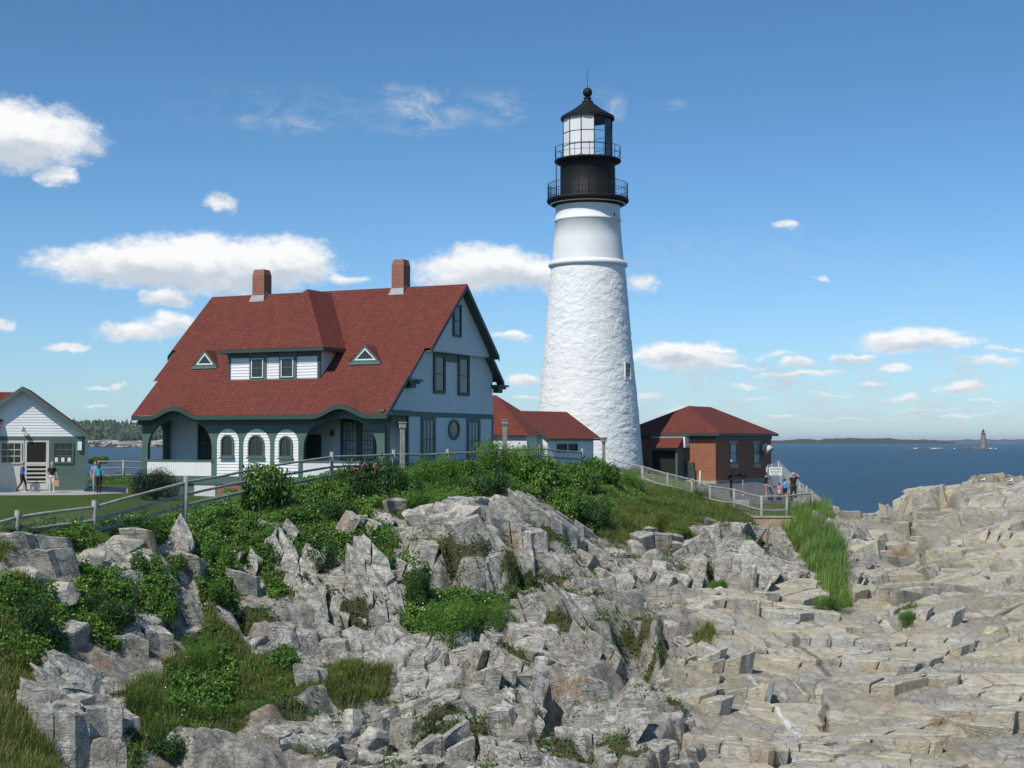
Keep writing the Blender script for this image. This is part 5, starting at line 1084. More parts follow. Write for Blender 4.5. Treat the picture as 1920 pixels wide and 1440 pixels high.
# ================================================================ SHED
SD = at(157, 918, 79.0); Sh = thing('shed', 'white and green shed with red roof and garage doors at the left edge', 'shed', (SD.x, SD.y, SD.z), R(14.5))
LS = lambda px, py, b=0: (lambda v: (v.x, v.z))(local(px, py, Sh, 'b', b))
x0, x1 = LS(-75, 850)[0], 0.0; zb_ = LS(60, 818)[1]; zt_ = LS(43, 728)[1]; xc = LS(43, 760)[0]; x0 = 2*xc-x1
sl = (zt_-LS(166, 818, -.45)[1])/(LS(166, 818, -.45)[0]-xc); rzS = lambda x: zt_-sl*abs(x-xc)
WS = Wall((0, 0, 0), (1, 0, 0), (0, -1, 0)); dep = 6.0
c = MB(); clap(c, WS, [(x0, zb_), (x1, zb_), (x1, rzS(x1)-.1), (xc, zt_-.12), (x0, rzS(x0)-.1)], .15, .025)
c.poly([(x1, 0, -.3), (x1, dep, -.3), (x1, dep, rzS(x1)), (x1, 0, rzS(x1))]); c.poly([(x0, 0, -.3), (x0, 0, rzS(x0)), (x0, dep, rzS(x0)), (x0, dep, -.3)]); c.poly([(x0, 0, -.3), (x1, 0, -.3), (x1, 0, zb_), (x0, 0, zb_)]); c.build('wall', M['white'], Sh)
xo = LS(166, 818, -.45)[0]
c = MB(); th = .09
for s_ in (1, -1):
    e_ = xc+s_*(xo-xc); P = [(xc, -.45, zt_+th), (e_, -.45, rzS(e_)+th), (e_, dep+.3, rzS(e_)+th), (xc, dep+.3, zt_+th)]; c.poly(P if s_ > 0 else P[::-1])
zr2 = LS(0, 735, 1.5)[1]; c.poly([(xc-14, -1.9, zr2-3.4), (xc-1.9, -1.9+.0, zr2-3.4), (xc-.2, 1.5, zr2), (xc-14, 1.5, zr2)]); c.poly([(xc-14, 1.5, zr2), (xc-.2, 1.5, zr2), (xc-.2, 5.5, zr2-3.4), (xc-14, 5.5, zr2-3.4)])
c.build('roof', M['roof'], Sh)
for s_ in (1, -1):
    c = MB(); e_ = xc+s_*(xo-xc); d = Vector((e_-xc, 0, rzS(e_)-zt_))/2
    c.obox(Vector((xc, -.46, zt_-.03))+d, d, (0, .03, 0), (0, 0, .13)); c.obox(Vector((xc, -.22, zt_-.06))+d, d, (0, .22, 0), (0, 0, .02)); c.build('rake_board', M['green'], Sh)
c = MB(); c.box(x0, x1+.05, -.05, -.003, zb_-.22, zb_-.01); c.box(x1-.12, x1+.05, -.05, -.003, 0, zb_-.22); c.build('trim', M['green'], Sh)
def sx(px): return LS(px, 850)[0]
def sz(py): return LS(90, py)[1]
c = MB(); c.box(sx(93), x1-.12, -.045, -.003, 0.0, zb_-.22); pn = c.build('green_panel', M['green'], Sh)
c = MB(); c.box(sx(-40), sx(45), -.06, -.003, 0.05, zb_-.23); c.box(sx(2), sx(3.2), -.066, -.055, .05, zb_-.3); dr = c.build('garage_door', M['cream'], Sh)
c = MB(); c.box(sx(47), sx(50.5), -.07, -.003, 0.05, zb_-.23); c.box(sx(86.5), sx(92), -.07, -.003, .05, zb_-.23); c.box(sx(50.5), sx(86.5), -.07, -.003, sz(829), zb_-.23); c.box(sx(50.5), sx(86.5), -.065, -.003, .05, sz(906))
for i in range(5):
    z_ = sz(872+i*7.6); c.box(sx(50.5), sx(86.5), -.068, -.03, z_-.045, z_+.04)
c.box(sx(50.5), sx(86.5), -.068, -.03, sz(871)-.02, sz(866.5)); sd_ = c.build('screen_door', M['cream'], Sh)
c = MB(); c.box(sx(50.5), sx(86.5), -.03, -.006, sz(906), sz(829)); c.build('dark_screen', M['dark'], sd_)
window(Sh, Wall((0, -.06, 0), (1, 0, 0), (0, -1, 0)), sx(1), sx(41), sz(869), sz(829), fr=.06, nx=3, nz=3, mf='cream', sash='cream', off=.02)
window(Sh, Wall((0, -.06, 0), (1, 0, 0), (0, -1, 0)), sx(-38), sx(-3), sz(869), sz(829), fr=.06, nx=3, nz=3, mf='cream', sash='cream', off=.02)
wd = window(Sh, Wall((0, -.045, 0), (1, 0, 0), (0, -1, 0)), sx(99), sx(138), sz(869), sz(829), fr=.07, nx=3, nz=3, mf='green', sash='green', off=.02)
c = MB()
for k in range(3): c = MB(); c.box(sx(103+12*k), sx(109+12*k), -.072, -.068, sz(866), sz(858)); c.build('notice', M['white'], wd)
c = MB(); lx, lz = LS(43, 802); c.tube((lx, -.02, lz), (lx, -.16, lz+.02), .07, .05, 8); c.tube((lx, -.16, lz+.05), (lx, -.16, lz-.22), .03, .08, 8); c.build('wall_lamp', M['steel'], Sh)
c = MB(); lx, lz = LS(49, 813); c.tube((lx, -.05, lz), (lx, -.3, lz), .10, .13, 10); c.build('horn', M['cream'], Sh)
c = MB(); lx, lz = LS(150, 836); c.box(lx-.12, lx+.10, -.2, -.05, lz-.24, lz+.24); c.build('meter_box', M['white'], Sh)
# ================================================================ FENCES
def fence(name, label, posts, pr=.085, rails=(1.05, .55), rr=.055, wire=True, mw='wood', wt_=1.3, square=False):
    """posts: list of (top point, ground z). rails hang between neighbours; woven wire below them"""
    f = thing(name, label, 'fence', (posts[0][0].x, posts[0][0].y, posts[0][1])); O = Vector(f.location)
    for (p, g) in posts:
        c = MB(); b = Vector((p.x, p.y, g-.4))-O; t_ = Vector(p)-O
        lean = Vector((random.uniform(-.03, .03), random.uniform(-.03, .03), 0))
        c.tube(b, t_+lean, pr*1.08, pr*.95, 10); c.build('post', M[mw], f)
    for (p, g), (q, g2) in zip(posts[:-1], posts[1:]):
        if (p-q).length > 20: continue
        for h in rails:
            a, b = Vector((p.x, p.y-.0, p.z-wt_+h))-O, Vector((q.x, q.y, q.z-wt_+h))-O
            m_ = (a+b)/2+Vector((0, 0, random.uniform(-.05, .02)))
            c = MB(); c.path([a, a.lerp(m_, .5)+Vector((0, 0, .01)), m_, m_.lerp(b, .5), b], [rr*1.1, rr, rr*.95, rr, rr*.9], 7); c.build('rail', M[mw], f)
        if wire:
            L = (q-p).length; n = int(L/.10); H_ = rails[0]; c = MB(); off = Vector((0, -.07, 0)); dv = (q-p)/L
            k = -int(H_/.10)
            while k <= n:
                for sg in (1, -1):
                    s0, s1 = k*.10, k*.10+H_; 
                    t0, t1 = max(0, s0), min(L, s1)
                    if t1 > t0:
                        def P(s): 
                            hh = (s-s0) if sg > 0 else H_-(s-s0); v = Vector(p)-O+dv*s; v.z += -wt_+hh; return v+off
                        A_, B_ = P(t0), P(t1); d = (B_-A_); nn = Vector((-d.z, 0, d.x)).normalized()*.0014
                        c.poly([A_-nn, B_-nn, B_+nn, A_+nn]); 
                k += 1
            c.build('wire_mesh', M['steel'], f)
    return f
random.seed(5)
def fp(px, py, d): return at(px, py, d)
L_ = [(-190,965+50,45.2),(-75,988,46.6),(31,957,48.2),(178,938,50.4),(347,893,54.0),(480,868,60.0),(622,847,66.0),(738,843,71.5),(840,842,76.5),(930,836,82),(1010,834,87.5),(1091,841,93.5)]
P_l = []
for (px, py, d) in L_:
    p = fp(px, py, d); P_l.append((p, gz(p.x, d)))
fence('post_and_rail_fence', 'long weathered post and rail fence climbing from the left lawn past the house', P_l, pr=.085, rails=(1.06, .60, .2), wt_=1.3)
L_ = [(1152,861,93.5),(1205,873,92.5),(1251,886,90.5),(1297,897,88),(1331,910,85.5),(1377,916,83),(1427,929,79.6),(1475,928,80),(1521,923,83)]
P_r = []
for (px, py, d) in L_:
    p = fp(px, py, d); P_r.append((p, min(gz(p.x, d), p.z-1.15)))
fence('post_and_rail_fence', 'weathered post and rail fence descending right of the lighthouse to the terrace', P_r, pr=.075, rails=(1.12, .38), wt_=1.2, rr=.05)
L_ = [(186,863,100),(232,862,100.5),(270,864,101),(300,865,101.5),(340,866,102)]
fence('post_and_rail_fence', 'distant wooden fence between the shed and the house porch', [(fp(a, b, c_), fp(a, b, c_).z-1.35) for a, b, c_ in L_], pr=.09, rails=(1.2, .75, .25), wt_=1.3)
L_ = [(1484,905,94),(1502,906,93),(1512,910,90.5)]
fence('railing_panel', 'short wooden railing standing behind the people on the terrace', [(fp(a, b, c_), fp(a, b, c_).z-1.2) for a, b, c_ in L_], pr=.05, rails=(1.1, .7, .35), wt_=1.2, rr=.035, wire=False)
# chain-link fence at the edge, rises to a point then drops along the rock
cf = [(1437,876,106),(1447,869,106),(1460,864,105),(1484,889,101),(1499,903,98),(1512,915,95),(1530,940,90)]
f = thing('chain_link_fence', 'pale chain-link safety fence dropping along the cliff edge behind the sign', 'fence', tuple(fp(1437, 905, 106))); O = Vector(f.location)
for (px, py, d), hgt in zip(cf, (1.6, 1.7, 1.8, 1.4, 1.3, 1.3, 1.2)):
    c = MB(); t_ = fp(px, py, d)-O; c.tube(t_-Vector((0, 0, hgt)), t_, .035, n=6); c.build('post', M['steel'], f)
for (a, b), hgt in zip(zip(cf[:-1], cf[1:]), (1.6, 1.7, 1.6, 1.35, 1.3, 1.25)):
    p, q = fp(*a)-O, fp(*b)-O; c = MB(); c.tube(p, q, .025, n=5); c.tube(p-Vector((0, 0, hgt)), q-Vector((0, 0, hgt)), .02, n=5); c.build('rail', M['steel'], f)
    c = MB(); L = (q-p).length; n = max(3, int(L/.09))
    for k in range(-int(hgt/.09), n+1):
        for sg in (1, -1):
            t0, t1 = max(0, k*.09), min(L, k*.09+hgt)
            if t1 > t0:
                def P(s): hh = (s-k*.09) if sg > 0 else hgt-(s-k*.09); return p.lerp(q, s/L)+Vector((0, -.02, -hgt+hh))
                A_, B_ = P(t0), P(t1); d = B_-A_; nn = Vector((-d.z, 0, d.x)).normalized()*.0045; c.poly([A_-nn, B_-nn, B_+nn, A_+nn])
    c.build('wire_mesh', M['steel'], f)
# ================================================================ POSTS, SIGN, STAND, SMALL THINGS
def lamp_post(px, ptop, d, w_, h_, capw, label, lean=0):
    t_ = at(px, ptop, d); g = gz(t_.x, d); o = thing('bollard_light', label, 'bollard light', (t_.x, t_.y, g), R(20), 'square wooden bollard lights'); H_ = t_.z-g
    c = MB(); c.obox((0, 0, (H_-.3)/2-.2), (w_, 0, 0), (0, w_, 0), (0, 0, (H_-.3)/2+.2)); c.build('post', M['wood'], o)
    c = MB(); c.box(-capw*.82, capw*.82, -capw*.82, capw*.82, H_-.30, H_-.06); c.box(-capw, capw, -capw, capw, H_-.06, H_); c.build('lamp_head', M['wood'], o)
lamp_post(754.5, 791, 71.0, .10, 1, .17, 'wooden bollard light in front of the corner of the house porch')
lamp_post(946.5, 786, 83.0, .10, 1, .18, 'wooden bollard light rising above the bush in front of the red annex roof')
lamp_post(1132, 820, 93.0, .08, 1, .19, 'wooden bollard light in front of the white lighthouse shaft')
sg = at(1454, 883.5, 103.0); o = thing('danger_sign', 'white danger sign mounted in front of the chain-link fence', 'sign', (sg.x, sg.y, sg.z-.9)); wS, hS = .47, .30
c = MB(); c.box(-wS, wS, -.015, .015, .9-hS, .9+hS); c.build('board', M['white'], o)
c = MB(); c.tube((-wS-.08, .03, -.2), (-wS-.08, .03, 1.35), .025, n=6); c.tube((wS+.0, .03, -.2), (wS+.0, .03, .9), .025, n=6); c.build('post', M['steel'], o)
M['ink'] = mat('sign_ink', (0.10, 0.035, 0.03), 0.7)
def text(txt, size, loc, parent, m, rot=(R(90), 0, 0), name='lettering'):
    cu = bpy.data.curves.new(name, 'FONT'); cu.body = txt; cu.size = size; cu.align_x = 'CENTER'; cu.align_y = 'CENTER'; cu.extrude = .002
    to = bpy.data.objects.new(name, cu); COL.objects.link(to); bpy.context.view_layer.update()
    me = bpy.data.meshes.new_from_object(to.evaluated_get(bpy.context.evaluated_depsgraph_get())); bpy.data.objects.remove(to); me.materials.clear(); me.materials.append(m)
    r = link_mesh(name, me, parent); r.location = loc; r.rotation_euler = rot; return r
text('DANGER', .19, (0, -.018, 1.06), o, M['ink'])
c = MB()
for i, (a, b) in enumerate(((-.36, .36), (-.30, .32), (-.22, .20))):
    z_ = .89-i*.11; x = a
    while x < b: w_ = random.uniform(.04, .11); c.box(x, min(b, x+w_), -.018, -.0155, z_-.018, z_+.018); x += w_+.025
c.build('small_print', M['ink'], o)
st = at(1371, 938, 94.0); o = thing('iron_stand', 'black iron stand with a barrel-shaped instrument on the terrace', 'stand', tuple(st))
c = MB(); c.lathe([(.16, 0), (.16, .06), (.09, .1), (.08, .5), (.13, .55), (.08, .62), (.07, 1.2), (.14, 1.25), (.10, 1.35), (.07, 1.5)], 10); c.build('post', M['black'], o)
c = MB(); c.tube((-.17, 0, 1.60), (.95, 0, 1.64), .07, .06, 8); c.tube((-.22, 0, 1.65), (.05, 0, 1.62), .18, .15, 10); c.tube((.72, 0, 1.62), (.92, 0, 1.66), .15, .17, 10); c.tube((.25, 0, 1.66), (.6, 0, 1.70), .10, .09, 8); c.tube((-.1, 0, 1.4), (-.12, 0, 1.8), .05, .03, 6); c.build('instrument', M['black'], o)
o = thing('thin_pole', 'thin metal pole standing on the asphalt beside the black stand', 'pole', tuple(at(1393, 928, 96))); c = MB(); c.tube((0, 0, -.1), (0, 0, 1.0), .018, n=6); c.lathe([(.10, 0), (.09, .03), (.02, .05)], 8); c.build('pole', M['steel'], o)
o = thing('utility_box', 'dark green utility box on a post by the brick wall', 'utility box', tuple(at(1300, 912, 100)-Vector((0, 0, .2)))); c = MB(); c.box(-.3, .12, -.15, .15, .65, 1.25); c.build('box', M['dgreen'], o); c = MB(); c.box(.13, .22, -.05, .05, 0, 1.3); c.build('post', M['black'], o)
o = thing('leaning_board', 'light timber board leaning against the brick wall', 'board', tuple(at(1312, 908, 106))); c = MB(); c.obox((0, 0, .5), (.05, 0, 0), (0, .03, .0), (.06, .25, .5)); b_ = c.build('plank', M['cream'], o)
o = thing('concrete_block', 'low concrete slab behind the terrace fence', 'slab', tuple(at(1389, 947, 86))); c = MB(); c.box(-.42, .42, -.5, .5, -.3, .28); c.build('slab', M['concrete'], o)
rw = thing('retaining_wall', 'short tan retaining wall under the terrace fence', 'wall', tuple(at(1450, 985, 78.9))); c = MB(); c.box(-1.1, 1.5, -.15, .35, -.9, .42); c.box(-1.15, 1.55, -.2, .4, .42, .5); c.build('wall', mat('tan_stone', (.42, .34, .22), .9, .3, 3, .5, 14), rw)
# ================================================================ RAM-LEDGE LIGHT, REEF, FAR LAND
far_d = 1950.0
def tuft_rock(mb, c, sx_, sy_, sz_, seed, n=2):
    V, F = ico_parts(n); r = np.random.RandomState(seed); nz = r.uniform(.7, 1.25, len(V)); P = V*nz[:, None]*np.array([sx_, sy_, sz_]); b = len(mb.v)
    mb.v += [tuple(Vector(c)+Vector(p)) for p in P]; mb.f += [tuple(int(b+i) for i in f) for f in F]; mb.m += [0]*len(F); mb.sm += [False]*len(F)
M['farrock'] = mat('far_rock', (.23, .20, .16), .9, .5, .06)
M['oldstone'] = mat('old_granite', (.30, .25, .19), .9, .45, .25)
M['foam'] = mat('white_surf', (.75, .77, .78), .8)
b = at(1844, 841, far_d); o = thing('ledge_lighthouse', 'small distant stone lighthouse standing on a ledge in the sea', 'lighthouse', (b.x, far_d, SEA))
z = lambda py: at(1844, py, far_d).z-SEA
c = MB(); c.lathe([(3.9, -.5), (3.7, 2), (3.0, z(815)), (2.9, z(813)), (3.5, z(813)+.1), (3.5, z(812)), (0, z(812))], 20); c.build('tower', M['oldstone'], o)
c = MB(); c.lathe([(1.7, z(812)), (1.7, z(808.5)), (2.2, z(808.5)), (1.0, z(806)), (.15, z(805)), (.1, z(803.5))], 10); c.build('lantern', M['black'], o)
c = MB()
for k in range(2): c.poly([(-.9-.0, -1.76, z(812)+.5), (.9, -1.76, z(812)+.5), (.9, -1.76, z(809)), (-.9, -1.76, z(809))]) if k == 0 else None
c.build('lantern_glass', M['curtain'], o)
c = MB()
for i in range(9): c.box(-27+i*2.6, -26.4+i*2.6, -1, 1, 0, 6.2-i*.25+random.uniform(-.8, .3))
c.box(-28, -4, -1.2, 1.2, 3.8, 4.4); tag(c.build('ruined_pier', M['farrock']), 'broken pier stubs left of the distant lighthouse', 'pier'); bpy.data.objects['ruined_pier'].location = (b.x, far_d, SEA)
for (px0, px1, py, seed, nm, hh, lab) in ((1806, 1862, 841.5, 1, 'ledge', 1.8, 'low dark ledge round the distant lighthouse'), (1700, 1768, 840.5, 2, 'reef', 1.5, 'low dark reef awash left of the distant lighthouse')):
    c = MB(); n = 26
    for i in range(n):
        p = at(px0+(px1-px0)*(i+.5)/n, py, far_d); tuft_rock(c, (p.x, far_d+random.uniform(-6, 6), SEA+.2), 2.4, 3, hh*random.uniform(.5, 1.3), 10*seed+i, 1)
    tag(c.build('reef', M['farrock']), lab, 'reef')
c = MB()
for (px, w_) in ((1752, 9), (1762, 5), (1858, 5), (1866, 4), (1716, 4), (1790, 2)):
    p = at(px, 841, far_d-12); tuft_rock(c, (p.x, far_d-12, SEA+.3), w_*.55, 1.5, .8, px, 1)
tag(c.build('surf', M['foam']), kind='stuff', label='white surf breaking on the distant reef')
def land(name, pts, d, depth, m, kind='structure', label=None):
    """low hill range: (px, top py) along the shore at distance d"""
    n = 160; xs = np.linspace(pts[0][0], pts[-1][0], n); ys = np.interp(xs, [p[0] for p in pts], [p[1] for p in pts]); V = []; rows = 10
    for i in range(n):
        u, v = uvec(xs[i], ys[i]); top = HC+v*d-SEA+float(fbm(np.array([xs[i]*.06]), np.array([d*.01]), 9, 4)[0])*d*.0009
        for k in range(rows):
            t_ = k/(rows-1); V.append((u*(d+depth*t_), d+depth*t_, SEA-1+max(0, top+1)*math.sin(math.pi*min(1, t_*1.0))**.7))
    F = [[i*rows+k, (i+1)*rows+k, (i+1)*rows+k+1, i*rows+k+1] for i in range(n-1) for k in range(rows-1)]
    o = mesh_np(name, np.array(V), np.array(F), m, None, smooth=True); return tag(o, label, kind=kind)
M['farwood'] = mat('far_wood', (.030, .048, .022), .95, .45, .02)
M['farland'] = mat('far_land', (.05, .065, .045), .95, .4, .01)
land('hills', [(1430,826.5),(1480,825),(1530,823.5),(1590,821.5),(1640,821.5),(1690,823),(1740,825.5),(1790,827.5)], 4800, 500, M['farwood'])
land('hills', [(1560,826),(1700,824.3),(1780,825.2),(1850,823.8),(1930,824.4),(2100,824.5)], 9500, 900, M['farland'])
# white specks along the far shore
fd = 2475.0
land('far_shore', [(-400,830),(100,830),(150,826),(200,824),(240,827),(300,825),(420,828),(700,835)], fd, 60, M['farrock'], label='pale rocky shore below the far wood')
land('hills', [(-400,790),(60,797),(135,803),(180,806),(270,806),(420,808),(560,822),(650,835)], fd+30, 420, M['farwood'])
c = MB(); rnd = random.Random(4)
for i in range(520):
    px = rnd.uniform(-120, 560); d = fd+rnd.uniform(-4, 18); p = at(px, rnd.uniform(826, 838), d); s_ = rnd.uniform(1.2, 5.0); tuft_rock(c, (p.x, d-6, p.z-1.5), s_*1.6, 3, s_*.8, i, 1)
M['palerock'] = mat('pale_shore_rock', (.50, .43, .36), .9, .5, .05); tag(c.build('shore_rocks', M['palerock']), kind='stuff', label='pale boulders heaped along the far shore')
# far wood: crowns as clumps of facets
CV, CF = ico_parts(2); Vs = []; Fs = []; tn = []; nb = 0; r = np.random.RandomState(5)
topx = [-400, 60, 150, 200, 215, 240, 270, 330, 420, 560, 640]; topy = [778, 786, 787, 785, 788, 790, 788, 789, 792, 806, 824]
for i in range(2600):
    px = r.uniform(-350, 640); t_ = r.uniform(0, 1)**.8; d = fd+20+t_*320; yt = np.interp(px, topx, topy); py = 826-(826-yt-6)*t_**.75; p = at(px, py, d)
    s_ = r.uniform(3.0, 6.2); con = r.uniform() < .35
    sc_ = np.array([s_*(.7 if con else 1), s_*(.7 if con else 1), s_*(1.7 if con else 1.05)]); P = CV*sc_*r.uniform(.72, 1.22, (len(CV), 1))
    if con: P[:, :2] *= (1.15-.55*(CV[:, 2:3]+1)/2)
    Vs.append(P+np.array([p.x, d, p.z])); Fs.append(CF+nb); nb += len(CV); tn.append(np.full(len(CV), r.uniform()*.8))
o = mesh_np('far_wood', np.concatenate(Vs), np.concatenate(Fs), leafmat('far_crown', (0.020, 0.042, 0.016), (0.055, 0.090, 0.028), trans=0), None, {'tint': np.concatenate(tn)}); tag(o, kind='stuff', label='dense far wood on the shore beyond the water')
# ================================================================ PLANTS
rng_ = np.random.RandomState(21)
def leaf_arrays(C, N, S, asp=0.62):
    """kite-shaped leaves: centres, normals, sizes -> verts, quads"""
    n = len(C); N = N/np.linalg.norm(N, axis=1)[:, None]; r = rng_.normal(size=(n, 3)); T = np.cross(N, r); T /= np.linalg.norm(T, axis=1)[:, None]; B_ = np.cross(N, T)
    s = S[:, None]; V = np.stack([C-T*s*.5, C+B_*s*asp*.5-T*s*.08, C+T*s*.5, C-B_*s*asp*.5-T*s*.08], 1).reshape(-1, 3); return V, np.arange(4*n).reshape(n, 4)
def blade_arrays(Bs, Hh, Wd, lean, wind=(0.12, 0.0)):
    """curved grass blades: two-segment strips"""
    n = len(Bs); az_ = rng_.uniform(0, 2*np.pi, n); side = np.stack([np.cos(az_), np.sin(az_), np.zeros(n)], 1); fw = np.stack([-np.sin(az_), np.cos(az_), np.zeros(n)], 1)
    up = np.array([0, 0, 1.0]); L = lean*rng_.uniform(.1, 2.0, n); w = (Wd/2)[:, None]; h = Hh[:, None]; wv = np.array([wind[0], wind[1], 0])
    m_ = Bs+up*h*.55+fw*(L*Hh*.25)[:, None]+wv*h*.3; t_ = Bs+up*h*.98+fw*(L*Hh*.9)[:, None]+wv*h
    V = np.stack([Bs-side*w, Bs+side*w, m_+side*w*.8, t_+side*w*.15, t_-side*w*.15, m_-side*w*.8], 1).reshape(-1, 3)
    b = np.arange(n)*6; F = np.concatenate([np.stack([b, b+1, b+2, b+5], 1), np.stack([b+5, b+2, b+3, b+4], 1)]); return V, F
cw = np.linalg.norm(np.cross(np.stack([np.gradient(Xd, axis=0), np.gradient(Yd, axis=0), np.gradient(Zd, axis=0)], -1), np.stack([np.gradient(Xd, axis=1), np.gradient(Yd, axis=1), np.gradient(Zd, axis=1)], -1)), axis=-1)
def scatter(w, dens):
    p = (w*cw).ravel(); tot = p.sum(); n = int(tot*dens)
    if n == 0: return None
    c = np.cumsum(p); k = np.searchsorted(c, rng_.uniform(0, c[-1], n)); k = np.clip(k, 0, NC*NR-1); j, r = np.divmod(k, NR); j = np.clip(j, 0, NC-2); r = np.clip(r, 0, NR-2)
    fu, fv = rng_.uniform(size=(2, n))[:, :, None]; G = VV.reshape(NC, NR, 3)
    P = (G[j, r]*(1-fu)+G[j+1, r]*fu)*(1-fv)+(G[j, r+1]*(1-fu)+G[j+1, r+1]*fu)*fv; return P, NRM[j, r]
def cover(name, w, dens, hmax, size, m, label):
    if scatter(w, dens) is None: print('EMPTY', label); return
    q = scatter(w, dens); P, N = q; n = len(P)
    lump = np.clip(.45+.75*fbm(P[:, 0]*1.3, (P[:, 1]+P[:, 2])*1.3, 61, 3)+.35*fbm(P[:, 0]*4, P[:, 1]*4, 65, 2), .12, 1.4)
    P = P+N*.02; h = hmax*lump*rng_.uniform(0.1, 1, n)**.55; P[:, 2] += h; P[:, 1] -= .0
    P[:, :2] += rng_.normal(size=(n, 2))*.05
    NN = rng_.normal(size=(n, 3))*.75+np.array([-.1, -.45, .8]); V, F = leaf_arrays(P, NN, rng_.uniform(.7, 1.35, n)*size)
    t_ = np.clip(.38+.5*fbm(P[:, 0]*.8, P[:, 1]*.8, 71, 3)+rng_.normal(size=n)*.16, 0, .84); o = mesh_np(name, V, F, m, None, {'tint': np.repeat(t_, 4)}); return tag(o, label, kind='stuff')
def grass(name, w, dens, h0, h1, wd, m, label, lean=.5, wind=(.03, -.02), tint0=.4, gap=.75):
    w = w*(1-gap+gap*np.clip(fbm(X*1.6, S*1.6, 47, 3)*3+.75, 0, 1))
    q = scatter(w, dens); P, N = q; n = len(P); l = np.clip(.8+.5*fbm(P[:, 0]*.9, P[:, 1]*.9, 81, 3), .4, 1.4)
    V, F = blade_arrays(P-np.array([0, 0, .03]), rng_.uniform(h0, h1, n)*l, np.full(n, wd)*rng_.uniform(.7, 1.3, n), lean, wind)
    t_ = np.clip(tint0+.5*fbm(P[:, 0]*.7, P[:, 1]*.7, 83, 3)+rng_.normal(size=n)*.2, 0, 1); o = mesh_np(name, V, F, m, None, {'tint': np.repeat(t_, 6)}); return tag(o, label, kind='stuff')
kinds = {}
for k, v in VEG.items():
    kinds[v[0]] = np.maximum(kinds.get(v[0], 0), VM[k])
behind = VM['behind']; lf = kinds['leaf']*(Y < 97)
cover('ground_cover', lf**1.2, 560, .55, .110, M['leaf'], 'green leafy ground cover over the bank')
cover('ground_cover', behind*(Y > 98), 90, .55, .16, M['leafd'], 'low leafy growth behind the house')
grass('wild_grass', np.clip(kinds['grassm']+.22*lf*(fbm(X*.8, S*.8, 44, 3) > .05), 0, 1), 800, .18, .50, .017, M['grassb'], 'rough green grass on the slope')
grass('dry_grass', np.clip(kinds['grassd']+.15*kinds['grassm'], 0, 1), 480, .16, .48, .016, M['grassy'], 'yellowish dry grass on the bank', tint0=.35)
grass('wild_grass', np.clip(kinds['grassd'], 0, 1), 400, .16, .45, .016, M['grassb'], 'green grass mixed into the dry bank')
grass('wild_grass', np.clip(patch+pock*.55, 0, 1)*wr*(PY0 < 1500)*(1-SLAB), 130, .14, .42, .022, M['grassb'], 'tufts of grass in the rock joints', tint0=.6)
cover('ground_cover', np.clip(pock*.5+patch*.5, 0, 1)*wr*(PY0 < 1500)*(1-SLAB), 150, .36, .10, M['leafd'], 'small leafy plants in the rock joints')
grass('reeds', kinds['reed']**1.5, 330, .45, 1.25, .024, M['reed'], 'tall green reeds growing in the wet cleft by the terrace', gap=.35, lean=.22, wind=(.05, 0), tint0=.45)
if 'grassl' in kinds: grass('lawn_grass', kinds['grassl'], 260, .05, .16, .02, M['grassb'], 'short grass beside the terrace')
lawn_edge = (~LAWN == False)*(Y < 84)*(X < 4)*(wr < .5)
grass('lawn_grass', (lawn_edge*np.clip((60-Y)/10, .10, 1)).astype(float), 110, .03, .085, .016, M['grassb'], 'short blades of the mown lawn', lean=.6, tint0=.35)
cover('ground_cover', kinds['grassm']*np.clip(fbm(X*1.2, S*1.2, 149, 3)*3+.2, 0, 1), 160, .35, .085, M['leaf'], 'leafy weeds among the rough grass')
grass('dead_straw', np.clip(kinds['grassm']+kinds['reed']*2+.25*lf, 0, 1)*(PY0 > 940), 70, .2, .6, .018, M['grassy'], 'dead straw-coloured stalks among the green', lean=.9)
# ---- shrub prototypes (unit radius, unit height)
def shrub_mesh(name, seed, n, ls, m, lobes=11, asp=.62, upright=0.0, spread=1.0):
    r = np.random.RandomState(seed); LC = []; 
    for k in range(lobes):
        a = r.uniform(0, 2*np.pi); q = r.uniform(.0, .62)**.8; LC.append((q*math.cos(a)*spread, q*math.sin(a)*spread, r.uniform(.22, .70)-q*.15, r.uniform(.24, .40)))
    LC = np.array(LC); k = r.randint(0, lobes, n); D_ = r.normal(size=(n, 3)); D_ /= np.linalg.norm(D_, axis=1)[:, None]
    rad_ = LC[k, 3]*r.uniform(.55, 1.12, n)*(1+.18*r.normal(size=n)*.5); C_ = LC[k, :3]+D_*rad_[:, None]; C_[:, 2] = np.abs(C_[:, 2])*.98+.0
    N_ = D_+r.normal(size=(n, 3))*.75+np.array([0, 0, .35]); V, F = leaf_arrays(C_, N_, r.uniform(.6, 1.35, n)*ls, asp)
    t_ = np.clip(.4+.22*r.normal(size=lobes)[k]+.22*r.normal(size=n), 0, 1)
    o = mesh_np(name, V, F, m, None, {'tint': np.repeat(t_, 4)}); me = o.data; bpy.data.objects.remove(o); 
    c = MB()
    for i in range(lobes): c.path([(0, 0, -.15), (LC[i, 0]*.4, LC[i, 1]*.4, LC[i, 2]*.45), (LC[i, 0]*.9, LC[i, 1]*.9, LC[i, 2])], [.03, .018, .008], 5)
    so = c.build('stems', M['bark']); sm_ = so.data; bpy.data.objects.remove(so); return me, sm_
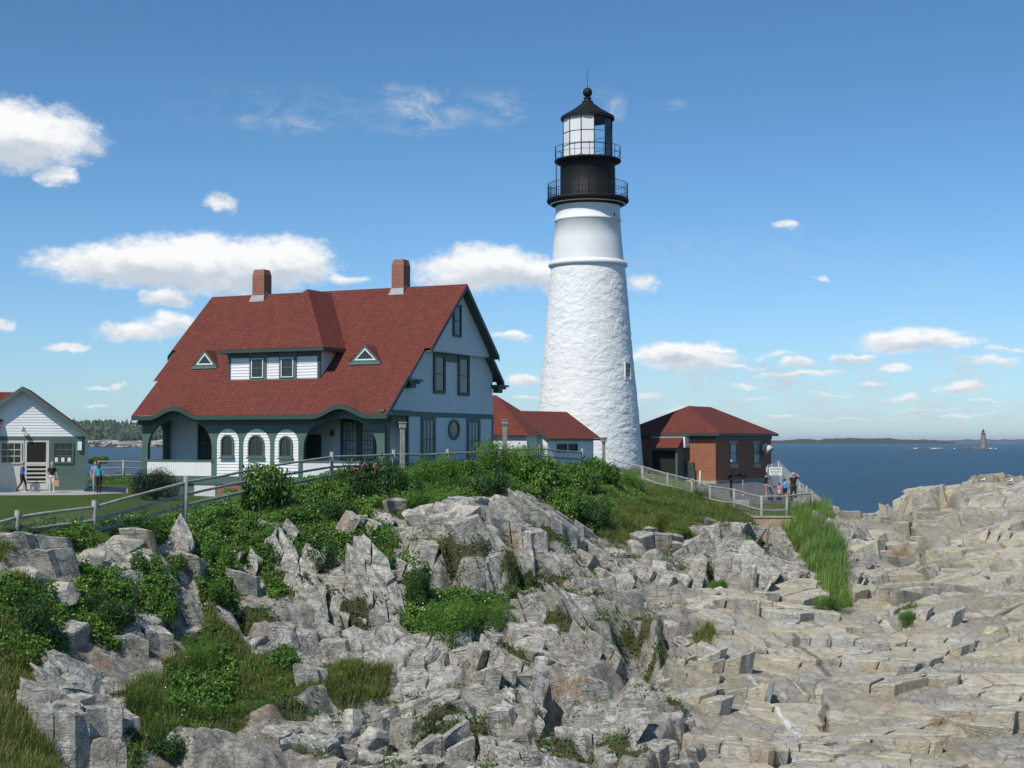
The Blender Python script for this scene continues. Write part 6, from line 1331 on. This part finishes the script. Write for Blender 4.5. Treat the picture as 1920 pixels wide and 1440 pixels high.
PROTO = {'leaf': [shrub_mesh('foliage', 1, 6500, .085, M['leaf']), shrub_mesh('foliage', 2, 6500, .085, M['leaf'], 14)],
         'leafd': [shrub_mesh('foliage', 3, 7500, .070, M['leafd'], 13), shrub_mesh('foliage', 4, 7500, .070, M['leafd'], 10)],
         'leafy': [shrub_mesh('foliage', 5, 5200, .115, M['leafy'], 13, .45)], 'pine': [shrub_mesh('foliage', 6, 12000, .075, M['pine'], 14, .22)],
         'fine': [shrub_mesh('foliage', 8, 11000, .055, M['leaf'], 14, .35)]}
SHR = [  # px, base py, half width px, height px, kind, label, distance (None = find on the ground)
 (497,962,62,104,'leafy','large pale green shrub with pointed leaves beside the left fence rails',None),
 (287,932,55,62,'pine','dark dense evergreen bush on the lawn in front of the porch',73),
 (620,945,42,70,'leaf','leafy shrub under the fence post before the right porch arch',None),
 (690,935,55,84,'leafd','dark rose bush with pink blooms in front of the right porch arch',None),
 (752,935,48,78,'leafd','dark green shrub below the bollard light near the porch corner',None),
 (812,910,48,68,'fine','feathery green shrub below the oval window',None),
 (870,905,42,62,'leaf','shrub under the right gable window, left of the tallest bush',None),
 (955,905,72,96,'fine','tallest bush of the bank, in front of the red annex roof',None),
 (902,935,52,68,'leafd','dark shrub at the left foot of the tallest bush',None),
 (1015,925,60,84,'leaf','broad bush in front of the white passage building',None),
 (1078,920,50,80,'leaf','bright leafy bush at the foot of the passage building gable',None),
 (1125,915,44,70,'leaf','bush before the lighthouse foot beside its bollard light',None),
 (1170,920,38,46,'fine','low feathery bush under the fence right of the lighthouse bollard light',None),
 (1060,975,46,72,'leaf','green shrub hanging down the bank right of the square boulders',None),
 (1115,985,36,60,'leafd','dark shrub low on the bank below the lighthouse',None),
 (560,985,46,52,'leaf','low shrub right below the large pale green shrub',None),
 (640,975,44,46,'leafd','dark low shrub above the grey crags under the porch',None),
 (800,960,50,50,'fine','low feathery shrub at the bank edge above the central crag',None),
 (720,1000,22,34,'leaf','small shrub at the top of the narrow bushy cleft',None),
 (600,1066,44,58,'leafd','shrub growing on the ledge left of the central crag',None),
 (718,1066,30,56,'leaf','upright shrub in the cleft left of the central crag',None),
 (785,1130,32,66,'leafd','dark shrub filling the joint above the biggest mid-slope bush',None),
 (850,1205,68,92,'fine','biggest bush on the mid slope below the central crag',None),
 (925,1172,42,50,'fine','right-hand round bush adjoining the biggest mid-slope bush',None),
 (788,1195,42,52,'leaf','left-hand bush adjoining the biggest mid-slope bush',None),
 (530,1262,46,62,'leaf','rounded solitary bush on the pale rock above the meadow strip',None),
 (300,1160,40,64,'leaf','bush above the dark hollow on the left slope',None),
 (215,1190,52,74,'leafd','dark spreading bush on the left slope below the tan boulder',None),
 (175,1150,42,58,'leafd','dark bush left of the spreading bush below the tan boulder',None),
 (325,1075,30,40,'leafy','small pale shrub between boulders below the tallest fence post',None),
 (398,1060,34,62,'leaf','bush in the gully below the large pale green shrub',None),
 (405,1130,30,56,'leaf','lower bush in the gully below the large pale green shrub',None),
 (408,1236,18,36,'leafy','small yellow-green shrub above the long grass meadow',None),
 (380,1250,42,56,'fine','feathery bush at the top of the long grass meadow',None),
 (330,1420,46,52,'leafd','bush at the foot of the long grass meadow',None),
 (60,1195,52,80,'leafd','dark bush against the left edge on the mid slope',None),
 (20,1130,44,56,'leaf','bush at the left edge under the flat tan rocks',None),
 (250,1010,60,46,'leafd','low dark shrub under the fence between the two left posts',None),
 (120,1015,60,38,'leaf','low shrub below the second fence post from the left',None),
 (25,1012,50,34,'leafd','low dark shrub below the leftmost fence post',None),
 (400,1000,34,44,'leaf','shrub at the foot of the tallest fence post',None),
 (1270,1005,26,24,'leaf','small green shrub among the crags below the brick building',None),
 (1345,1105,24,26,'leaf','small green shrub beside the dark cleft at the top of the slabs',None),
 (1560,1148,36,40,'fine','feathery green clump at the foot of the reeds',None),
 (1697,1168,13,28,'fine','small green tuft on the pale slab right of the reeds',None),
 (183,868,26,16,'leaf','bright bush by the far fence beside the shed corner',103),
 (1308,935,26,24,'leafd','low dark shrub against the terrace fence below the utility box',None)]
rs2 = random.Random(9)
for i, (px, py, hw, hp, kd, lab, dd) in enumerate(SHR):
    g = ground(px, py) if dd is None else at(px, py, dd); d = g.y
    o = thing('shrub', lab, 'shrub', (g.x, g.y+hw/FPX*d*.25, g.z-.06), rs2.uniform(0, 6.28), 'shrubs on the headland')
    me, sm_ = PROTO[kd][i % len(PROTO[kd])]; f = bpy.data.objects.new('foliage', me); COL.objects.link(f); f.parent = o; s = bpy.data.objects.new('stems', sm_); COL.objects.link(s); s.parent = o
    rr_ = hw/FPX*d/.92; hh = hp/FPX*d/1.0; o.scale = (rr_, rr_, hh)
# pink rose blooms on the dark rose bush
M['rose'] = mat('rose_petal', (.55, .03, .12), .6); M['daisy'] = mat('white_petal', (.75, .75, .70), .7)
rb_ = [o for o in bpy.data.objects if o.name.startswith('shrub') and o.get('label', '').startswith('dark rose')][0]
V, F = ico_parts(1)
for k in range(7):
    c = MB(); a = k*2.4+3.6; p = (math.cos(a)*.5*(.6+.3*(k % 2)), -abs(math.sin(a))*.55, .62+.06*(k % 4)); b0 = len(c.v); c.v += [tuple(Vector(p)+Vector(v)*.045) for v in V]; c.f += [tuple(int(b0+j) for j in f) for f in F]; c.m += [0]*len(F); c.sm += [False]*len(F); c.build('bloom', M['rose'], rb_)
rb_.rotation_euler = (0, 0, 0)
# specks of white wildflowers
q = scatter(np.clip(lf, 0, 1)*(PY0 > 940), 1.1)
P, N = q; P = P.copy(); P[:, 2] += rng_.uniform(.25, .5, len(P)); V, F = leaf_arrays(P, rng_.normal(size=(len(P), 3))*.4+np.array([0, -.7, .6]), np.full(len(P), .055), .95); tag(mesh_np('wildflowers', V, F, M['daisy']), 'tiny white wildflowers dotted over the bank', kind='stuff')
# ================================================================ LOOSE BOULDERS
def boulder(name, seed, sx_, sy_, sz_, loc, m, label=None, rz_=0, tone_=.6, cell_=.2):
    import bmesh
    r = np.random.RandomState(seed); bm = bmesh.new(); bmesh.ops.create_cube(bm, size=2)
    bmesh.ops.subdivide_edges(bm, edges=bm.edges[:], cuts=11, use_grid_fill=True); V = np.array([v.co[:] for v in bm.verts])
    L = np.linalg.norm(V, axis=1)[:, None]; V = V/L*(L**.55)
    for k in range(13):
        n_ = r.normal(size=3); n_[2] = abs(n_[2])*.9 if k < 5 else n_[2]; n_ /= np.linalg.norm(n_); dpl = r.uniform(.58, .92); dd_ = V@n_-dpl; V = V-np.clip(dd_, 0, None)[:, None]*n_
    V += (fbm(V[:, 0]*1.5+seed, V[:, 1]*1.5+V[:, 2]*1.3, seed, 4)*.07)[:, None]*V
    for v, q_ in zip(bm.verts, V): v.co = q_*np.array([sx_, sy_, sz_])
    me = bpy.data.meshes.new(name); bm.to_mesh(me); bm.free(); me.materials.append(m)
    for a_, vv_ in (('tone', tone_), ('cell', cell_), ('soil', 0.0)):
        at_ = me.attributes.new(a_, 'FLOAT', 'POINT'); at_.data.foreach_set('value', np.full(len(me.vertices), vv_, np.float32))
    o = link_mesh(name, me); o.location = loc; o.rotation_euler = (r.uniform(-.15, .15), r.uniform(-.15, .15), rz_)
    return tag(o, label, 'boulder', 'boulders on the slope')
BL = [(222,1032,46,28,.62,.1,'tan layered boulder on the bank below the second fence post'),(165,1055,30,22,.5,.0,'rounded pale boulder left of the tan layered boulder'),(262,1050,30,30,.8,.0,'ochre blocky boulder right of the tan layered boulder'),
 (935,945,30,22,.6,.2,'pale wedge-shaped boulder at the left end of the square ones under the tallest bush'),(975,950,30,30,.6,.3,'upright square boulder under the tallest bush'),(1030,945,22,26,.7,.3,'square boulder right of the upright one under the tallest bush'),
 (868,975,38,30,.9,.4,'pale yellow boulder on top of the central crag'),(100,1120,52,24,.7,.2,'flat tan boulder on the left slope'),(60,1085,44,18,.7,.5,'flat pale boulder near the left edge'),
 (985,1215,36,26,.6,.0,'flat banded slab on the mid slope right of the round bush'),(1420,1095,30,24,.5,.2,'grey boulder at the top of the slabs below the reeds'),(1345,1120,22,20,.4,.6,'small grey block left of the boulder at the top of the slabs'),
 (1320,1150,16,20,.9,.3,'tan block beside the white lichen at the slab top'),(660,1370,28,34,.4,.2,'dark upright block at the lower middle'),(690,1400,36,28,.3,.7,'grey angular boulder at the lower middle'),(1190,1035,22,26,.5,.1,'stack-like grey block among the crags below the lighthouse'),
 (1400,1045,30,26,.3,.4,'dark grey block in the crags below the terrace wall'),(1235,1075,24,20,.4,.9,'small block at the foot of the crags below the lighthouse')]
for i, (px, py, hw, hh, tn_, ro, lab) in enumerate(BL):
    g = ground(px, py); d = g.y; s_ = hw/FPX*d; boulder('boulder', 40+i, s_, s_*.8, hh/FPX*d, (g.x, g.y+s_*.3, g.z+hh/FPX*d*.12), M['rock'], lab, ro, tn_, .1)
# ================================================================ PEOPLE
def mk(c, **k): return mat(k.get('n', 'cloth'), c, .85, .2, 9)
def capsule(V, F, p0, p1, r0, r1, n=12):
    p0, p1 = Vector(p0), Vector(p1); d = (p1-p0); L = d.length; d = d.normalized() if L > 1e-6 else Vector((0, 0, 1)); a = d.orthogonal().normalized(); c = d.cross(a); b = len(V); rings = []
    for k in range(5): t_ = -math.pi/2+math.pi/2*k/4.0001; rings.append((p0, r0*math.cos(t_), r0*math.sin(t_)))
    for k in range(5): t_ = math.pi/2*(k+.001)/4; rings.append((p1, r1*math.cos(t_), r1*math.sin(t_)))
    for (p, r, o) in rings:
        for i in range(n): t_ = 2*math.pi*i/n; V.append(p+d*o+(a*math.cos(t_)+c*math.sin(t_))*max(r, 1e-4))
    K = len(rings)
    for k in range(K-1):
        for i in range(n): j = (i+1) % n; F.append((b+k*n+i, b+k*n+j, b+(k+1)*n+j, b+(k+1)*n+i))
    F.append(tuple(b+i for i in reversed(range(n)))); F.append(tuple(b+(K-1)*n+i for i in range(n)))
def person(label, px, pyf, d, H_, face, cols, pose, hair=(.05, .03, .02), hair_len=.0, group=None, skirt=False, bare_arms=True, shorts=False, zfix=None, slim=1.0):
    """face: heading in degrees (0 = walking to the right of the photo, 90 = away); pose: joint targets in units of height"""
    g = at(px, pyf, d); o = thing('person', label, 'person', (g.x, g.y, g.z), R(face), group)
    top, bot, sh_ = [mk(c_, n='garment') for c_ in cols]; s = H_; P = {}
    hip = Vector((0, 0, .52))+Vector(pose.get('hip', (0, 0, 0))); chest = hip+Vector(pose.get('torso', (0.015, 0, .27))); neck = chest+Vector((0.0, 0, .045)); head = neck+Vector(pose.get('head', (.012, 0, .085)))
    caps = []; A_ = lambda p, q, r0, r1, m_: caps.append((Vector(p)*s, Vector(q)*s, r0*s*slim, r1*s*slim, m_))
    A_(hip+Vector((0, .028, 0)), hip-Vector((0, .028, 0)), .072, .072, 1); A_(hip+Vector((0, 0, .04)), chest-Vector((0, 0, .06)), .068, .078, 0)
    A_(chest+Vector((0, .065, -.02)), chest-Vector((0, .065, .02)), .052, .052, 0); A_(chest-Vector((0, .04, .09)), chest+Vector((0, .04, -.09)), .062, .062, 0); A_(chest, neck+Vector((0, 0, .02)), .034, .030, 2)
    A_(head+Vector((-.006, 0, .012)), head+Vector((-.004, 0, .022)), .052, .052, 2); A_(head+Vector((.010, 0, -.030)), head+Vector((.018, 0, -.022)), .034, .034, 2); A_(head+Vector((.050, 0, -.008)), head+Vector((.060, 0, -.012)), .009, .009, 2)
    for y_ in (1, -1): A_(head+Vector((0, .05*y_, -.005)), head+Vector((0, .053*y_, .008)), .010, .012, 2)
    for y_, key in ((1, 'L'), (-1, 'R')):
        h0 = hip+Vector((0, .048*y_, -.01)); kn, an = [Vector(v) for v in pose.get('leg'+key, ((.02, .05*y_, .28), (-.01, .05*y_, .045)))]
        sm2 = 1 if not shorts else 2
        A_(h0, h0.lerp(kn, .8), .060, .044, 1); A_(h0.lerp(kn, .8), kn, .040 if shorts else .043, .036, 1 if not shorts else 2); A_(kn, an, .036, .023, sm2)
        A_(an+Vector((-.018, 0, -.025)), an+Vector((.075, .008*y_, -.032)), .019, .016, 3)
        s0 = chest+Vector((0, .098*y_, -.005)); el_, wr_ = [Vector(v) for v in pose.get('arm'+key, ((-.01, .135*y_, .64), (.04, .14*y_, .50)))]
        A_(s0, s0.lerp(el_, .55), .034, .030, 0); A_(s0.lerp(el_, .55), el_, .027, .024, 0 if not bare_arms else 2); A_(el_, wr_, .023, .016, 0 if not bare_arms else 2)
        dh = (wr_-el_).normalized(); A_(wr_, wr_+dh*.035, .016, .018, 2); sd_ = Vector((0, 0, 1)).cross(dh); sd_ = sd_.normalized() if sd_.length > .1 else Vector((1, 0, 0))
        for fi_ in range(4): b_ = wr_+dh*.045+sd_*(fi_-1.5)*.011; A_(b_, b_+dh*(.040-.004*abs(fi_-1.4))+Vector((.004, 0, 0)), .0060, .0050, 2)
        A_(wr_+dh*.02+sd_*.02, wr_+dh*.045+sd_*.035, .0065, .0055, 2)
    if skirt: A_(hip+Vector((0, 0, .02)), hip+Vector((0, 0, -.13)), .075, .105, 1)
    V, F = [], []
    for (p, q, r0, r1, m_) in caps: capsule(V, F, p, q, r0, r1)
    me = bpy.data.meshes.new('tmp'); me.from_pydata([tuple(v) for v in V], [], F); to = link_mesh('tmp', me); md = to.modifiers.new('r', 'REMESH'); md.mode = 'VOXEL'; md.voxel_size = .0105*H_; md2 = to.modifiers.new('s', 'SMOOTH'); md2.iterations = 2; md2.factor = .4
    bpy.context.view_layer.update(); me2 = bpy.data.meshes.new_from_object(to.evaluated_get(bpy.context.evaluated_depsgraph_get())); bpy.data.objects.remove(to)
    me2.name = 'body'; me2.materials.clear()
    for m_ in (top, bot, M['skin'], sh_): me2.materials.append(m_)
    n = len(me2.polygons); ctr = np.empty(n*3, np.float32); me2.polygons.foreach_get('center', ctr); ctr = ctr.reshape(-1, 3); best = np.full(n, 9e9); mi = np.zeros(n, np.int32)
    for (p, q, r0, r1, m_) in caps:
        p_, q_ = np.array(p), np.array(q); dq = q_-p_; L2_ = max(dq@dq, 1e-9); t_ = np.clip((ctr-p_)@dq/L2_, 0, 1); dist = np.linalg.norm(ctr-(p_+t_[:, None]*dq), axis=1)-(r0+(r1-r0)*t_); u = dist < best; best[u] = dist[u]; mi[u] = m_
    me2.polygons.foreach_set('material_index', mi); me2.polygons.foreach_set('use_smooth', np.ones(n, bool)); bd = link_mesh('body', me2, o)
    V, F = [], []; capsule(V, F, (head+Vector((-.014, 0, .020)))*s, (head+Vector((-.006, 0, .034)))*s, .056*s, .052*s)
    if hair_len > 0: capsule(V, F, (head+Vector((-.03, 0, .01)))*s, (head+Vector((-.045, 0, -hair_len)))*s, .048*s, .045*s)
    hm = bpy.data.meshes.new('hair'); hm.from_pydata([tuple(v) for v in V], [], F); hm.materials.append(mat('hair', hair, .6, .4, 30)); hm.polygons.foreach_set('use_smooth', [True]*len(hm.polygons)); link_mesh('hair', hm, o)
    for y_ in (.018, -.018):
        V, F = [], []; capsule(V, F, (head+Vector((.046, y_, .006)))*s, (head+Vector((.047, y_, .006)))*s, .0058*s, .0058*s, 8); em = bpy.data.meshes.new('eye'); em.from_pydata([tuple(v) for v in V], [], F); em.materials.append(M['dark']); link_mesh('eye', em, o)
    return o, s
walk = {'legL': ((.10, .045, .29), (.13, .045, .05)), 'legR': ((.0, -.045, .29), (-.15, -.045, .06)), 'armL': ((-.06, .13, .65), (-.07, .13, .52)), 'armR': ((.06, -.13, .64), (.12, -.12, .53))}
stand = {}
person('person in a blue shirt and dark trousers walking right in front of the shed door', 41, 921, 77.5, 1.62, 5, ((.07, .13, .45), (.02, .02, .025), (.02, .02, .02)), walk, hair=(.45, .44, .42), bare_arms=False, group='visitors by the shed')
o, s = person('blonde person in a black top and white trousers carrying a tan bag', 97, 923, 77.0, 1.62, -65, ((.012, .012, .014), (.68, .66, .60), (.6, .6, .58)), {'legL': ((.04, .055, .28), (.06, .06, .05)), 'legR': ((.01, -.055, .28), (-.03, -.06, .05)), 'armL': ((.0, .15, .65), (.05, .15, .53)), 'armR': ((-.02, -.15, .64), (.06, -.13, .53))}, hair=(.55, .42, .18), group='visitors by the shed')
b_ = at(106, 900, 76.9); c = MB(); c.box(-.16, .16, -.06, .06, -.02, .30); c.path([(-.12, 0, .30), (-.08, 0, .46), (.08, 0, .46), (.12, 0, .30)], .012, 5); tag(c.build('handbag', mat('tan_leather', (.45, .30, .13), .6, .2, 5)), 'tan bag held at the side of the blonde person', 'bag'); bpy.data.objects['handbag'].location = (b_.x, b_.y, b_.z-.32)
person('long-haired person in a teal shirt and dark trousers seen from behind', 185, 925, 76.0, 1.66, 100, ((.015, .36, .42), (.018, .018, .022), (.02, .02, .02)), {'legL': ((.02, .05, .28), (.0, .045, .045)), 'legR': ((.0, -.05, .28), (-.02, -.045, .045))}, hair=(.075, .04, .022), hair_len=.15, group='visitors by the shed', slim=1.12)
person('person in a blue shirt half hidden behind the one in teal', 178.5, 922, 78.6, 1.70, -70, ((.20, .32, .55), (.30, .34, .42), (.3, .3, .3)), stand, hair=(.16, .05, .025), hair_len=.10, group='visitors by the shed')
person('person in a black shirt and patterned shorts pushing the stroller', 1435.5, 937, 93.0, 1.78, 15, ((.012, .012, .013), (.40, .26, .24), (.35, .3, .28)), {'armL': ((.06, .12, .66), (.18, .09, .60)), 'armR': ((.06, -.12, .66), (.18, -.09, .60)), 'head': (.02, 0, .085), 'legL': ((.05, .05, .28), (.03, .05, .045))}, hair=(.02, .015, .012), group='family on the terrace', shorts=True)
person('small child in a pink dress between the stroller and the child in blue', 1461.5, 937, 93.5, 1.12, 60, ((.62, .22, .30), (.72, .35, .42), (.6, .4, .4)), stand, hair=(.10, .05, .03), hair_len=.06, group='family on the terrace', skirt=True, slim=1.15)
person('child in a bright blue shirt and dark shorts', 1472, 936, 94.0, 1.34, 80, ((.05, .36, .70), (.03, .03, .06), (.1, .1, .1)), stand, hair=(.015, .012, .01), group='family on the terrace', shorts=True, slim=1.1)
person('large adult in a black shirt holding one hand up to the head', 1488, 938, 93.5, 1.80, 95, ((.010, .010, .011), (.045, .04, .03), (.04, .04, .04)), {'armR': ((.03, -.20, .86), (.06, -.09, .955)), 'legL': ((.02, .075, .28), (.0, .08, .045)), 'legR': ((.02, -.075, .28), (0, -.08, .045))}, hair=(.02, .015, .012), group='family on the terrace', slim=1.28)
g = at(1449, 938, 92.6); o = thing('stroller', 'folding stroller pushed by the person in patterned shorts', 'stroller', tuple(g), R(10))
c = MB()
for y_ in (-.22, .22): c.tube((-.28, y_, 1.0), (.42, y_, .10), .014, n=6); c.tube((.30, y_, .75), (-.15, y_, .10), .014, n=6); c.tube((-.28, y_, 1.0), (-.36, y_, 1.05), .016, n=6)
c.tube((-.36, -.22, 1.05), (-.36, .22, 1.05), .014, n=6); c.build('frame', M['steel'], o)
c = MB(); c.obox((.08, 0, .48), (.20, 0, .03), (0, .20, 0), (0, 0, .02)); c.obox((-.14, 0, .68), (.07, 0, -.19), (0, .20, 0), (.02, 0, .01)); c.build('seat', mat('seat_fabric', (.10, .11, .14), .9), o)
for (x, y_) in ((.42, -.24), (.42, .24), (-.15, -.24), (-.15, .24)): c = MB(); c.tube((x, y_-.02, .10), (x, y_+.02, .10), .10, n=14); c.build('wheel', M['black'], o)
# ================================================================ GULLS
for i, (px, py, fc, lab) in enumerate(((1842, 906, 0, 'white and dark gull crouched on the headland rock, left of the other gull'), (1894, 906, 10, 'white gull standing upright on the headland rock near the right edge'))):
    g = ground(px, py); g = at(px, py, 95); zz_ = gz(g.x, 95.0); o = thing('gull', lab, 'gull', (g.x, 95.0, zz_), R(fc), 'gulls on the rock'); s_ = 1.0
    V, F = [], []; capsule(V, F, (-.12, 0, .19), (.08, 0, .22), .055, .085); capsule(V, F, (.08, 0, .24), (.14, 0, .36 if i else .30), .055, .045); capsule(V, F, (.14, 0, .37 if i else .31), (.16, 0, .38 if i else .32), .045, .042); capsule(V, F, (-.12, 0, .19), (-.26, 0, .17), .04, .015)
    me = bpy.data.meshes.new('t'); me.from_pydata([tuple(v) for v in V], [], F); to = link_mesh('t', me); md = to.modifiers.new('r', 'REMESH'); md.mode = 'VOXEL'; md.voxel_size = .012; bpy.context.view_layer.update()
    me2 = bpy.data.meshes.new_from_object(to.evaluated_get(bpy.context.evaluated_depsgraph_get())); bpy.data.objects.remove(to); me2.materials.clear(); me2.materials.append(M['white']); me2.polygons.foreach_set('use_smooth', [True]*len(me2.polygons)); link_mesh('body', me2, o)
    for y_ in (-.07, .07): c = MB(); c.tube((.06, y_, .23), (-.22, y_*.5, .19), .035, .012, 8); c.build('wing', mat('gull_wing', (.10, .10, .11), .7), o); c = MB(); c.tube((0, y_*.4, 0), (0, y_*.5, .16), .008, n=5); c.tube((0, y_*.4, .006), (.05, y_*.4, .006), .012, .008, 4); c.build('leg', mat('gull_leg', (.5, .3, .2), .6), o)
    c = MB(); zb_ = .37 if i else .31; c.tube((.18, 0, zb_), (.26, 0, zb_-.015), .014, .004, 6); c.build('beak', mat('gull_beak', (.6, .4, .05), .5), o)

# ================================================================ SEA AIR
hz = MB(); hz.box(-25000, 25000, -60, 29000, SEA-1.0, 75); ho = hz.build('haze', [], uv=False); tag(ho, kind='stuff')
hm = bpy.data.materials.new('sea_air'); hm.use_nodes = True; t = NT(hm.node_tree); t.n.remove(t.n['Principled BSDF']); pv = t.add('ShaderNodeVolumePrincipled'); pv.inputs['Color'].default_value = (.80, .88, 1.0, 1); pv.inputs['Density'].default_value = 4.2e-5; pv.inputs['Anisotropy'].default_value = 0.0
t.l.new(pv.outputs[0], t.n['Material Output'].inputs['Volume']); ho.data.materials.append(hm); ho.display_type = 'WIRE'
